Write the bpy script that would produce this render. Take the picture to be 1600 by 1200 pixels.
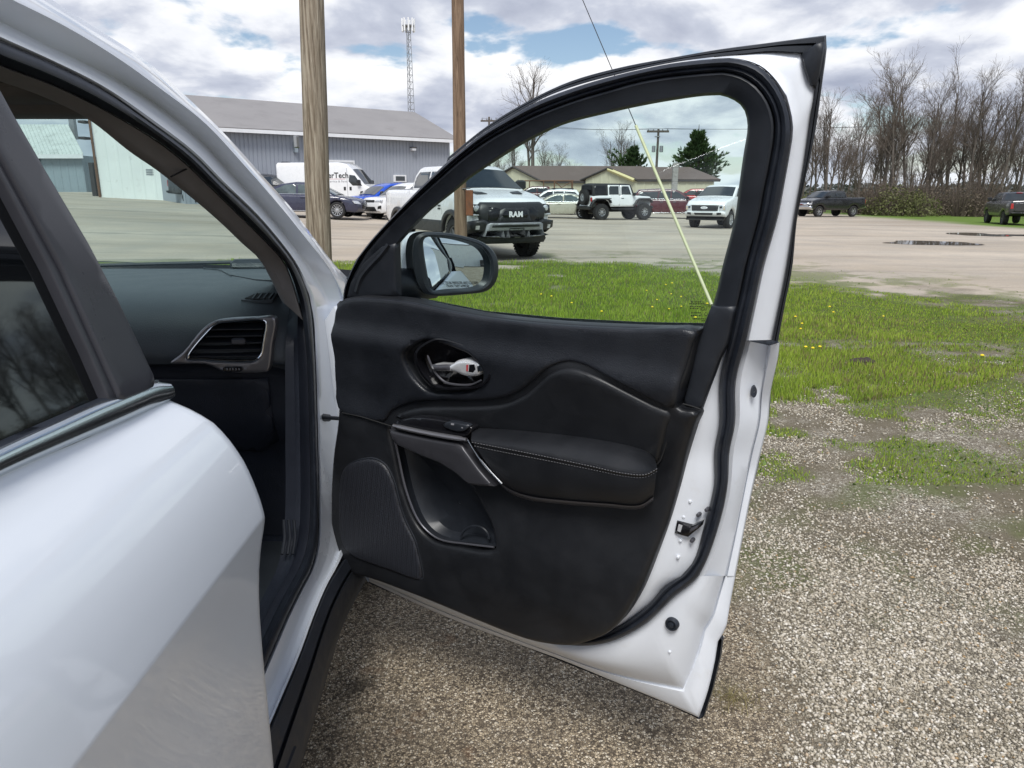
import bpy, bmesh, math, random
import numpy as np
from mathutils import Vector, Matrix, noise as mnoise
from mathutils.geometry import delaunay_2d_cdt
R = math.radians
random.seed(7)
for o in list(bpy.data.objects): bpy.data.objects.remove(o)
scene = bpy.context.scene
C = scene.collection

# ---------------------------------------------------------------- camera
FPX = 1140.0; HORIZON = 300.0; CAMH = 1.5
PITCH = math.atan((600 - HORIZON) / FPX)
cam_data = bpy.data.cameras.new('camera')
cam_data.sensor_width = 36.0; cam_data.lens = 36.0 * FPX / 1600.0
cam_data.clip_start = 0.02; cam_data.clip_end = 4000
cam = bpy.data.objects.new('camera', cam_data); C.objects.link(cam)
cam.location = (0, 0, CAMH); cam.rotation_euler = (math.pi/2 - PITCH, 0, 0)
scene.camera = cam
CP, SP = math.cos(PITCH), math.sin(PITCH)

# ---------------------------------------------------------------- sky
SUN_EL, SUN_AZ = R(54), R(187)          # azimuth measured from +Y towards +X (behind, a little to the left)
world = bpy.data.worlds.new('World'); scene.world = world; world.use_nodes = True
nt = world.node_tree; nt.nodes.clear()
def N(tree, kind, **kw):
    n = tree.nodes.new(kind)
    for k, v in kw.items():
        if k == 'inp':
            for kk, vv in v.items(): n.inputs[kk].default_value = vv
        else: setattr(n, k, v)
    return n
def L(tree, a, b): tree.links.new(a, b)
def math_node(tree, op, a=None, b=None, clamp=False):
    n = tree.nodes.new('ShaderNodeMath'); n.operation = op; n.use_clamp = clamp
    for i, v in enumerate((a, b)):
        if v is None: continue
        if hasattr(v, 'links'): tree.links.new(v, n.inputs[i])
        else: n.inputs[i].default_value = v
    return n.outputs[0]
def ramp(tree, fac, stops, interp='LINEAR'):
    n = tree.nodes.new('ShaderNodeValToRGB'); cr = n.color_ramp; cr.interpolation = interp
    while len(cr.elements) < len(stops): cr.elements.new(0.5)
    for e, (p, c) in zip(cr.elements, stops):
        e.position = p; e.color = (c, c, c, 1) if not hasattr(c, '__len__') else (c[0], c[1], c[2], 1)
    tree.links.new(fac, n.inputs[0]); return n.outputs[0]
def mixc(tree, fac, a, b, blend='MIX'):
    n = tree.nodes.new('ShaderNodeMix'); n.data_type = 'RGBA'; n.blend_type = blend
    for idx, v in ((0, fac), (6, a), (7, b)):
        if hasattr(v, 'links'): tree.links.new(v, n.inputs[idx])
        else: n.inputs[idx].default_value = v if (idx == 0 or len(v) == 4) else (v[0], v[1], v[2], 1)
    return n.outputs[2]
sky = N(nt, 'ShaderNodeTexSky', sky_type='NISHITA', sun_disc=False)
sky.sun_elevation = SUN_EL; sky.sun_rotation = SUN_AZ
sky.air_density = 1.0; sky.dust_density = 0.6; sky.ozone_density = 1.0
tc = N(nt, 'ShaderNodeTexCoord'); sep = N(nt, 'ShaderNodeSeparateXYZ'); L(nt, tc.outputs['Generated'], sep.inputs[0])
zc = math_node(nt, 'MAXIMUM', sep.outputs[2], 0.0)
zz = math_node(nt, 'ADD', zc, 0.30)
cx = math_node(nt, 'DIVIDE', sep.outputs[0], zz); cy = math_node(nt, 'DIVIDE', sep.outputs[1], zz)
def cloud(offx, offy):
    cmb = N(nt, 'ShaderNodeCombineXYZ')
    L(nt, math_node(nt, 'ADD', cx, offx), cmb.inputs[0]); L(nt, math_node(nt, 'ADD', cy, offy), cmb.inputs[1])
    n1 = N(nt, 'ShaderNodeTexNoise', inp={'Scale': 2.3, 'Detail': 9.0, 'Roughness': 0.53, 'Distortion': 0.2})
    L(nt, cmb.outputs[0], n1.inputs['Vector'])
    return n1.outputs[0]
c0 = cloud(3.1, 1.7); c1 = cloud(3.1 + 0.03, 1.7 - 0.10)
cmb3 = N(nt, 'ShaderNodeCombineXYZ'); L(nt, cx, cmb3.inputs[0]); L(nt, cy, cmb3.inputs[1])
big = N(nt, 'ShaderNodeTexNoise', inp={'Scale': 1.0, 'Detail': 3.0, 'Roughness': 0.5}); L(nt, cmb3.outputs[0], big.inputs['Vector'])
mask = ramp(nt, c0, [(0.40, 0.0), (0.47, 1.0)], 'EASE')
# thickness towards the sun makes the base grey, the sunward rims white
dens = math_node(nt, 'ADD', math_node(nt, 'MULTIPLY', c1, 0.85), math_node(nt, 'MULTIPLY', big.outputs[0], 0.45))
# bases seen from below are greyer than the flanks seen near the horizon
dens = math_node(nt, 'ADD', dens, math_node(nt, 'MULTIPLY', math_node(nt, 'SUBTRACT', zc, 0.22), 0.10))
ccol = ramp(nt, dens, [(0.55, (9.6, 9.65, 9.8)), (0.62, (8.0, 8.2, 8.7)), (0.68, (5.4, 5.75, 6.7)), (0.77, (3.6, 3.95, 5.0))])
mixed = mixc(nt, mask, sky.outputs[0], ccol)
hz = ramp(nt, sep.outputs[2], [(0.0, 0.55), (0.10, 0.0)])
mixed = mixc(nt, hz, mixed, (6.6, 7.2, 8.0, 1))
bg = N(nt, 'ShaderNodeBackground', inp={'Strength': 0.1}); L(nt, mixed, bg.inputs[0])
wo = N(nt, 'ShaderNodeOutputWorld'); L(nt, bg.outputs[0], wo.inputs[0])

# ---------------------------------------------------------------- sun (veiled by cloud)
sd = bpy.data.lights.new('sun', 'SUN'); sd.energy = 3.2; sd.angle = R(22); sd.color = (1.0, 0.98, 0.945)
sun = bpy.data.objects.new('sun', sd); C.objects.link(sun)
sdir = Vector((math.sin(SUN_AZ)*math.cos(SUN_EL), math.cos(SUN_AZ)*math.cos(SUN_EL), math.sin(SUN_EL)))
sun.rotation_euler = sdir.to_track_quat('Z', 'Y').to_euler(); sun.location = (6, -10, 14)

vs = scene.view_settings
vs.view_transform = 'Standard'; vs.look = 'None'; vs.exposure = 0.2; vs.gamma = 1.0; vs.use_curve_mapping = False

# ---------------------------------------------------------------- geometry helpers
def ray(px, py):
    u = (px - 800) / FPX; v = (py - 600) / FPX
    return (u, CP - v*SP, -SP - v*CP)
def at_y(px, py, y):
    d = ray(px, py); t = y / d[1]; return Vector((d[0]*t, y, CAMH + d[2]*t))
def at_z(px, py, z):
    d = ray(px, py); t = (z - CAMH) / d[2]; return Vector((d[0]*t, d[1]*t, z))
def smooth(t): t = max(0.0, min(1.0, t)); return t*t*(3 - 2*t)
def zg(x, y):
    """gentle fall of the lot from left to right"""
    k = smooth((y - 8) / 30.0)
    z = (min(1.5, -0.050*x) if x < 0 else max(-0.75, -0.016*x))
    return z * k
def interp(pts, t):
    if t <= pts[0][0]: return pts[0][1]
    for (a, b), (c, d) in zip(pts, pts[1:]):
        if t <= c: return b + (d - b) * (t - a) / (c - a)
    return pts[-1][1]
def cr(pts, n=6, closed=False):
    """Catmull-Rom through points"""
    P = [tuple(p) for p in pts]; out = []; m = len(P)
    rng = range(m if closed else m - 1)
    for i in rng:
        if closed: p0, p1, p2, p3 = P[i-1], P[i], P[(i+1) % m], P[(i+2) % m]
        else:
            p1, p2 = P[i], P[i+1]; p0 = P[i-1] if i > 0 else tuple(2*a - b for a, b in zip(p1, p2))
            p3 = P[i+2] if i+2 < m else tuple(2*a - b for a, b in zip(p2, p1))
        d1 = max(1e-6, math.dist(p0, p1))**.5; d2 = max(1e-6, math.dist(p1, p2))**.5; d3 = max(1e-6, math.dist(p2, p3))**.5
        for k in range(n):
            t = k / n; o = []
            for a, b, c, d in zip(p0, p1, p2, p3):
                m1 = (c - b) + d2*((b - a)/d1 - (c - a)/(d1 + d2)); m2 = (c - b) + d2*((d - c)/d3 - (d - b)/(d2 + d3))
                o.append((2*t**3 - 3*t*t + 1)*b + (t**3 - 2*t*t + t)*m1 + (-2*t**3 + 3*t*t)*c + (t**3 - t*t)*m2)
            out.append(tuple(o))
    if not closed: out.append(P[-1])
    return out
def resample(pts, n, closed=False):
    P = np.array(pts + ([pts[0]] if closed else []), float)
    d = np.r_[0, np.cumsum(np.linalg.norm(np.diff(P, axis=0), axis=1))]
    t = np.linspace(0, d[-1], n + 1)[:-1] if closed else np.linspace(0, d[-1], n)
    return [tuple(np.interp(x, d, P[:, k]) for k in range(P.shape[1])) for x in t]

MATS = {}
def slot(o, m): o.data.materials.append(MATS[m] if isinstance(m, str) else m)
ROOTLOC = {}
def finish(name, me, m, parent=None, sharp=40, smoothsh=True):
    if smoothsh:
        me.polygons.foreach_set('use_smooth', [True]*len(me.polygons))
        try: me.set_sharp_from_angle(angle=R(sharp))
        except Exception: pass
    me.update()
    o = bpy.data.objects.new(name, me); C.objects.link(o)
    for mm in (m if isinstance(m, (list, tuple)) else [m]): slot(o, mm)
    if parent is not None: o.parent = parent
    return o
def mesh(name, V, F, m, parent=None, sharp=40, smoothsh=True, off=None):
    """V in world (off subtracted) or local space"""
    if off is not None: V = [(v[0]-off[0], v[1]-off[1], v[2]-off[2]) for v in V]
    me = bpy.data.meshes.new(name); me.from_pydata([tuple(v) for v in V], [], F)
    return finish(name, me, m, parent, sharp, smoothsh)
def npmesh(name, V, F, m, parent=None, smoothsh=False):
    """V (n,3) array, F (k,3) or (k,4) array; fast"""
    me = bpy.data.meshes.new(name); k = F.shape[1]
    me.vertices.add(len(V)); me.vertices.foreach_set('co', V.astype(np.float32).ravel())
    me.loops.add(F.size); me.loops.foreach_set('vertex_index', F.astype(np.int32).ravel())
    me.polygons.add(len(F)); me.polygons.foreach_set('loop_start', np.arange(0, F.size, k, dtype=np.int32))
    me.polygons.foreach_set('loop_total', np.full(len(F), k, np.int32))
    if smoothsh: me.polygons.foreach_set('use_smooth', np.ones(len(F), bool))
    me.update(calc_edges=True); me.validate()
    o = bpy.data.objects.new(name, me); C.objects.link(o); slot(o, m)
    if parent is not None: o.parent = parent
    return o
def thing(name, label, cat, loc=(0, 0, 0), rz=0.0, group=None):
    o = bpy.data.objects.new(name, None); C.objects.link(o); o.location = loc; o.rotation_euler = (0, 0, rz)
    o.empty_display_size = 0.2; o['label'] = label; o['category'] = cat
    if group: o['group'] = group
    return o
def tag(o, label=None, cat=None, group=None, kind=None):
    if label: o['label'] = label
    if cat: o['category'] = cat
    if group: o['group'] = group
    if kind: o['kind'] = kind
    return o
class MB:
    """collects simple shapes into one mesh"""
    def __init__(s): s.V = []; s.F = []
    def add(s, V, F):
        b = len(s.V); s.V += [tuple(v) for v in V]; s.F += [tuple(i + b for i in f) for f in F]; return s
    def box(s, a, b, M=None):
        (x0, y0, z0), (x1, y1, z1) = a, b
        V = [(x0,y0,z0),(x1,y0,z0),(x1,y1,z0),(x0,y1,z0),(x0,y0,z1),(x1,y0,z1),(x1,y1,z1),(x0,y1,z1)]
        if M is not None: V = [tuple(M @ Vector(v)) for v in V]
        return s.add(V, [(0,3,2,1),(4,5,6,7),(0,1,5,4),(1,2,6,5),(2,3,7,6),(3,0,4,7)])
    def cbox(s, a, b, c=0.01, M=None):
        """box with chamfered vertical and horizontal edges"""
        (x0, y0, z0), (x1, y1, z1) = a, b; V = []; F = []
        c = min(c, .45*abs(x1-x0), .45*abs(y1-y0), .45*abs(z1-z0))
        def ringp(ins, z):
            return [(x0+ins+c,y0+ins,z),(x1-ins-c,y0+ins,z),(x1-ins,y0+ins+c,z),(x1-ins,y1-ins-c,z),(x1-ins-c,y1-ins,z),(x0+ins+c,y1-ins,z),(x0+ins,y1-ins-c,z),(x0+ins,y0+ins+c,z)]
        rings = [ringp(c, z0), ringp(0, z0+c), ringp(0, z1-c), ringp(c, z1)]
        for r in rings: V += r
        for i in range(3):
            for k in range(8): F.append((i*8+k, i*8+(k+1)%8, i*8+8+(k+1)%8, i*8+8+k))
        F.append(tuple(range(7, -1, -1))); F.append(tuple(range(24, 32)))
        if M is not None: V = [tuple(M @ Vector(v)) for v in V]
        return s.add(V, F)
    def tube(s, pts, r, n=8, cap=True):
        P = [Vector(p) for p in pts]; rr = r if hasattr(r, '__len__') else [r]*len(P); V = []; F = []
        T = (P[1]-P[0]).normalized(); up = Vector((0,0,1)) if abs(T.z) < .9 else Vector((1,0,0))
        u = T.cross(up).normalized()
        for i, p in enumerate(P):
            t = (P[min(i+1, len(P)-1)] - P[max(i-1, 0)]).normalized()
            u = (u - t*u.dot(t)).normalized(); w = t.cross(u)
            for k in range(n):
                a = 2*math.pi*k/n; V.append(tuple(p + (u*math.cos(a) + w*math.sin(a))*rr[i]))
        for i in range(len(P)-1):
            for k in range(n): F.append((i*n+k, i*n+(k+1)%n, (i+1)*n+(k+1)%n, (i+1)*n+k))
        if cap: F.append(tuple(range(n-1, -1, -1))); F.append(tuple(range((len(P)-1)*n, len(P)*n)))
        return s.add(V, F)
    def lathe(s, prof, n=24, M=None, axis='y'):
        """profile (r, h) revolved about the axis"""
        V = []; F = []
        for r, h in prof:
            for k in range(n):
                a = 2*math.pi*k/n; c_, s_ = r*math.cos(a), r*math.sin(a)
                V.append((c_, h, s_) if axis == 'y' else ((c_, s_, h) if axis == 'z' else (h, c_, s_)))
        for i in range(len(prof)-1):
            for k in range(n): F.append((i*n+k, i*n+(k+1)%n, (i+1)*n+(k+1)%n, (i+1)*n+k))
        if M is not None: V = [tuple(M @ Vector(v)) for v in V]
        return s.add(V, F)
    def prism(s, poly, a, b, f):
        """poly of 2D points; f(u, v, w) -> 3D; extruded from w=a to w=b"""
        n = len(poly); V = [f(u, v, a) for u, v in poly] + [f(u, v, b) for u, v in poly]
        F = [(i, (i+1) % n, n+(i+1) % n, n+i) for i in range(n)] + [tuple(range(n-1, -1, -1)), tuple(range(n, 2*n))]
        return s.add(V, F)
    def build(s, name, m, parent=None, sharp=40, smoothsh=True, off=None):
        return mesh(name, s.V, s.F, m, parent, sharp, smoothsh, off)

def seg_dist(P, loops):
    """distance of points (n,2) to closed loops"""
    best = np.full(len(P), 1e9)
    for lp in loops:
        A = np.array(lp, float); B = np.roll(A, -1, axis=0); AB = B - A; l2 = np.maximum((AB**2).sum(1), 1e-14)
        for i in range(0, len(P), 4000):
            Q = P[i:i+4000]
            t = np.clip(((Q[:, None, :] - A[None]) * AB[None]).sum(2) / l2[None], 0, 1)
            D = np.linalg.norm(Q[:, None, :] - (A[None] + t[..., None]*AB[None]), axis=2).min(1)
            best[i:i+4000] = np.minimum(best[i:i+4000], D)
    return best
def inside(P, loops):
    c = np.zeros(len(P), bool)
    for lp in loops:
        A = np.array(lp, float); B = np.roll(A, -1, axis=0)
        for (x0, y0), (x1, y1) in zip(A, B):
            if y0 == y1: continue
            cond = ((y0 > P[:, 1]) != (y1 > P[:, 1])) & (P[:, 0] < (x1 - x0)*(P[:, 1] - y0)/(y1 - y0) + x0)
            c ^= cond
    return c
def patch(poly, fmap, th=0.01, r=0.004, step=0.03, holes=(), relief=None, back=0.0, rings=(0.15, 0.45, 1.0), bstep=None):
    """polygon sheet in (a,b) space lifted to thickness th with rounded rim; returns V, F"""
    loops = []
    for lp in [poly] + list(holes):
        per = sum(math.dist(lp[i], lp[i-1]) for i in range(len(lp)))
        out = []
        st = bstep or step
        for i in range(len(lp)):
            a, b = lp[i], lp[(i+1) % len(lp)]; k = max(1, int(math.dist(a, b)/st))
            out += [(a[0] + (b[0]-a[0])*j/k, a[1] + (b[1]-a[1])*j/k) for j in range(k)]
        loops.append(out)
    allb = [p for lp in loops for p in lp]; edges = []; base = 0
    for lp in loops:
        n = len(lp); edges += [(base+i, base+(i+1) % n) for i in range(n)]; base += n
    extra = []
    for lp in loops:
        A = np.array(lp); T = np.roll(A, -1, axis=0) - np.roll(A, 1, axis=0)
        T /= np.maximum(np.linalg.norm(T, axis=1, keepdims=True), 1e-9); Nn = np.c_[-T[:, 1], T[:, 0]]
        for f in rings:
            for sgn in (1, -1):
                Q = A + sgn*Nn*r*f; ok = inside(Q, loops)
                Q = Q[ok]
                if len(Q):
                    D = seg_dist(Q, loops); Q = Q[D > 0.93*r*f]; extra += [tuple(q) for q in Q]
    A = np.array(allb); mn, mx = A.min(0), A.max(0)
    gx = np.arange(mn[0] + step*.5, mx[0], step); gy = np.arange(mn[1] + step*.5, mx[1], step)
    if len(gx) and len(gy):
        G = np.array([(x + (step*.5 if j % 2 else 0), y) for j, y in enumerate(gy) for x in gx])
        G = G[inside(G, loops)]
        if len(G):
            G = G[seg_dist(G, loops) > max(r*1.25, step*.45)]; extra += [tuple(g) for g in G]
    res = delaunay_2d_cdt([Vector(p) for p in allb + extra], edges, [], 0, 1e-6)
    V2 = np.array([(v[0], v[1]) for v in res[0]]); T = np.array([f for f in res[2] if len(f) == 3])
    cen = V2[T].mean(1); T = T[inside(cen, loops)]
    used = np.unique(T); remap = -np.ones(len(V2), int); remap[used] = np.arange(len(used)); V2 = V2[used]; T = remap[T]
    d = seg_dist(V2, loops)
    dd = np.clip(d, 0, r); w = th - r + np.sqrt(np.maximum(0, r*r - (r - dd)**2))
    V = []
    for (a, b), h in zip(V2, w):
        V.append(fmap(a, b, h + (relief(a, b) if relief else 0.0)))
    F = [tuple(int(i) for i in t) for t in T]
    cnt = {}
    for f in F:
        for i in range(3):
            e = (f[i], f[(i+1) % 3]); cnt[e] = cnt.get(e, 0) + 1
    bk = {}
    for (a, b) in list(cnt):
        if (b, a) not in cnt:
            for q in (a, b):
                if q not in bk: bk[q] = len(V); V.append(fmap(V2[q][0], V2[q][1], back))
            F.append((b, a, bk[a], bk[b]))
    return V, F
def loft(curves, closed=False):
    """curves: list of equal-length lists of 3D points"""
    n = len(curves[0]); V = [p for c in curves for p in c]; F = []
    for i in range(len(curves)-1):
        for k in range(n if closed else n-1): F.append((i*n+k, i*n+(k+1) % n, (i+1)*n+(k+1) % n, (i+1)*n+k))
    return V, F
def text_mesh(body, size, bold=0.0, spacing=1.0):
    cu = bpy.data.curves.new('lettering', 'FONT'); cu.body = body; cu.size = size; cu.offset = bold
    cu.align_x = 'CENTER'; cu.align_y = 'CENTER'; cu.resolution_u = 3; cu.space_character = spacing; cu.extrude = 0.0
    o = bpy.data.objects.new('lettering', cu); C.objects.link(o)
    dg = bpy.context.evaluated_depsgraph_get(); me = o.evaluated_get(dg).to_mesh()
    V = [tuple(v.co) for v in me.vertices]; F = [tuple(p.vertices) for p in me.polygons]
    o.evaluated_get(dg).to_mesh_clear(); bpy.data.objects.remove(o); bpy.data.curves.remove(cu)
    return V, F
def fbm2(X, Y, scale, seed=0, octv=4):
    """value noise on arrays, 0..1"""
    rs = np.random.RandomState(seed); out = np.zeros_like(X, dtype=float); amp = 1.0; tot = 0
    for o in range(octv):
        tab = rs.rand(256, 256); x = X*scale + 37.3*o; y = Y*scale + 11.9*o
        xi = np.floor(x).astype(int); yi = np.floor(y).astype(int); fx = x - xi; fy = y - yi
        fx = fx*fx*(3-2*fx); fy = fy*fy*(3-2*fy); xi &= 255; yi &= 255; x1 = (xi+1) & 255; y1 = (yi+1) & 255
        v = (tab[xi, yi]*(1-fx) + tab[x1, yi]*fx)*(1-fy) + (tab[xi, y1]*(1-fx) + tab[x1, y1]*fx)*fy
        out += v*amp; tot += amp; amp *= .5; scale *= 2.07
    return out/tot

# ---------------------------------------------------------------- materials
def pmat(name, col, rough=0.5, metal=0.0, coat=0.0, spec=0.5, vary=(6.0, 0.12), bump=None, rvary=0.08, emit=None, dirt=None):
    m = bpy.data.materials.new(name); m.use_nodes = True; t = m.node_tree; b = t.nodes['Principled BSDF']
    tcn = N(t, 'ShaderNodeTexCoord'); nz = N(t, 'ShaderNodeTexNoise', inp={'Scale': vary[0], 'Detail': 5.0, 'Roughness': 0.6})
    L(t, tcn.outputs['Object'], nz.inputs['Vector'])
    k = vary[1]; lo = tuple(max(0, c*(1-k)) for c in col); hi = tuple(min(1, c*(1+k)) for c in col)
    c_ = ramp(t, nz.outputs[0], [(0.3, lo), (0.7, hi)])
    if dirt:   # (colour, scale, threshold)
        nd = N(t, 'ShaderNodeTexNoise', inp={'Scale': dirt[1], 'Detail': 6.0, 'Roughness': 0.65}); L(t, tcn.outputs['Object'], nd.inputs['Vector'])
        c_ = mixc(t, ramp(t, nd.outputs[0], [(dirt[2], 0.0), (dirt[2]+0.15, dirt[3] if len(dirt) > 3 else 0.6)]), c_, dirt[0])
    L(t, c_, b.inputs['Base Color'])
    r_ = ramp(t, nz.outputs[0], [(0.3, max(0.0, rough-rvary)), (0.7, min(1.0, rough+rvary))]); L(t, r_, b.inputs['Roughness'])
    b.inputs['Metallic'].default_value = metal; b.inputs['Coat Weight'].default_value = coat; b.inputs['Coat Roughness'].default_value = 0.04
    b.inputs['Specular IOR Level'].default_value = spec
    if bump:   # (scale, strength, distance, kind)
        if len(bump) > 3 and bump[3] == 'vor':
            bn = N(t, 'ShaderNodeTexVoronoi', inp={'Scale': bump[0]}); h = bn.outputs['Distance']
        elif len(bump) > 3 and bump[3] == 'wave':
            bn = N(t, 'ShaderNodeTexWave', inp={'Scale': bump[0], 'Distortion': 0.0}); bn.bands_direction = bump[4]; h = bn.outputs[1]
        else:
            bn = N(t, 'ShaderNodeTexNoise', inp={'Scale': bump[0], 'Detail': 4.0}); h = bn.outputs[0]
        L(t, tcn.outputs['Object'], bn.inputs['Vector'])
        bp = N(t, 'ShaderNodeBump', inp={'Strength': bump[1], 'Distance': bump[2]}); L(t, h, bp.inputs['Height']); L(t, bp.outputs[0], b.inputs['Normal'])
    if emit:
        b.inputs['Emission Color'].default_value = (*emit[0], 1); b.inputs['Emission Strength'].default_value = emit[1]
    MATS[name] = m; return m
def glassmat(name, tint, refl=1.0, rough=0.0):
    """thin sheet of glass: tinted transmission plus fresnel reflection"""
    m = bpy.data.materials.new(name); m.use_nodes = True; t = m.node_tree; t.nodes.clear()
    tr = N(t, 'ShaderNodeBsdfTransparent', inp={'Color': (*tint, 1)}); gl = N(t, 'ShaderNodeBsdfGlossy', inp={'Roughness': rough, 'Color': (refl, refl, refl, 1)})
    fr = N(t, 'ShaderNodeFresnel', inp={'IOR': 1.45}); mx = N(t, 'ShaderNodeMixShader'); L(t, fr.outputs[0], mx.inputs[0])
    L(t, tr.outputs[0], mx.inputs[1]); L(t, gl.outputs[0], mx.inputs[2])
    out = N(t, 'ShaderNodeOutputMaterial'); L(t, mx.outputs[0], out.inputs[0]); MATS[name] = m; return m

pmat('white_paint', (0.71, 0.745, 0.795), 0.30, coat=0.8, vary=(3, 0.012), rvary=0.05)
pmat('white_paint_dusty', (0.70, 0.74, 0.795), 0.30, coat=0.8, vary=(2, 0.008), rvary=0.015)
pmat('belt_chrome', (0.60, 0.64, 0.66), 0.20, metal=1.0, vary=(6, 0.03), rvary=0.03)
pmat('jamb_white', (0.74, 0.77, 0.82), 0.42, coat=0.25, vary=(6, 0.02), dirt=((0.55, 0.53, 0.50), 14.0, 0.60, 0.25), bump=(30, 0.06, 0.004))
pmat('black_plastic', (0.015, 0.018, 0.024), 0.46, vary=(20, 0.2), bump=(900, 0.12, 0.0006))
pmat('black_leather', (0.0135, 0.0155, 0.0205), 0.42, vary=(12, 0.2), bump=(420, 0.45, 0.0010, 'vor'))
pmat('black_soft', (0.010, 0.011, 0.0135), 0.44, vary=(12, 0.2), bump=(600, 0.2, 0.0006))
pmat('grained_plastic', (0.024, 0.026, 0.032), 0.44, vary=(12, 0.2), bump=(520, 0.55, 0.0012, 'vor'))
pmat('rubber', (0.016, 0.020, 0.029), 0.48, vary=(30, 0.25), bump=(500, 0.15, 0.0006), dirt=((0.10, 0.095, 0.09), 20.0, 0.60, 0.25))
pmat('gloss_black', (0.008, 0.008, 0.010), 0.14, vary=(12, 0.2), rvary=0.04)
pmat('satin_black_film', (0.045, 0.046, 0.055), 0.30, vary=(8, 0.1), rvary=0.05, bump=(1200, 0.06, 0.0004))
pmat('cladding', (0.018, 0.022, 0.031), 0.55, vary=(20, 0.2), bump=(700, 0.25, 0.0008), dirt=((0.10, 0.09, 0.08), 12.0, 0.60, 0.35))
pmat('speaker_mesh', (0.017, 0.018, 0.022), 0.5, vary=(40, 0.2))
pmat('dash_plastic', (0.055, 0.065, 0.076), 0.55, vary=(10, 0.12), bump=(380, 0.5, 0.0011, 'vor'))
pmat('dash_dark', (0.018, 0.022, 0.033), 0.5, vary=(10, 0.15), bump=(380, 0.4, 0.001, 'vor'))
pmat('carpet_dark', (0.022, 0.029, 0.047), 0.9, vary=(60, 0.3), bump=(400, 0.5, 0.003))
pmat('pillar_cloth', (0.21, 0.20, 0.20), 0.85, vary=(25, 0.08), bump=(800, 0.3, 0.0006))
pmat('headliner', (0.16, 0.155, 0.15), 0.9, vary=(25, 0.08), bump=(700, 0.3, 0.0006))
pmat('silver_trim', (0.26, 0.255, 0.27), 0.34, metal=0.75, vary=(8, 0.06), rvary=0.04)
pmat('dark_silver', (0.11, 0.11, 0.125), 0.38, metal=0.5, vary=(8, 0.08), rvary=0.05)
pmat('handle_grey', (0.045, 0.045, 0.052), 0.36, metal=0.3, vary=(8, 0.08), rvary=0.04)
pmat('chrome', (0.75, 0.77, 0.80), 0.14, metal=1.0, vary=(6, 0.03), rvary=0.03)
pmat('bright_metal', (0.86, 0.87, 0.89), 0.24, metal=0.55, vary=(8, 0.05))
pmat('stitch', (0.15, 0.15, 0.16), 0.8, vary=(60, 0.2))
pmat('print_white', (0.75, 0.76, 0.78), 0.6, vary=(10, 0.05))
pmat('print_black', (0.012, 0.012, 0.014), 0.6, vary=(10, 0.05))
pmat('print_grey', (0.25, 0.25, 0.27), 0.6, vary=(10, 0.05))
pmat('print_red', (0.45, 0.04, 0.05), 0.5, vary=(10, 0.05))
pmat('tinted_privacy', (0.006, 0.007, 0.008), 0.03, spec=0.75, vary=(3, 0.1), rvary=0.01)
pmat('car_glass', (0.028, 0.034, 0.038), 0.05, spec=0.8, vary=(3, 0.2), rvary=0.02)
pmat('car_glass_light', (0.075, 0.10, 0.105), 0.06, spec=0.8, vary=(2.5, 0.45), rvary=0.02)
glassmat('door_glass', (0.80, 0.915, 0.895))
glassmat('windscreen_glass', (0.72, 0.89, 0.86))
m = bpy.data.materials.new('mirror_silver'); m.use_nodes = True
b = m.node_tree.nodes['Principled BSDF']; b.inputs['Base Color'].default_value = (0.80, 0.86, 0.86, 1); b.inputs['Metallic'].default_value = 1; b.inputs['Roughness'].default_value = 0.01
MATS['mirror_silver'] = m
pmat('tyre', (0.018, 0.018, 0.019), 0.82, vary=(14, 0.25), bump=(60, 0.3, 0.004), dirt=((0.10, 0.09, 0.08), 8.0, 0.58, 0.4))
pmat('arch_black', (0.010, 0.010, 0.011), 0.8, vary=(10, 0.3))
pmat('alloy', (0.55, 0.56, 0.58), 0.30, metal=0.8, vary=(9, 0.06))
pmat('alloy_dark', (0.16, 0.165, 0.175), 0.35, metal=0.7, vary=(9, 0.08))
pmat('lamp_clear', (0.55, 0.57, 0.60), 0.12, coat=1.0, vary=(16, 0.4), metal=0.3)
pmat('lamp_amber', (0.62, 0.48, 0.30), 0.15, coat=1.0, vary=(16, 0.3))
pmat('lamp_red', (0.38, 0.012, 0.012), 0.15, coat=1.0, vary=(16, 0.3))
pmat('plate', (0.62, 0.64, 0.66), 0.5, vary=(20, 0.15))
pmat('plate_dark', (0.03, 0.03, 0.032), 0.5, vary=(20, 0.15))
for nm, c in (('navy', (0.030, 0.033, 0.065)), ('blue', (0.010, 0.075, 0.50)), ('tan', (0.40, 0.385, 0.31)), ('maroon', (0.075, 0.008, 0.014)),
              ('red', (0.34, 0.012, 0.012)), ('charcoal', (0.010, 0.0105, 0.012)), ('granite', (0.030, 0.030, 0.034)), ('orange', (0.62, 0.12, 0.02)),
              ('yellow', (0.62, 0.42, 0.07)), ('darkgrey', (0.05, 0.052, 0.058))):
    pmat('paint_' + nm, c, 0.28, coat=0.7, vary=(3, 0.04), rvary=0.05, metal=0.0, dirt=((0.16, 0.15, 0.135), 5.0, 0.62, 0.07))
pmat('truck_white', (0.78, 0.79, 0.80), 0.28, coat=0.8, vary=(3, 0.015), dirt=((0.45, 0.42, 0.38), 4.0, 0.60, 0.2))
pmat('truck_black', (0.016, 0.017, 0.019), 0.42, vary=(8, 0.2), bump=(120, 0.1, 0.002))
pmat('skid_grey', (0.30, 0.31, 0.33), 0.45, metal=0.4, vary=(10, 0.1))
pmat('soft_top', (0.022, 0.023, 0.026), 0.75, vary=(12, 0.2), bump=(60, 0.2, 0.004))
pmat('rust_metal', (0.16, 0.085, 0.05), 0.8, vary=(8, 0.3))

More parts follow.
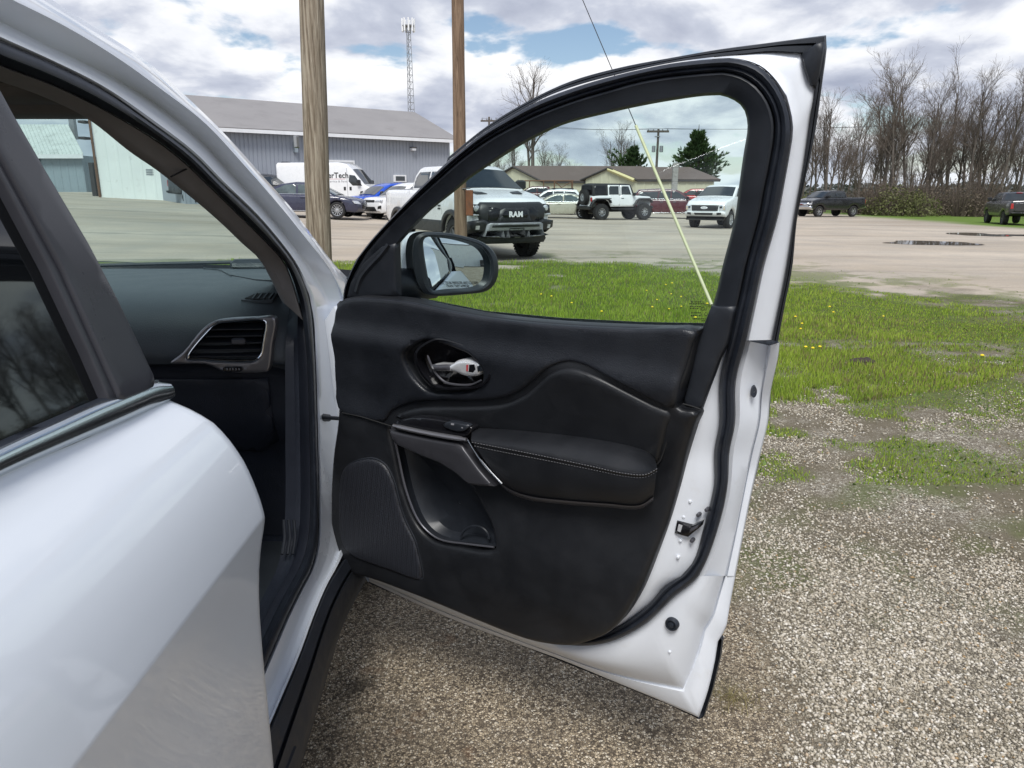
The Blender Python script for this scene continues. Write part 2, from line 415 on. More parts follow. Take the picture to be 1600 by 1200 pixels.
# buildings
def siding(name, col, scale, axis='X', vary=0.06, dirtc=None, rough=0.5, metal=0.15):
    m = pmat(name, col, rough, metal=metal, vary=(1.3, vary), bump=(scale, 0.5, 0.02, 'wave', axis), dirt=dirtc); return m
pmat('metal_grey', (0.33, 0.355, 0.405), 0.55, metal=0.1, vary=(0.6, 0.05))
pmat('metal_bluegrey', (0.28, 0.33, 0.37), 0.55, metal=0.1, vary=(0.6, 0.07), dirt=((0.13, 0.15, 0.17), 1.4, 0.55, 0.4))
pmat('metal_white', (0.80, 0.82, 0.81), 0.55, vary=(0.6, 0.05), dirt=((0.34, 0.34, 0.32), 2.2, 0.60, 0.45))
pmat('metal_tan', (0.50, 0.475, 0.36), 0.6, vary=(0.5, 0.05))
pmat('roof_grey', (0.25, 0.24, 0.24), 0.75, vary=(0.5, 0.06), bump=(6, 0.2, 0.01), dirt=((0.20, 0.19, 0.19), 0.8, 0.52, 0.5))
pmat('roof_brown', (0.125, 0.095, 0.085), 0.75, vary=(0.5, 0.06), dirt=((0.16, 0.13, 0.12), 0.6, 0.52, 0.4))
pmat('roof_pale', (0.58, 0.61, 0.58), 0.6, vary=(0.6, 0.06), dirt=((0.34, 0.35, 0.32), 1.5, 0.52, 0.5))
pmat('trim_white', (0.74, 0.75, 0.77), 0.6, vary=(3, 0.05))
pmat('door_roller', (0.42, 0.43, 0.44), 0.6, vary=(2, 0.06))
pmat('trim_yellow', (0.60, 0.53, 0.28), 0.6, vary=(3, 0.06))
pmat('trim_dark', (0.045, 0.04, 0.04), 0.7, vary=(3, 0.1))
pmat('concrete', (0.30, 0.29, 0.28), 0.9, vary=(5, 0.15), bump=(30, 0.3, 0.01))
pmat('galvanised', (0.33, 0.34, 0.36), 0.5, metal=0.6, vary=(6, 0.12))
pmat('guard_yellow', (0.60, 0.575, 0.36), 0.5, vary=(5, 0.1), dirt=((0.40, 0.36, 0.2), 6.0, 0.58, 0.5))
pmat('wire', (0.06, 0.06, 0.065), 0.5, metal=0.6, vary=(6, 0.1))
pmat('rusty_sheet', (0.20, 0.075, 0.035), 0.85, vary=(9, 0.25), dirt=((0.09, 0.05, 0.035), 6.0, 0.5, 0.6))

def bark(name, c1, c2, scale=(10, 10, 0.55), bump=0.8, dist=0.02):
    m = bpy.data.materials.new(name); m.use_nodes = True; t = m.node_tree; b = t.nodes['Principled BSDF']
    tcn = N(t, 'ShaderNodeTexCoord'); mp = N(t, 'ShaderNodeMapping'); mp.inputs['Scale'].default_value = scale; L(t, tcn.outputs['Object'], mp.inputs[0])
    n1 = N(t, 'ShaderNodeTexNoise', inp={'Scale': 2.0, 'Detail': 8.0, 'Roughness': 0.7, 'Distortion': 0.4}); L(t, mp.outputs[0], n1.inputs['Vector'])
    n2 = N(t, 'ShaderNodeTexNoise', inp={'Scale': 7.0, 'Detail': 4.0}); L(t, mp.outputs[0], n2.inputs['Vector'])
    c_ = ramp(t, n1.outputs[0], [(0.25, tuple(x*.35 for x in c1)), (0.42, c1), (0.6, c2), (0.8, tuple(min(1, x*1.25) for x in c2))])
    c_ = mixc(t, ramp(t, n2.outputs[0], [(0.28, 0.75), (0.42, 0.0)]), c_, tuple(x*.25 for x in c1))
    L(t, c_, b.inputs['Base Color']); b.inputs['Roughness'].default_value = 0.9
    bp = N(t, 'ShaderNodeBump', inp={'Strength': bump, 'Distance': dist}); L(t, n1.outputs[0], bp.inputs['Height']); L(t, bp.outputs[0], b.inputs['Normal'])
    MATS[name] = m; return m
bark('pole_wood', (0.20, 0.155, 0.11), (0.42, 0.36, 0.285), (14, 14, 0.55), 1.0, 0.03)
bark('pole_wood_brown', (0.16, 0.10, 0.065), (0.28, 0.19, 0.13), (9, 9, 0.45), 0.8, 0.02)
bark('tree_bark', (0.072, 0.060, 0.052), (0.150, 0.130, 0.112), (3, 3, 0.7), 0.6, 0.03)
bark('twig', (0.080, 0.062, 0.050), (0.15, 0.118, 0.095), (3, 3, 1), 0.2, 0.01)
def leafmat(name, c1, c2, trans=0.25, rough=0.6):
    m = bpy.data.materials.new(name); m.use_nodes = True; t = m.node_tree; b = t.nodes['Principled BSDF']
    tcn = N(t, 'ShaderNodeTexCoord'); n1 = N(t, 'ShaderNodeTexNoise', inp={'Scale': 1.6, 'Detail': 5.0}); L(t, tcn.outputs['Object'], n1.inputs['Vector'])
    gi = N(t, 'ShaderNodeNewGeometry')
    f = math_node(t, 'ADD', math_node(t, 'MULTIPLY', n1.outputs[0], 0.6), math_node(t, 'MULTIPLY', gi.outputs['Random Per Island'], 0.4))
    c_ = ramp(t, f, [(0.25, c1), (0.7, c2)]); L(t, c_, b.inputs['Base Color']); b.inputs['Roughness'].default_value = rough
    b.inputs['Specular IOR Level'].default_value = 0.25
    if trans:
        tl = N(t, 'ShaderNodeBsdfTranslucent'); L(t, c_, tl.inputs[0]); mx = N(t, 'ShaderNodeMixShader', inp={0: trans})
        L(t, b.outputs[0], mx.inputs[1]); L(t, tl.outputs[0], mx.inputs[2]); L(t, mx.outputs[0], t.nodes['Material Output'].inputs[0])
    MATS[name] = m; return m
leafmat('grass_blade', (0.17, 0.275, 0.028), (0.40, 0.51, 0.075), 0.35)
leafmat('weed_leaf', (0.07, 0.13, 0.03), (0.16, 0.24, 0.06), 0.2)
leafmat('grass_dry', (0.16, 0.14, 0.06), (0.30, 0.25, 0.12), 0.2)
leafmat('pine_needles', (0.035, 0.070, 0.026), (0.090, 0.140, 0.050), 0.2)
leafmat('shrub_leaf', (0.085, 0.095, 0.038), (0.165, 0.175, 0.070), 0.25)
leafmat('brush_brown', (0.11, 0.088, 0.066), (0.20, 0.165, 0.12), 0.1)
leafmat('bud_green', (0.11, 0.12, 0.045), (0.17, 0.17, 0.07), 0.2)
leafmat('far_wood', (0.060, 0.068, 0.068), (0.11, 0.112, 0.108), 0.0)
pmat('dandelion', (0.80, 0.62, 0.02), 0.6, vary=(300, 0.2))
pmat('dirt_clod', (0.045, 0.034, 0.026), 0.95, vary=(30, 0.3), bump=(60, 0.8, 0.01))

# ground: asphalt lot, exposed aggregate pad, gravel, grass soil
def ground_mat():
    m = bpy.data.materials.new('ground_mix'); m.use_nodes = True; t = m.node_tree; b = t.nodes['Principled BSDF']
    tcn = N(t, 'ShaderNodeTexCoord'); co = tcn.outputs['Object']
    def noise(sc, det=5, rough=0.6, vec=None):
        n = N(t, 'ShaderNodeTexNoise', inp={'Scale': sc, 'Detail': det, 'Roughness': rough}); L(t, vec or co, n.inputs['Vector']); return n.outputs[0]
    def vor(sc, feat='F1', vec=None):
        n = N(t, 'ShaderNodeTexVoronoi', inp={'Scale': sc}); n.feature = feat; L(t, vec or co, n.inputs['Vector']); return n
    def attr(nm):
        a = N(t, 'ShaderNodeAttribute'); a.attribute_name = nm; return a.outputs['Fac']
    # pad: small pebbles set in dark binder
    v1 = vor(150); v1e = vor(150, 'DISTANCE_TO_EDGE')
    bw = N(t, 'ShaderNodeSeparateColor'); L(t, v1.outputs['Color'], bw.inputs[0])
    peb = ramp(t, bw.outputs[0], [(0.0, (0.10, 0.078, 0.056)), (0.30, (0.26, 0.205, 0.14)), (0.6, (0.46, 0.37, 0.25)), (0.85, (0.64, 0.53, 0.38)), (1.0, (0.80, 0.71, 0.56))])
    pad = mixc(t, ramp(t, v1e.outputs[0], [(0.02, 1.0), (0.10, 0.0)]), peb, (0.060, 0.050, 0.040))
    pad = mixc(t, ramp(t, noise(2.2, 4), [(0.45, 0.0), (0.75, 0.55)]), pad, (0.13, 0.108, 0.085))
    pad = mixc(t, ramp(t, noise(5.5, 3), [(0.62, 0.0), (0.72, 0.40)]), pad, (0.20, 0.09, 0.035))
    # gravel bed (stones themselves are geometry on top)
    v2 = vor(95); v2e = vor(95, 'DISTANCE_TO_EDGE'); s2 = N(t, 'ShaderNodeSeparateColor'); L(t, v2.outputs['Color'], s2.inputs[0])
    st = ramp(t, s2.outputs[0], [(0.0, (0.12, 0.10, 0.08)), (0.35, (0.28, 0.25, 0.20)), (0.8, (0.50, 0.46, 0.38)), (1.0, (0.66, 0.63, 0.55))])
    grav = mixc(t, ramp(t, v2e.outputs[0], [(0.03, 1.0), (0.14, 0.0)]), st, (0.11, 0.092, 0.068))
    dirtf = ramp(t, noise(1.6, 6, 0.65), [(0.40, 0.0), (0.58, 0.92)])
    grav = mixc(t, dirtf, grav, mixc(t, noise(40, 4), (0.085, 0.070, 0.046), (0.20, 0.17, 0.12)))
    # the far lot: worn asphalt and packed stone dust
    mp = N(t, 'ShaderNodeMapping'); mp.inputs['Scale'].default_value = (0.05, 0.30, 1); L(t, co, mp.inputs[0])
    lot = ramp(t, noise(1.0, 8, 0.62, mp.outputs[0]), [(0.32, (0.33, 0.28, 0.22)), (0.5, (0.46, 0.395, 0.32)), (0.68, (0.55, 0.48, 0.395))])
    lot = mixc(t, ramp(t, noise(0.55, 6), [(0.40, 0.0), (0.72, 0.65)]), lot, (0.33, 0.305, 0.27))
    fine = noise(55, 3, 0.7)
    lot = mixc(t, math_node(t, 'MULTIPLY', ramp(t, fine, [(0.35, 1.0), (0.5, 0.0)]), 0.5), lot, (0.14, 0.125, 0.105))
    mp2 = N(t, 'ShaderNodeMapping'); mp2.inputs['Scale'].default_value = (0.10, 1.4, 1); L(t, co, mp2.inputs[0])
    lot = mixc(t, ramp(t, noise(1.0, 7, 0.7, mp2.outputs[0]), [(0.56, 0.0), (0.66, 0.55)]), lot, (0.15, 0.14, 0.125))
    soil = mixc(t, noise(9, 6), (0.055, 0.070, 0.020), (0.12, 0.17, 0.035))
    fgr = mixc(t, noise(3.0, 6), (0.075, 0.135, 0.020), (0.15, 0.22, 0.045))
    c_ = mixc(t, attr('gravel'), lot, grav); c_ = mixc(t, attr('pad'), c_, pad)
    c_ = mixc(t, attr('grass'), c_, soil); c_ = mixc(t, attr('farlawn'), c_, fgr)
    c_ = mixc(t, math_node(t, 'MULTIPLY', attr('stain'), 0.85), c_, (0.016, 0.015, 0.013))
    L(t, c_, b.inputs['Base Color']); b.inputs['Roughness'].default_value = 0.95; b.inputs['Specular IOR Level'].default_value = 0.2
    h = math_node(t, 'ADD', math_node(t, 'MULTIPLY', ramp(t, v1e.outputs[0], [(0.0, 0.0), (0.25, 1.0)]), attr('pad')),
                  math_node(t, 'MULTIPLY', ramp(t, v2e.outputs[0], [(0.0, 0.0), (0.3, 1.0)]), attr('gravel')))
    h = math_node(t, 'ADD', h, math_node(t, 'MULTIPLY', fine, 0.5))
    bp = N(t, 'ShaderNodeBump', inp={'Strength': 0.7, 'Distance': 0.004}); L(t, h, bp.inputs['Height']); L(t, bp.outputs[0], b.inputs['Normal'])
    MATS['ground_mix'] = m
ground_mat()
def stone_mat():
    m = bpy.data.materials.new('stones'); m.use_nodes = True; t = m.node_tree; b = t.nodes['Principled BSDF']
    g = N(t, 'ShaderNodeNewGeometry')
    c_ = ramp(t, g.outputs['Random Per Island'], [(0.0, (0.11, 0.095, 0.075)), (0.16, (0.22, 0.195, 0.15)), (0.42, (0.37, 0.325, 0.25)), (0.75, (0.52, 0.47, 0.385)), (0.94, (0.70, 0.66, 0.59)), (1.0, (0.34, 0.22, 0.10))])
    L(t, c_, b.inputs['Base Color']); b.inputs['Roughness'].default_value = 0.85; b.inputs['Specular IOR Level'].default_value = 0.3
    MATS['stones'] = m
stone_mat()
m = bpy.data.materials.new('puddle_water'); m.use_nodes = True; t_ = m.node_tree; b = t_.nodes['Principled BSDF']
nz_ = N(t_, 'ShaderNodeTexNoise', inp={'Scale': 2.0, 'Detail': 3.0}); L(t_, ramp(t_, nz_.outputs[0], [(0.3, (0.12, 0.105, 0.09)), (0.7, (0.18, 0.16, 0.13))]), b.inputs['Base Color'])
b.inputs['Roughness'].default_value = 0.02; b.inputs['Specular IOR Level'].default_value = 0.6; MATS['puddle_water'] = m

# ---------------------------------------------------------------- ground
def spaced(a, b, st, far_lo, far_hi, g=1.10):
    mid = list(np.arange(a, b, st)); lo = []; s_ = st; x = a
    while x > far_lo: s_ *= g; x -= s_; lo.append(x)
    hi = []; s_ = st; x = mid[-1]
    while x < far_hi: s_ *= g; x += s_; hi.append(x)
    return np.array(lo[::-1] + mid + hi)
GX = spaced(-4.0, 9.0, 0.075, -900, 1200); GY = spaced(0.4, 17.5, 0.075, -300, 1800)
XX, YY = np.meshgrid(GX, GY); PP = np.c_[XX.ravel(), YY.ravel()]
LAWN = [(-30, 15.6), (-5, 16.3), (0, 16.6), (2.2, 16.3), (3.6, 15.2), (5.0, 12.9), (6.4, 9.6), (8.6, 8.2), (14, 6.6), (14, 5.4), (8, 6.1), (4.9, 6.3), (3.4, 5.5),
        (2.1, 5.0), (1.2, 4.6), (0.5, 4.3), (-0.3, 4.1), (-1.5, 4.1), (-30, 4.6)]
def lawn_mask(P, soft=0.55):
    sd_ = seg_dist(P, [LAWN]); sd_ = np.where(inside(P, [LAWN]), sd_, -sd_)
    n1 = fbm2(P[:, 0], P[:, 1], 0.9, 3, 4) - .5; n2 = fbm2(P[:, 0], P[:, 1], 3.4, 5, 4) - .5
    v = sd_ + n1*1.0 + n2*0.7
    solid = np.clip(v/np.where(P[:, 1] < 9, 1.5, soft), 0, 1)
    # scattered tufts outside the solid lawn
    t = 0.6*fbm2(P[:, 0], P[:, 1], 1.3, 11, 5) + 0.4*fbm2(P[:, 0], P[:, 1], 4.5, 12, 4)
    tuft = np.clip((t - 0.435 - np.clip(-sd_, 0, 5)*0.032)/0.10, 0, 1)*np.clip(1 - (-sd_)/4.5, 0, 1)*0.80
    tuft = tuft*np.clip((P[:, 0] - 0.55)/0.3, 0, 1)
    # thinner ground towards the right hand end
    worn = np.clip((fbm2(P[:, 0], P[:, 1], 1.1, 21, 5) - 0.72 + np.clip((P[:, 0] - 2.3)*0.09, 0, .30)*np.clip((9.5 - P[:, 1])/3, 0, 1))/0.10, 0, 1)
    return np.maximum(solid*(1 - 0.9*worn), tuft)
near = (PP[:, 0] > -40) & (PP[:, 0] < 20) & (PP[:, 1] > 0) & (PP[:, 1] < 22)
grass_w = np.zeros(len(PP)); grass_w[near] = lawn_mask(PP[near])
X_, Y_ = PP[:, 0], PP[:, 1]
edge_n = fbm2(X_, Y_, 1.6, 31, 5) - .5
gravel_w = np.clip((12.5 - Y_ - 0.35*(X_ - 4) + edge_n*5)/1.6, 0, 1)*np.clip((X_ + 1.5)/.5, 0, 1)
pad_edge = 0.88 + 0.10*np.clip(Y_ - 1.8, 0, 3)
pad_w = np.clip((pad_edge - X_ + edge_n*0.30)/0.14, 0, 1)*np.clip((3.7 - Y_ + edge_n*.4)/.3, 0, 1)
lawn2 = np.clip((X_ - 28.3 + (fbm2(X_, Y_, .15, 41, 3)-.5)*5)/1.5, 0, 1)*np.clip((Y_ - 36)/6, 0, 1) + np.clip((Y_ - 74)/3, 0, 1)*np.clip((X_ - 14)/4, 0, 1)
lawn2 = np.clip(lawn2, 0, 1)
for (a, b, r_) in ((31.0, 79, 1),): pass
st_c = at_z(552, 1072, 0.0); stain = np.clip(1.25 - np.hypot((X_ - st_c.x)/0.060, (Y_ - st_c.y)/0.048) + edge_n*1.2, 0, 1)*np.clip(1.6-np.hypot(X_-st_c.x, Y_-st_c.y)/.09, 0, 1)
zcol = np.array([zg(x, y) for x, y in PP])
hump = (fbm2(X_, Y_, 1.2, 51, 4) - .5)*0.05*np.clip((Y_ - 2.5)/2, 0, 1)*np.clip((22 - Y_)/4, 0, 1)
zcol = zcol + np.where(near, hump, 0)
nx, ny = len(GX), len(GY); ii = np.arange(nx*ny).reshape(ny, nx)
Fq = np.stack([ii[:-1, :-1], ii[:-1, 1:], ii[1:, 1:], ii[1:, :-1]], -1).reshape(-1, 4)
ground = npmesh('ground', np.c_[PP, zcol], Fq, 'ground_mix', smoothsh=True); tag(ground, kind='structure')
for nm, w in (('grass', grass_w), ('gravel', gravel_w), ('pad', pad_w), ('farlawn', lawn2), ('stain', stain)):
    a = ground.data.attributes.new(nm, 'FLOAT', 'POINT'); a.data.foreach_set('value', w.astype(np.float32))
def zground(P):
    return (np.array([zg(x, y) for x, y in P]) + (fbm2(P[:, 0], P[:, 1], 1.2, 51, 4) - .5)*0.05*np.clip((P[:, 1] - 2.5)/2, 0, 1)*np.clip((22 - P[:, 1])/4, 0, 1))

# ---------------------------------------------------------------- loose gravel (stuff)
rs = np.random.RandomState(5)
def scatter_view(n, pxa, pxb, pya, pyb, power=1.0):
    """random ground points spread over a stretch of land given by its far and near limits"""
    u = rs.rand(n); py = pya + (pyb - pya)*u; px = pxa + (pxb - pxa)*rs.rand(n)
    uu = (px - 800)/FPX; v = (py - 600)/FPX; dz = -SP - v*CP; tt = -CAMH/dz
    return np.c_[uu*tt, (CP - v*SP)*tt]
def stones(name, P, size, label):
    n = len(P); base = np.array([(1,0,0),(0,1,0),(-1,0,0),(0,-1,0),(0,0,.8),(0,0,-.5)], float)
    sc = size[:, None, None]*(0.7 + 0.6*rs.rand(n, 6, 1)); jit = (rs.rand(n, 6, 3) - .5)*0.5
    V = (base[None] + jit)*sc; ang = rs.rand(n)*6.283; c_, s_ = np.cos(ang), np.sin(ang)
    st_ = 0.75 + .6*rs.rand(n)
    x = V[..., 0]*st_[:, None]; y = V[..., 1]
    V = np.stack([x*c_[:, None] - y*s_[:, None], x*s_[:, None] + y*c_[:, None], V[..., 2]*0.8], -1)
    z = zground(P); V[..., 0] += P[:, 0, None]; V[..., 1] += P[:, 1, None]; V[..., 2] += z[:, None] + size[:, None]*0.28
    F0 = np.array([(0,1,4),(1,2,4),(2,3,4),(3,0,4),(1,0,5),(2,1,5),(3,2,5),(0,3,5)])
    F = (F0[None] + (np.arange(n)*6)[:, None, None]).reshape(-1, 3)
    o = npmesh(name, V.reshape(-1, 3), F, 'stones'); tag(o, label, 'gravel', kind='stuff'); return o
P = scatter_view(230000, 1000, 1900, 560, 1330)
pe = 0.80 + 0.10*np.clip(P[:, 1] - 1.8, 0, 3)
en = fbm2(P[:, 0], P[:, 1], 1.6, 31, 5) - .5
dens = fbm2(P[:, 0], P[:, 1], 1.7, 61, 5)
keep = (rs.rand(len(P)) < np.clip((P[:, 0] - pe - en*.30 + .16)/.34, 0, 1)) & (rs.rand(len(P)) < np.clip((dens - 0.37)/0.16, 0.08, 1))
keep &= rs.rand(len(P)) < np.clip((fbm2(P[:, 0], P[:, 1], .8, 91, 5) - .33)/.12, .50, 1)
keep &= rs.rand(len(P)) > 0.92*lawn_mask(P)
P = P[keep]; size = 0.0022 + 0.0056*rs.rand(len(P))**2.2 + 0.0008*np.clip(P[:, 1]-2, 0, 3)
stones('gravel', P, size, 'loose pale gravel lying beside the lawn')

# ---------------------------------------------------------------- lawn blades (stuff)
def blades(name, P, h, w, matn, label, lean=0.5):
    n = len(P); z = zground(P); a = rs.rand(n)*6.283; la = rs.rand(n)*6.283; ll = h*lean*rs.rand(n)
    dx, dy = np.cos(a)*w, np.sin(a)*w
    V = np.zeros((n, 5, 3)); bx, by = P[:, 0], P[:, 1]; lx, ly = np.cos(la)*ll, np.sin(la)*ll
    for k, (sx, lz, lf) in enumerate(((-1, 0, 0), (1, 0, 0), (.8, .55, .35), (-.8, .55, .35), (0, 1, 1))):
        V[:, k, 0] = bx + dx*sx + lx*lf; V[:, k, 1] = by + dy*sx + ly*lf; V[:, k, 2] = z + h*lz - 0.004
    b_ = np.arange(n)*5
    F = np.concatenate([np.stack([b_, b_+1, b_+2], 1), np.stack([b_, b_+2, b_+3], 1), np.stack([b_+3, b_+2, b_+4], 1)])
    o = npmesh(name, V.reshape(-1, 3), F, matn); tag(o, label, 'grass', kind='stuff'); return o
P = scatter_view(420000, 300, 1900, 400, 760)
gm_ = lawn_mask(P); inl = inside(P, [LAWN])
keep = rs.rand(len(P)) < gm_*np.where(inl, 1.0, .55); P = P[keep]; gm_ = gm_[keep]; inl = inl[keep]
patch_h = fbm2(P[:, 0], P[:, 1], 1.5, 71, 3)
h = (0.022 + 0.075*rs.rand(len(P))*patch_h + 0.025*patch_h)*np.where(inl, np.clip(.45 + gm_*.7, 0, 1), .38) ; w = 0.0016 + 0.00028*P[:, 1]
h *= np.clip(1 - np.clip(P[:, 0] - 2.4, 0, 3)*0.16, .45, 1)
dry = rs.rand(len(P)) < 0.17 + 0.22*(P[:, 0] > 2.6)*(P[:, 1] < 9)
blades('grass', P[~dry], h[~dry], w[~dry], 'grass_blade', 'bright green spring lawn between the car and the lot')
blades('dry_grass', P[dry], h[dry]*.8, w[dry], 'grass_dry', 'straw coloured dead blades mixed into the lawn')
wi = rs.choice(len(P), 9000, replace=False)
blades('weeds', P[wi], 0.012 + .02*rs.rand(9000), 0.005 + .006*rs.rand(9000), 'weed_leaf', 'low broad leaved weeds scattered through the lawn', 1.6)
# a dead straw tuft at the edge of the pad below the door corner
tc_ = at_z(1150, 1095, 0.0)
P = np.c_[tc_.x + rs.randn(150)*0.035, tc_.y + rs.randn(150)*0.025]
blades('straw_tuft', P, 0.02 + 0.02*rs.rand(150), np.full(150, .0011), 'grass_dry', 'small tuft of dead straw under the open door corner', 2.2)

# ---------------------------------------------------------------- vehicle kit (local: x forward, y left, z up)
def arc(cx, cz, r, a0, a1, n=10):
    return [(cx + r*math.cos(R(a0 + (a1-a0)*i/n)), cz + r*math.sin(R(a0 + (a1-a0)*i/n))) for i in range(n+1)]
def prof_x(prof, z, front=True):
    xs = []
    n = len(prof)
    for i in range(n):
        (x0, z0), (x1, z1) = prof[i], prof[(i+1) % n]
        if (z0 - z)*(z1 - z) <= 0 and z0 != z1: xs.append(x0 + (x1-x0)*(z - z0)/(z1 - z0))
    if not xs: return max(p[0] for p in prof) if front else min(p[0] for p in prof)
    return max(xs) if front else min(xs)
def prof_z(prof, x):
    zs = []; n = len(prof)
    for i in range(n):
        (x0, z0), (x1, z1) = prof[i], prof[(i+1) % n]
        if (x0 - x)*(x1 - x) <= 0 and x0 != x1: zs.append(z0 + (z1-z0)*(x - x0)/(x1 - x0))
    return max(zs) if zs else 1.0
def shell(prof, Wf, r=0.07, step=0.16, ny=6, crown=0.03, dark_z=None, dfm=None, bstep=0.12):
    """closed body: side profile polygon, half width Wf(x,z), rounded shoulders. returns V, F, material index"""
    out = []
    for i in range(len(prof)):
        a, b = prof[i], prof[(i+1) % len(prof)]; k = max(1, int(math.dist(a, b)/bstep))
        out += [(a[0] + (b[0]-a[0])*j/k, a[1] + (b[1]-a[1])*j/k) for j in range(k)]
    V = []; F = []; M = []
    zmax = max(p[1] for p in out)
    for sg in (1, -1):
        v, f = patch(out, lambda x, z, h: (x, sg*(Wf(x, z) + h), z), th=0.0, r=r, step=step, back=None, bstep=99)
        b = len(V); V += v; F += [tuple(i + b for i in (q if sg > 0 else q[::-1])) for q in f]; M += [0]*len(f)
    n = len(out); b = len(V)
    area = sum(out[i][0]*out[(i+1) % n][1] - out[(i+1) % n][0]*out[i][1] for i in range(n)); ccw = area > 0
    for j in range(ny+1):
        t = -1 + 2*j/ny
        for (x, z) in out:
            w = Wf(x, z) - r; V.append((x, t*w, z + (crown*(1 - t*t) if z > zmax*.62 else 0.0)))
    for j in range(ny):
        for i in range(n):
            q = (b+j*n+i, b+j*n+(i+1) % n, b+(j+1)*n+(i+1) % n, b+(j+1)*n+i); F.append(q)
            (x0, z0), (x1, z1) = out[i], out[(i+1) % n]
            nz = (-(x1-x0) if ccw else (x1-x0))/max(1e-6, math.hypot(x1-x0, z1-z0))
            low = dark_z is not None and max(z0, z1) < dark_z and nz < 0.72 and min(abs(x0 - max(p[0] for p in out)), abs(x0 - min(p[0] for p in out))) > 0.18
            M.append(1 if low else 0)
    if dfm: V = [dfm(*p) for p in V]
    return V, F, M
_patch0 = patch
def patch(poly, fmap, th=0.01, r=0.004, step=0.03, holes=(), relief=None, back=0.0, rings=(0.15, 0.45, 1.0), bstep=None):
    V, F = _patch0(poly, fmap, th, r, step, holes, relief, 0.0 if back is None else back, rings, bstep)
    if back is None:
        F = [f for f in F if len(f) == 3]; k = max(max(f) for f in F) + 1; V = V[:k]
    return V, F
WHEELS = {}
def wheel_meshes(key, rad, width, rimr, spokes, style):
    """tyre, rim and hub meshes, axis along y, outer face at +y"""
    if key in WHEELS: return WHEELS[key]
    h = width/2
    tp = [(rimr*.98, -h*.75), (rimr+.02, -h*.95), (rad*.93, -h), (rad*.985, -h*.82), (rad, -h*.5), (rad, h*.5), (rad*.985, h*.82), (rad*.93, h), (rimr+.02, h*.98), (rimr, h*.8), (rimr*.97, h*.7)]
    t = MB().lathe(tp, 32)
    if style == 'mud':
        for k in range(36):
            a = 2*math.pi*k/36; M = Matrix.Rotation(a, 4, 'Y')
            for sg in (-1, 1):
                t.box((rad-.012, sg*h*.25 if sg > 0 else -h*.98, -.022), (rad+.016, h*.98 if sg > 0 else -h*.25, .022), M @ Matrix.Rotation(.25*sg, 4, 'X'))
    rm = MB().lathe([(rimr*.98, h*.74), (rimr*.99, h*.86), (rimr*.93, h*.84), (rimr*.90, h*.6), (rimr*.88, -h*.3)], 32)
    for k in range(spokes):
        a = 2*math.pi*k/spokes; M = Matrix.Rotation(a, 4, 'Y'); wd = rimr*(.95 if spokes <= 6 else 1.45)/spokes
        y0, y1 = h*.45, h*.80
        V = [(rimr*.12, y0, -wd*.75), (rimr*.94, y0, -wd*.55), (rimr*.94, y0, wd*.55), (rimr*.12, y0, wd*.75),
             (rimr*.12, y1*.95, -wd*.5), (rimr*.94, y1, -wd*.4), (rimr*.94, y1, wd*.4), (rimr*.12, y1*.95, wd*.5)]
        rm.add([tuple(M @ Vector(v)) for v in V], [(0,1,2,3),(4,7,6,5),(0,4,5,1),(1,5,6,2),(2,6,7,3),(3,7,4,0)])
    rm.lathe([(rimr*.24, h*.45), (rimr*.22, h*.86), (rimr*.10, h*.90), (0.001, h*.90)], 16)
    hb = MB().lathe([(rimr*.90, -h*.5), (rimr*.88, h*.20), (rimr*.6, h*.22), (rimr*.3, h*.30), (0.001, h*.30)], 24).lathe([(rimr*.9, -h*.6), (.001, -h*.6)], 24)
    WHEELS[key] = (t, rm, hb); return WHEELS[key]
WDATA = {}
def add_wheel(root, x, y, rad, width, rimr, spokes, style, mats, steer=0.0, key=None):
    key = key or (rad, width, rimr, spokes, style, mats)
    if key not in WDATA:
        t, rm, hb = wheel_meshes(key, rad, width, rimr, spokes, style)
        a = hb.build('wheel', 'arch_black', None); b_ = t.build('tyre', 'tyre', a); c_ = rm.build('rim', mats, a, 30)
        WDATA[key] = (a, b_, c_); w = a
        first = True
    else:
        a0, b0, c0_ = WDATA[key]; w = a0.copy(); C.objects.link(w)
        for q in (b0, c0_):
            k = q.copy(); C.objects.link(k); k.parent = w
    w.parent = root; w.location = (x, y, rad); w.rotation_euler = (0, 0, (math.pi if y < 0 else 0) + steer)
    return w
def rotmesh(V, d): return [d(*v) for v in V]
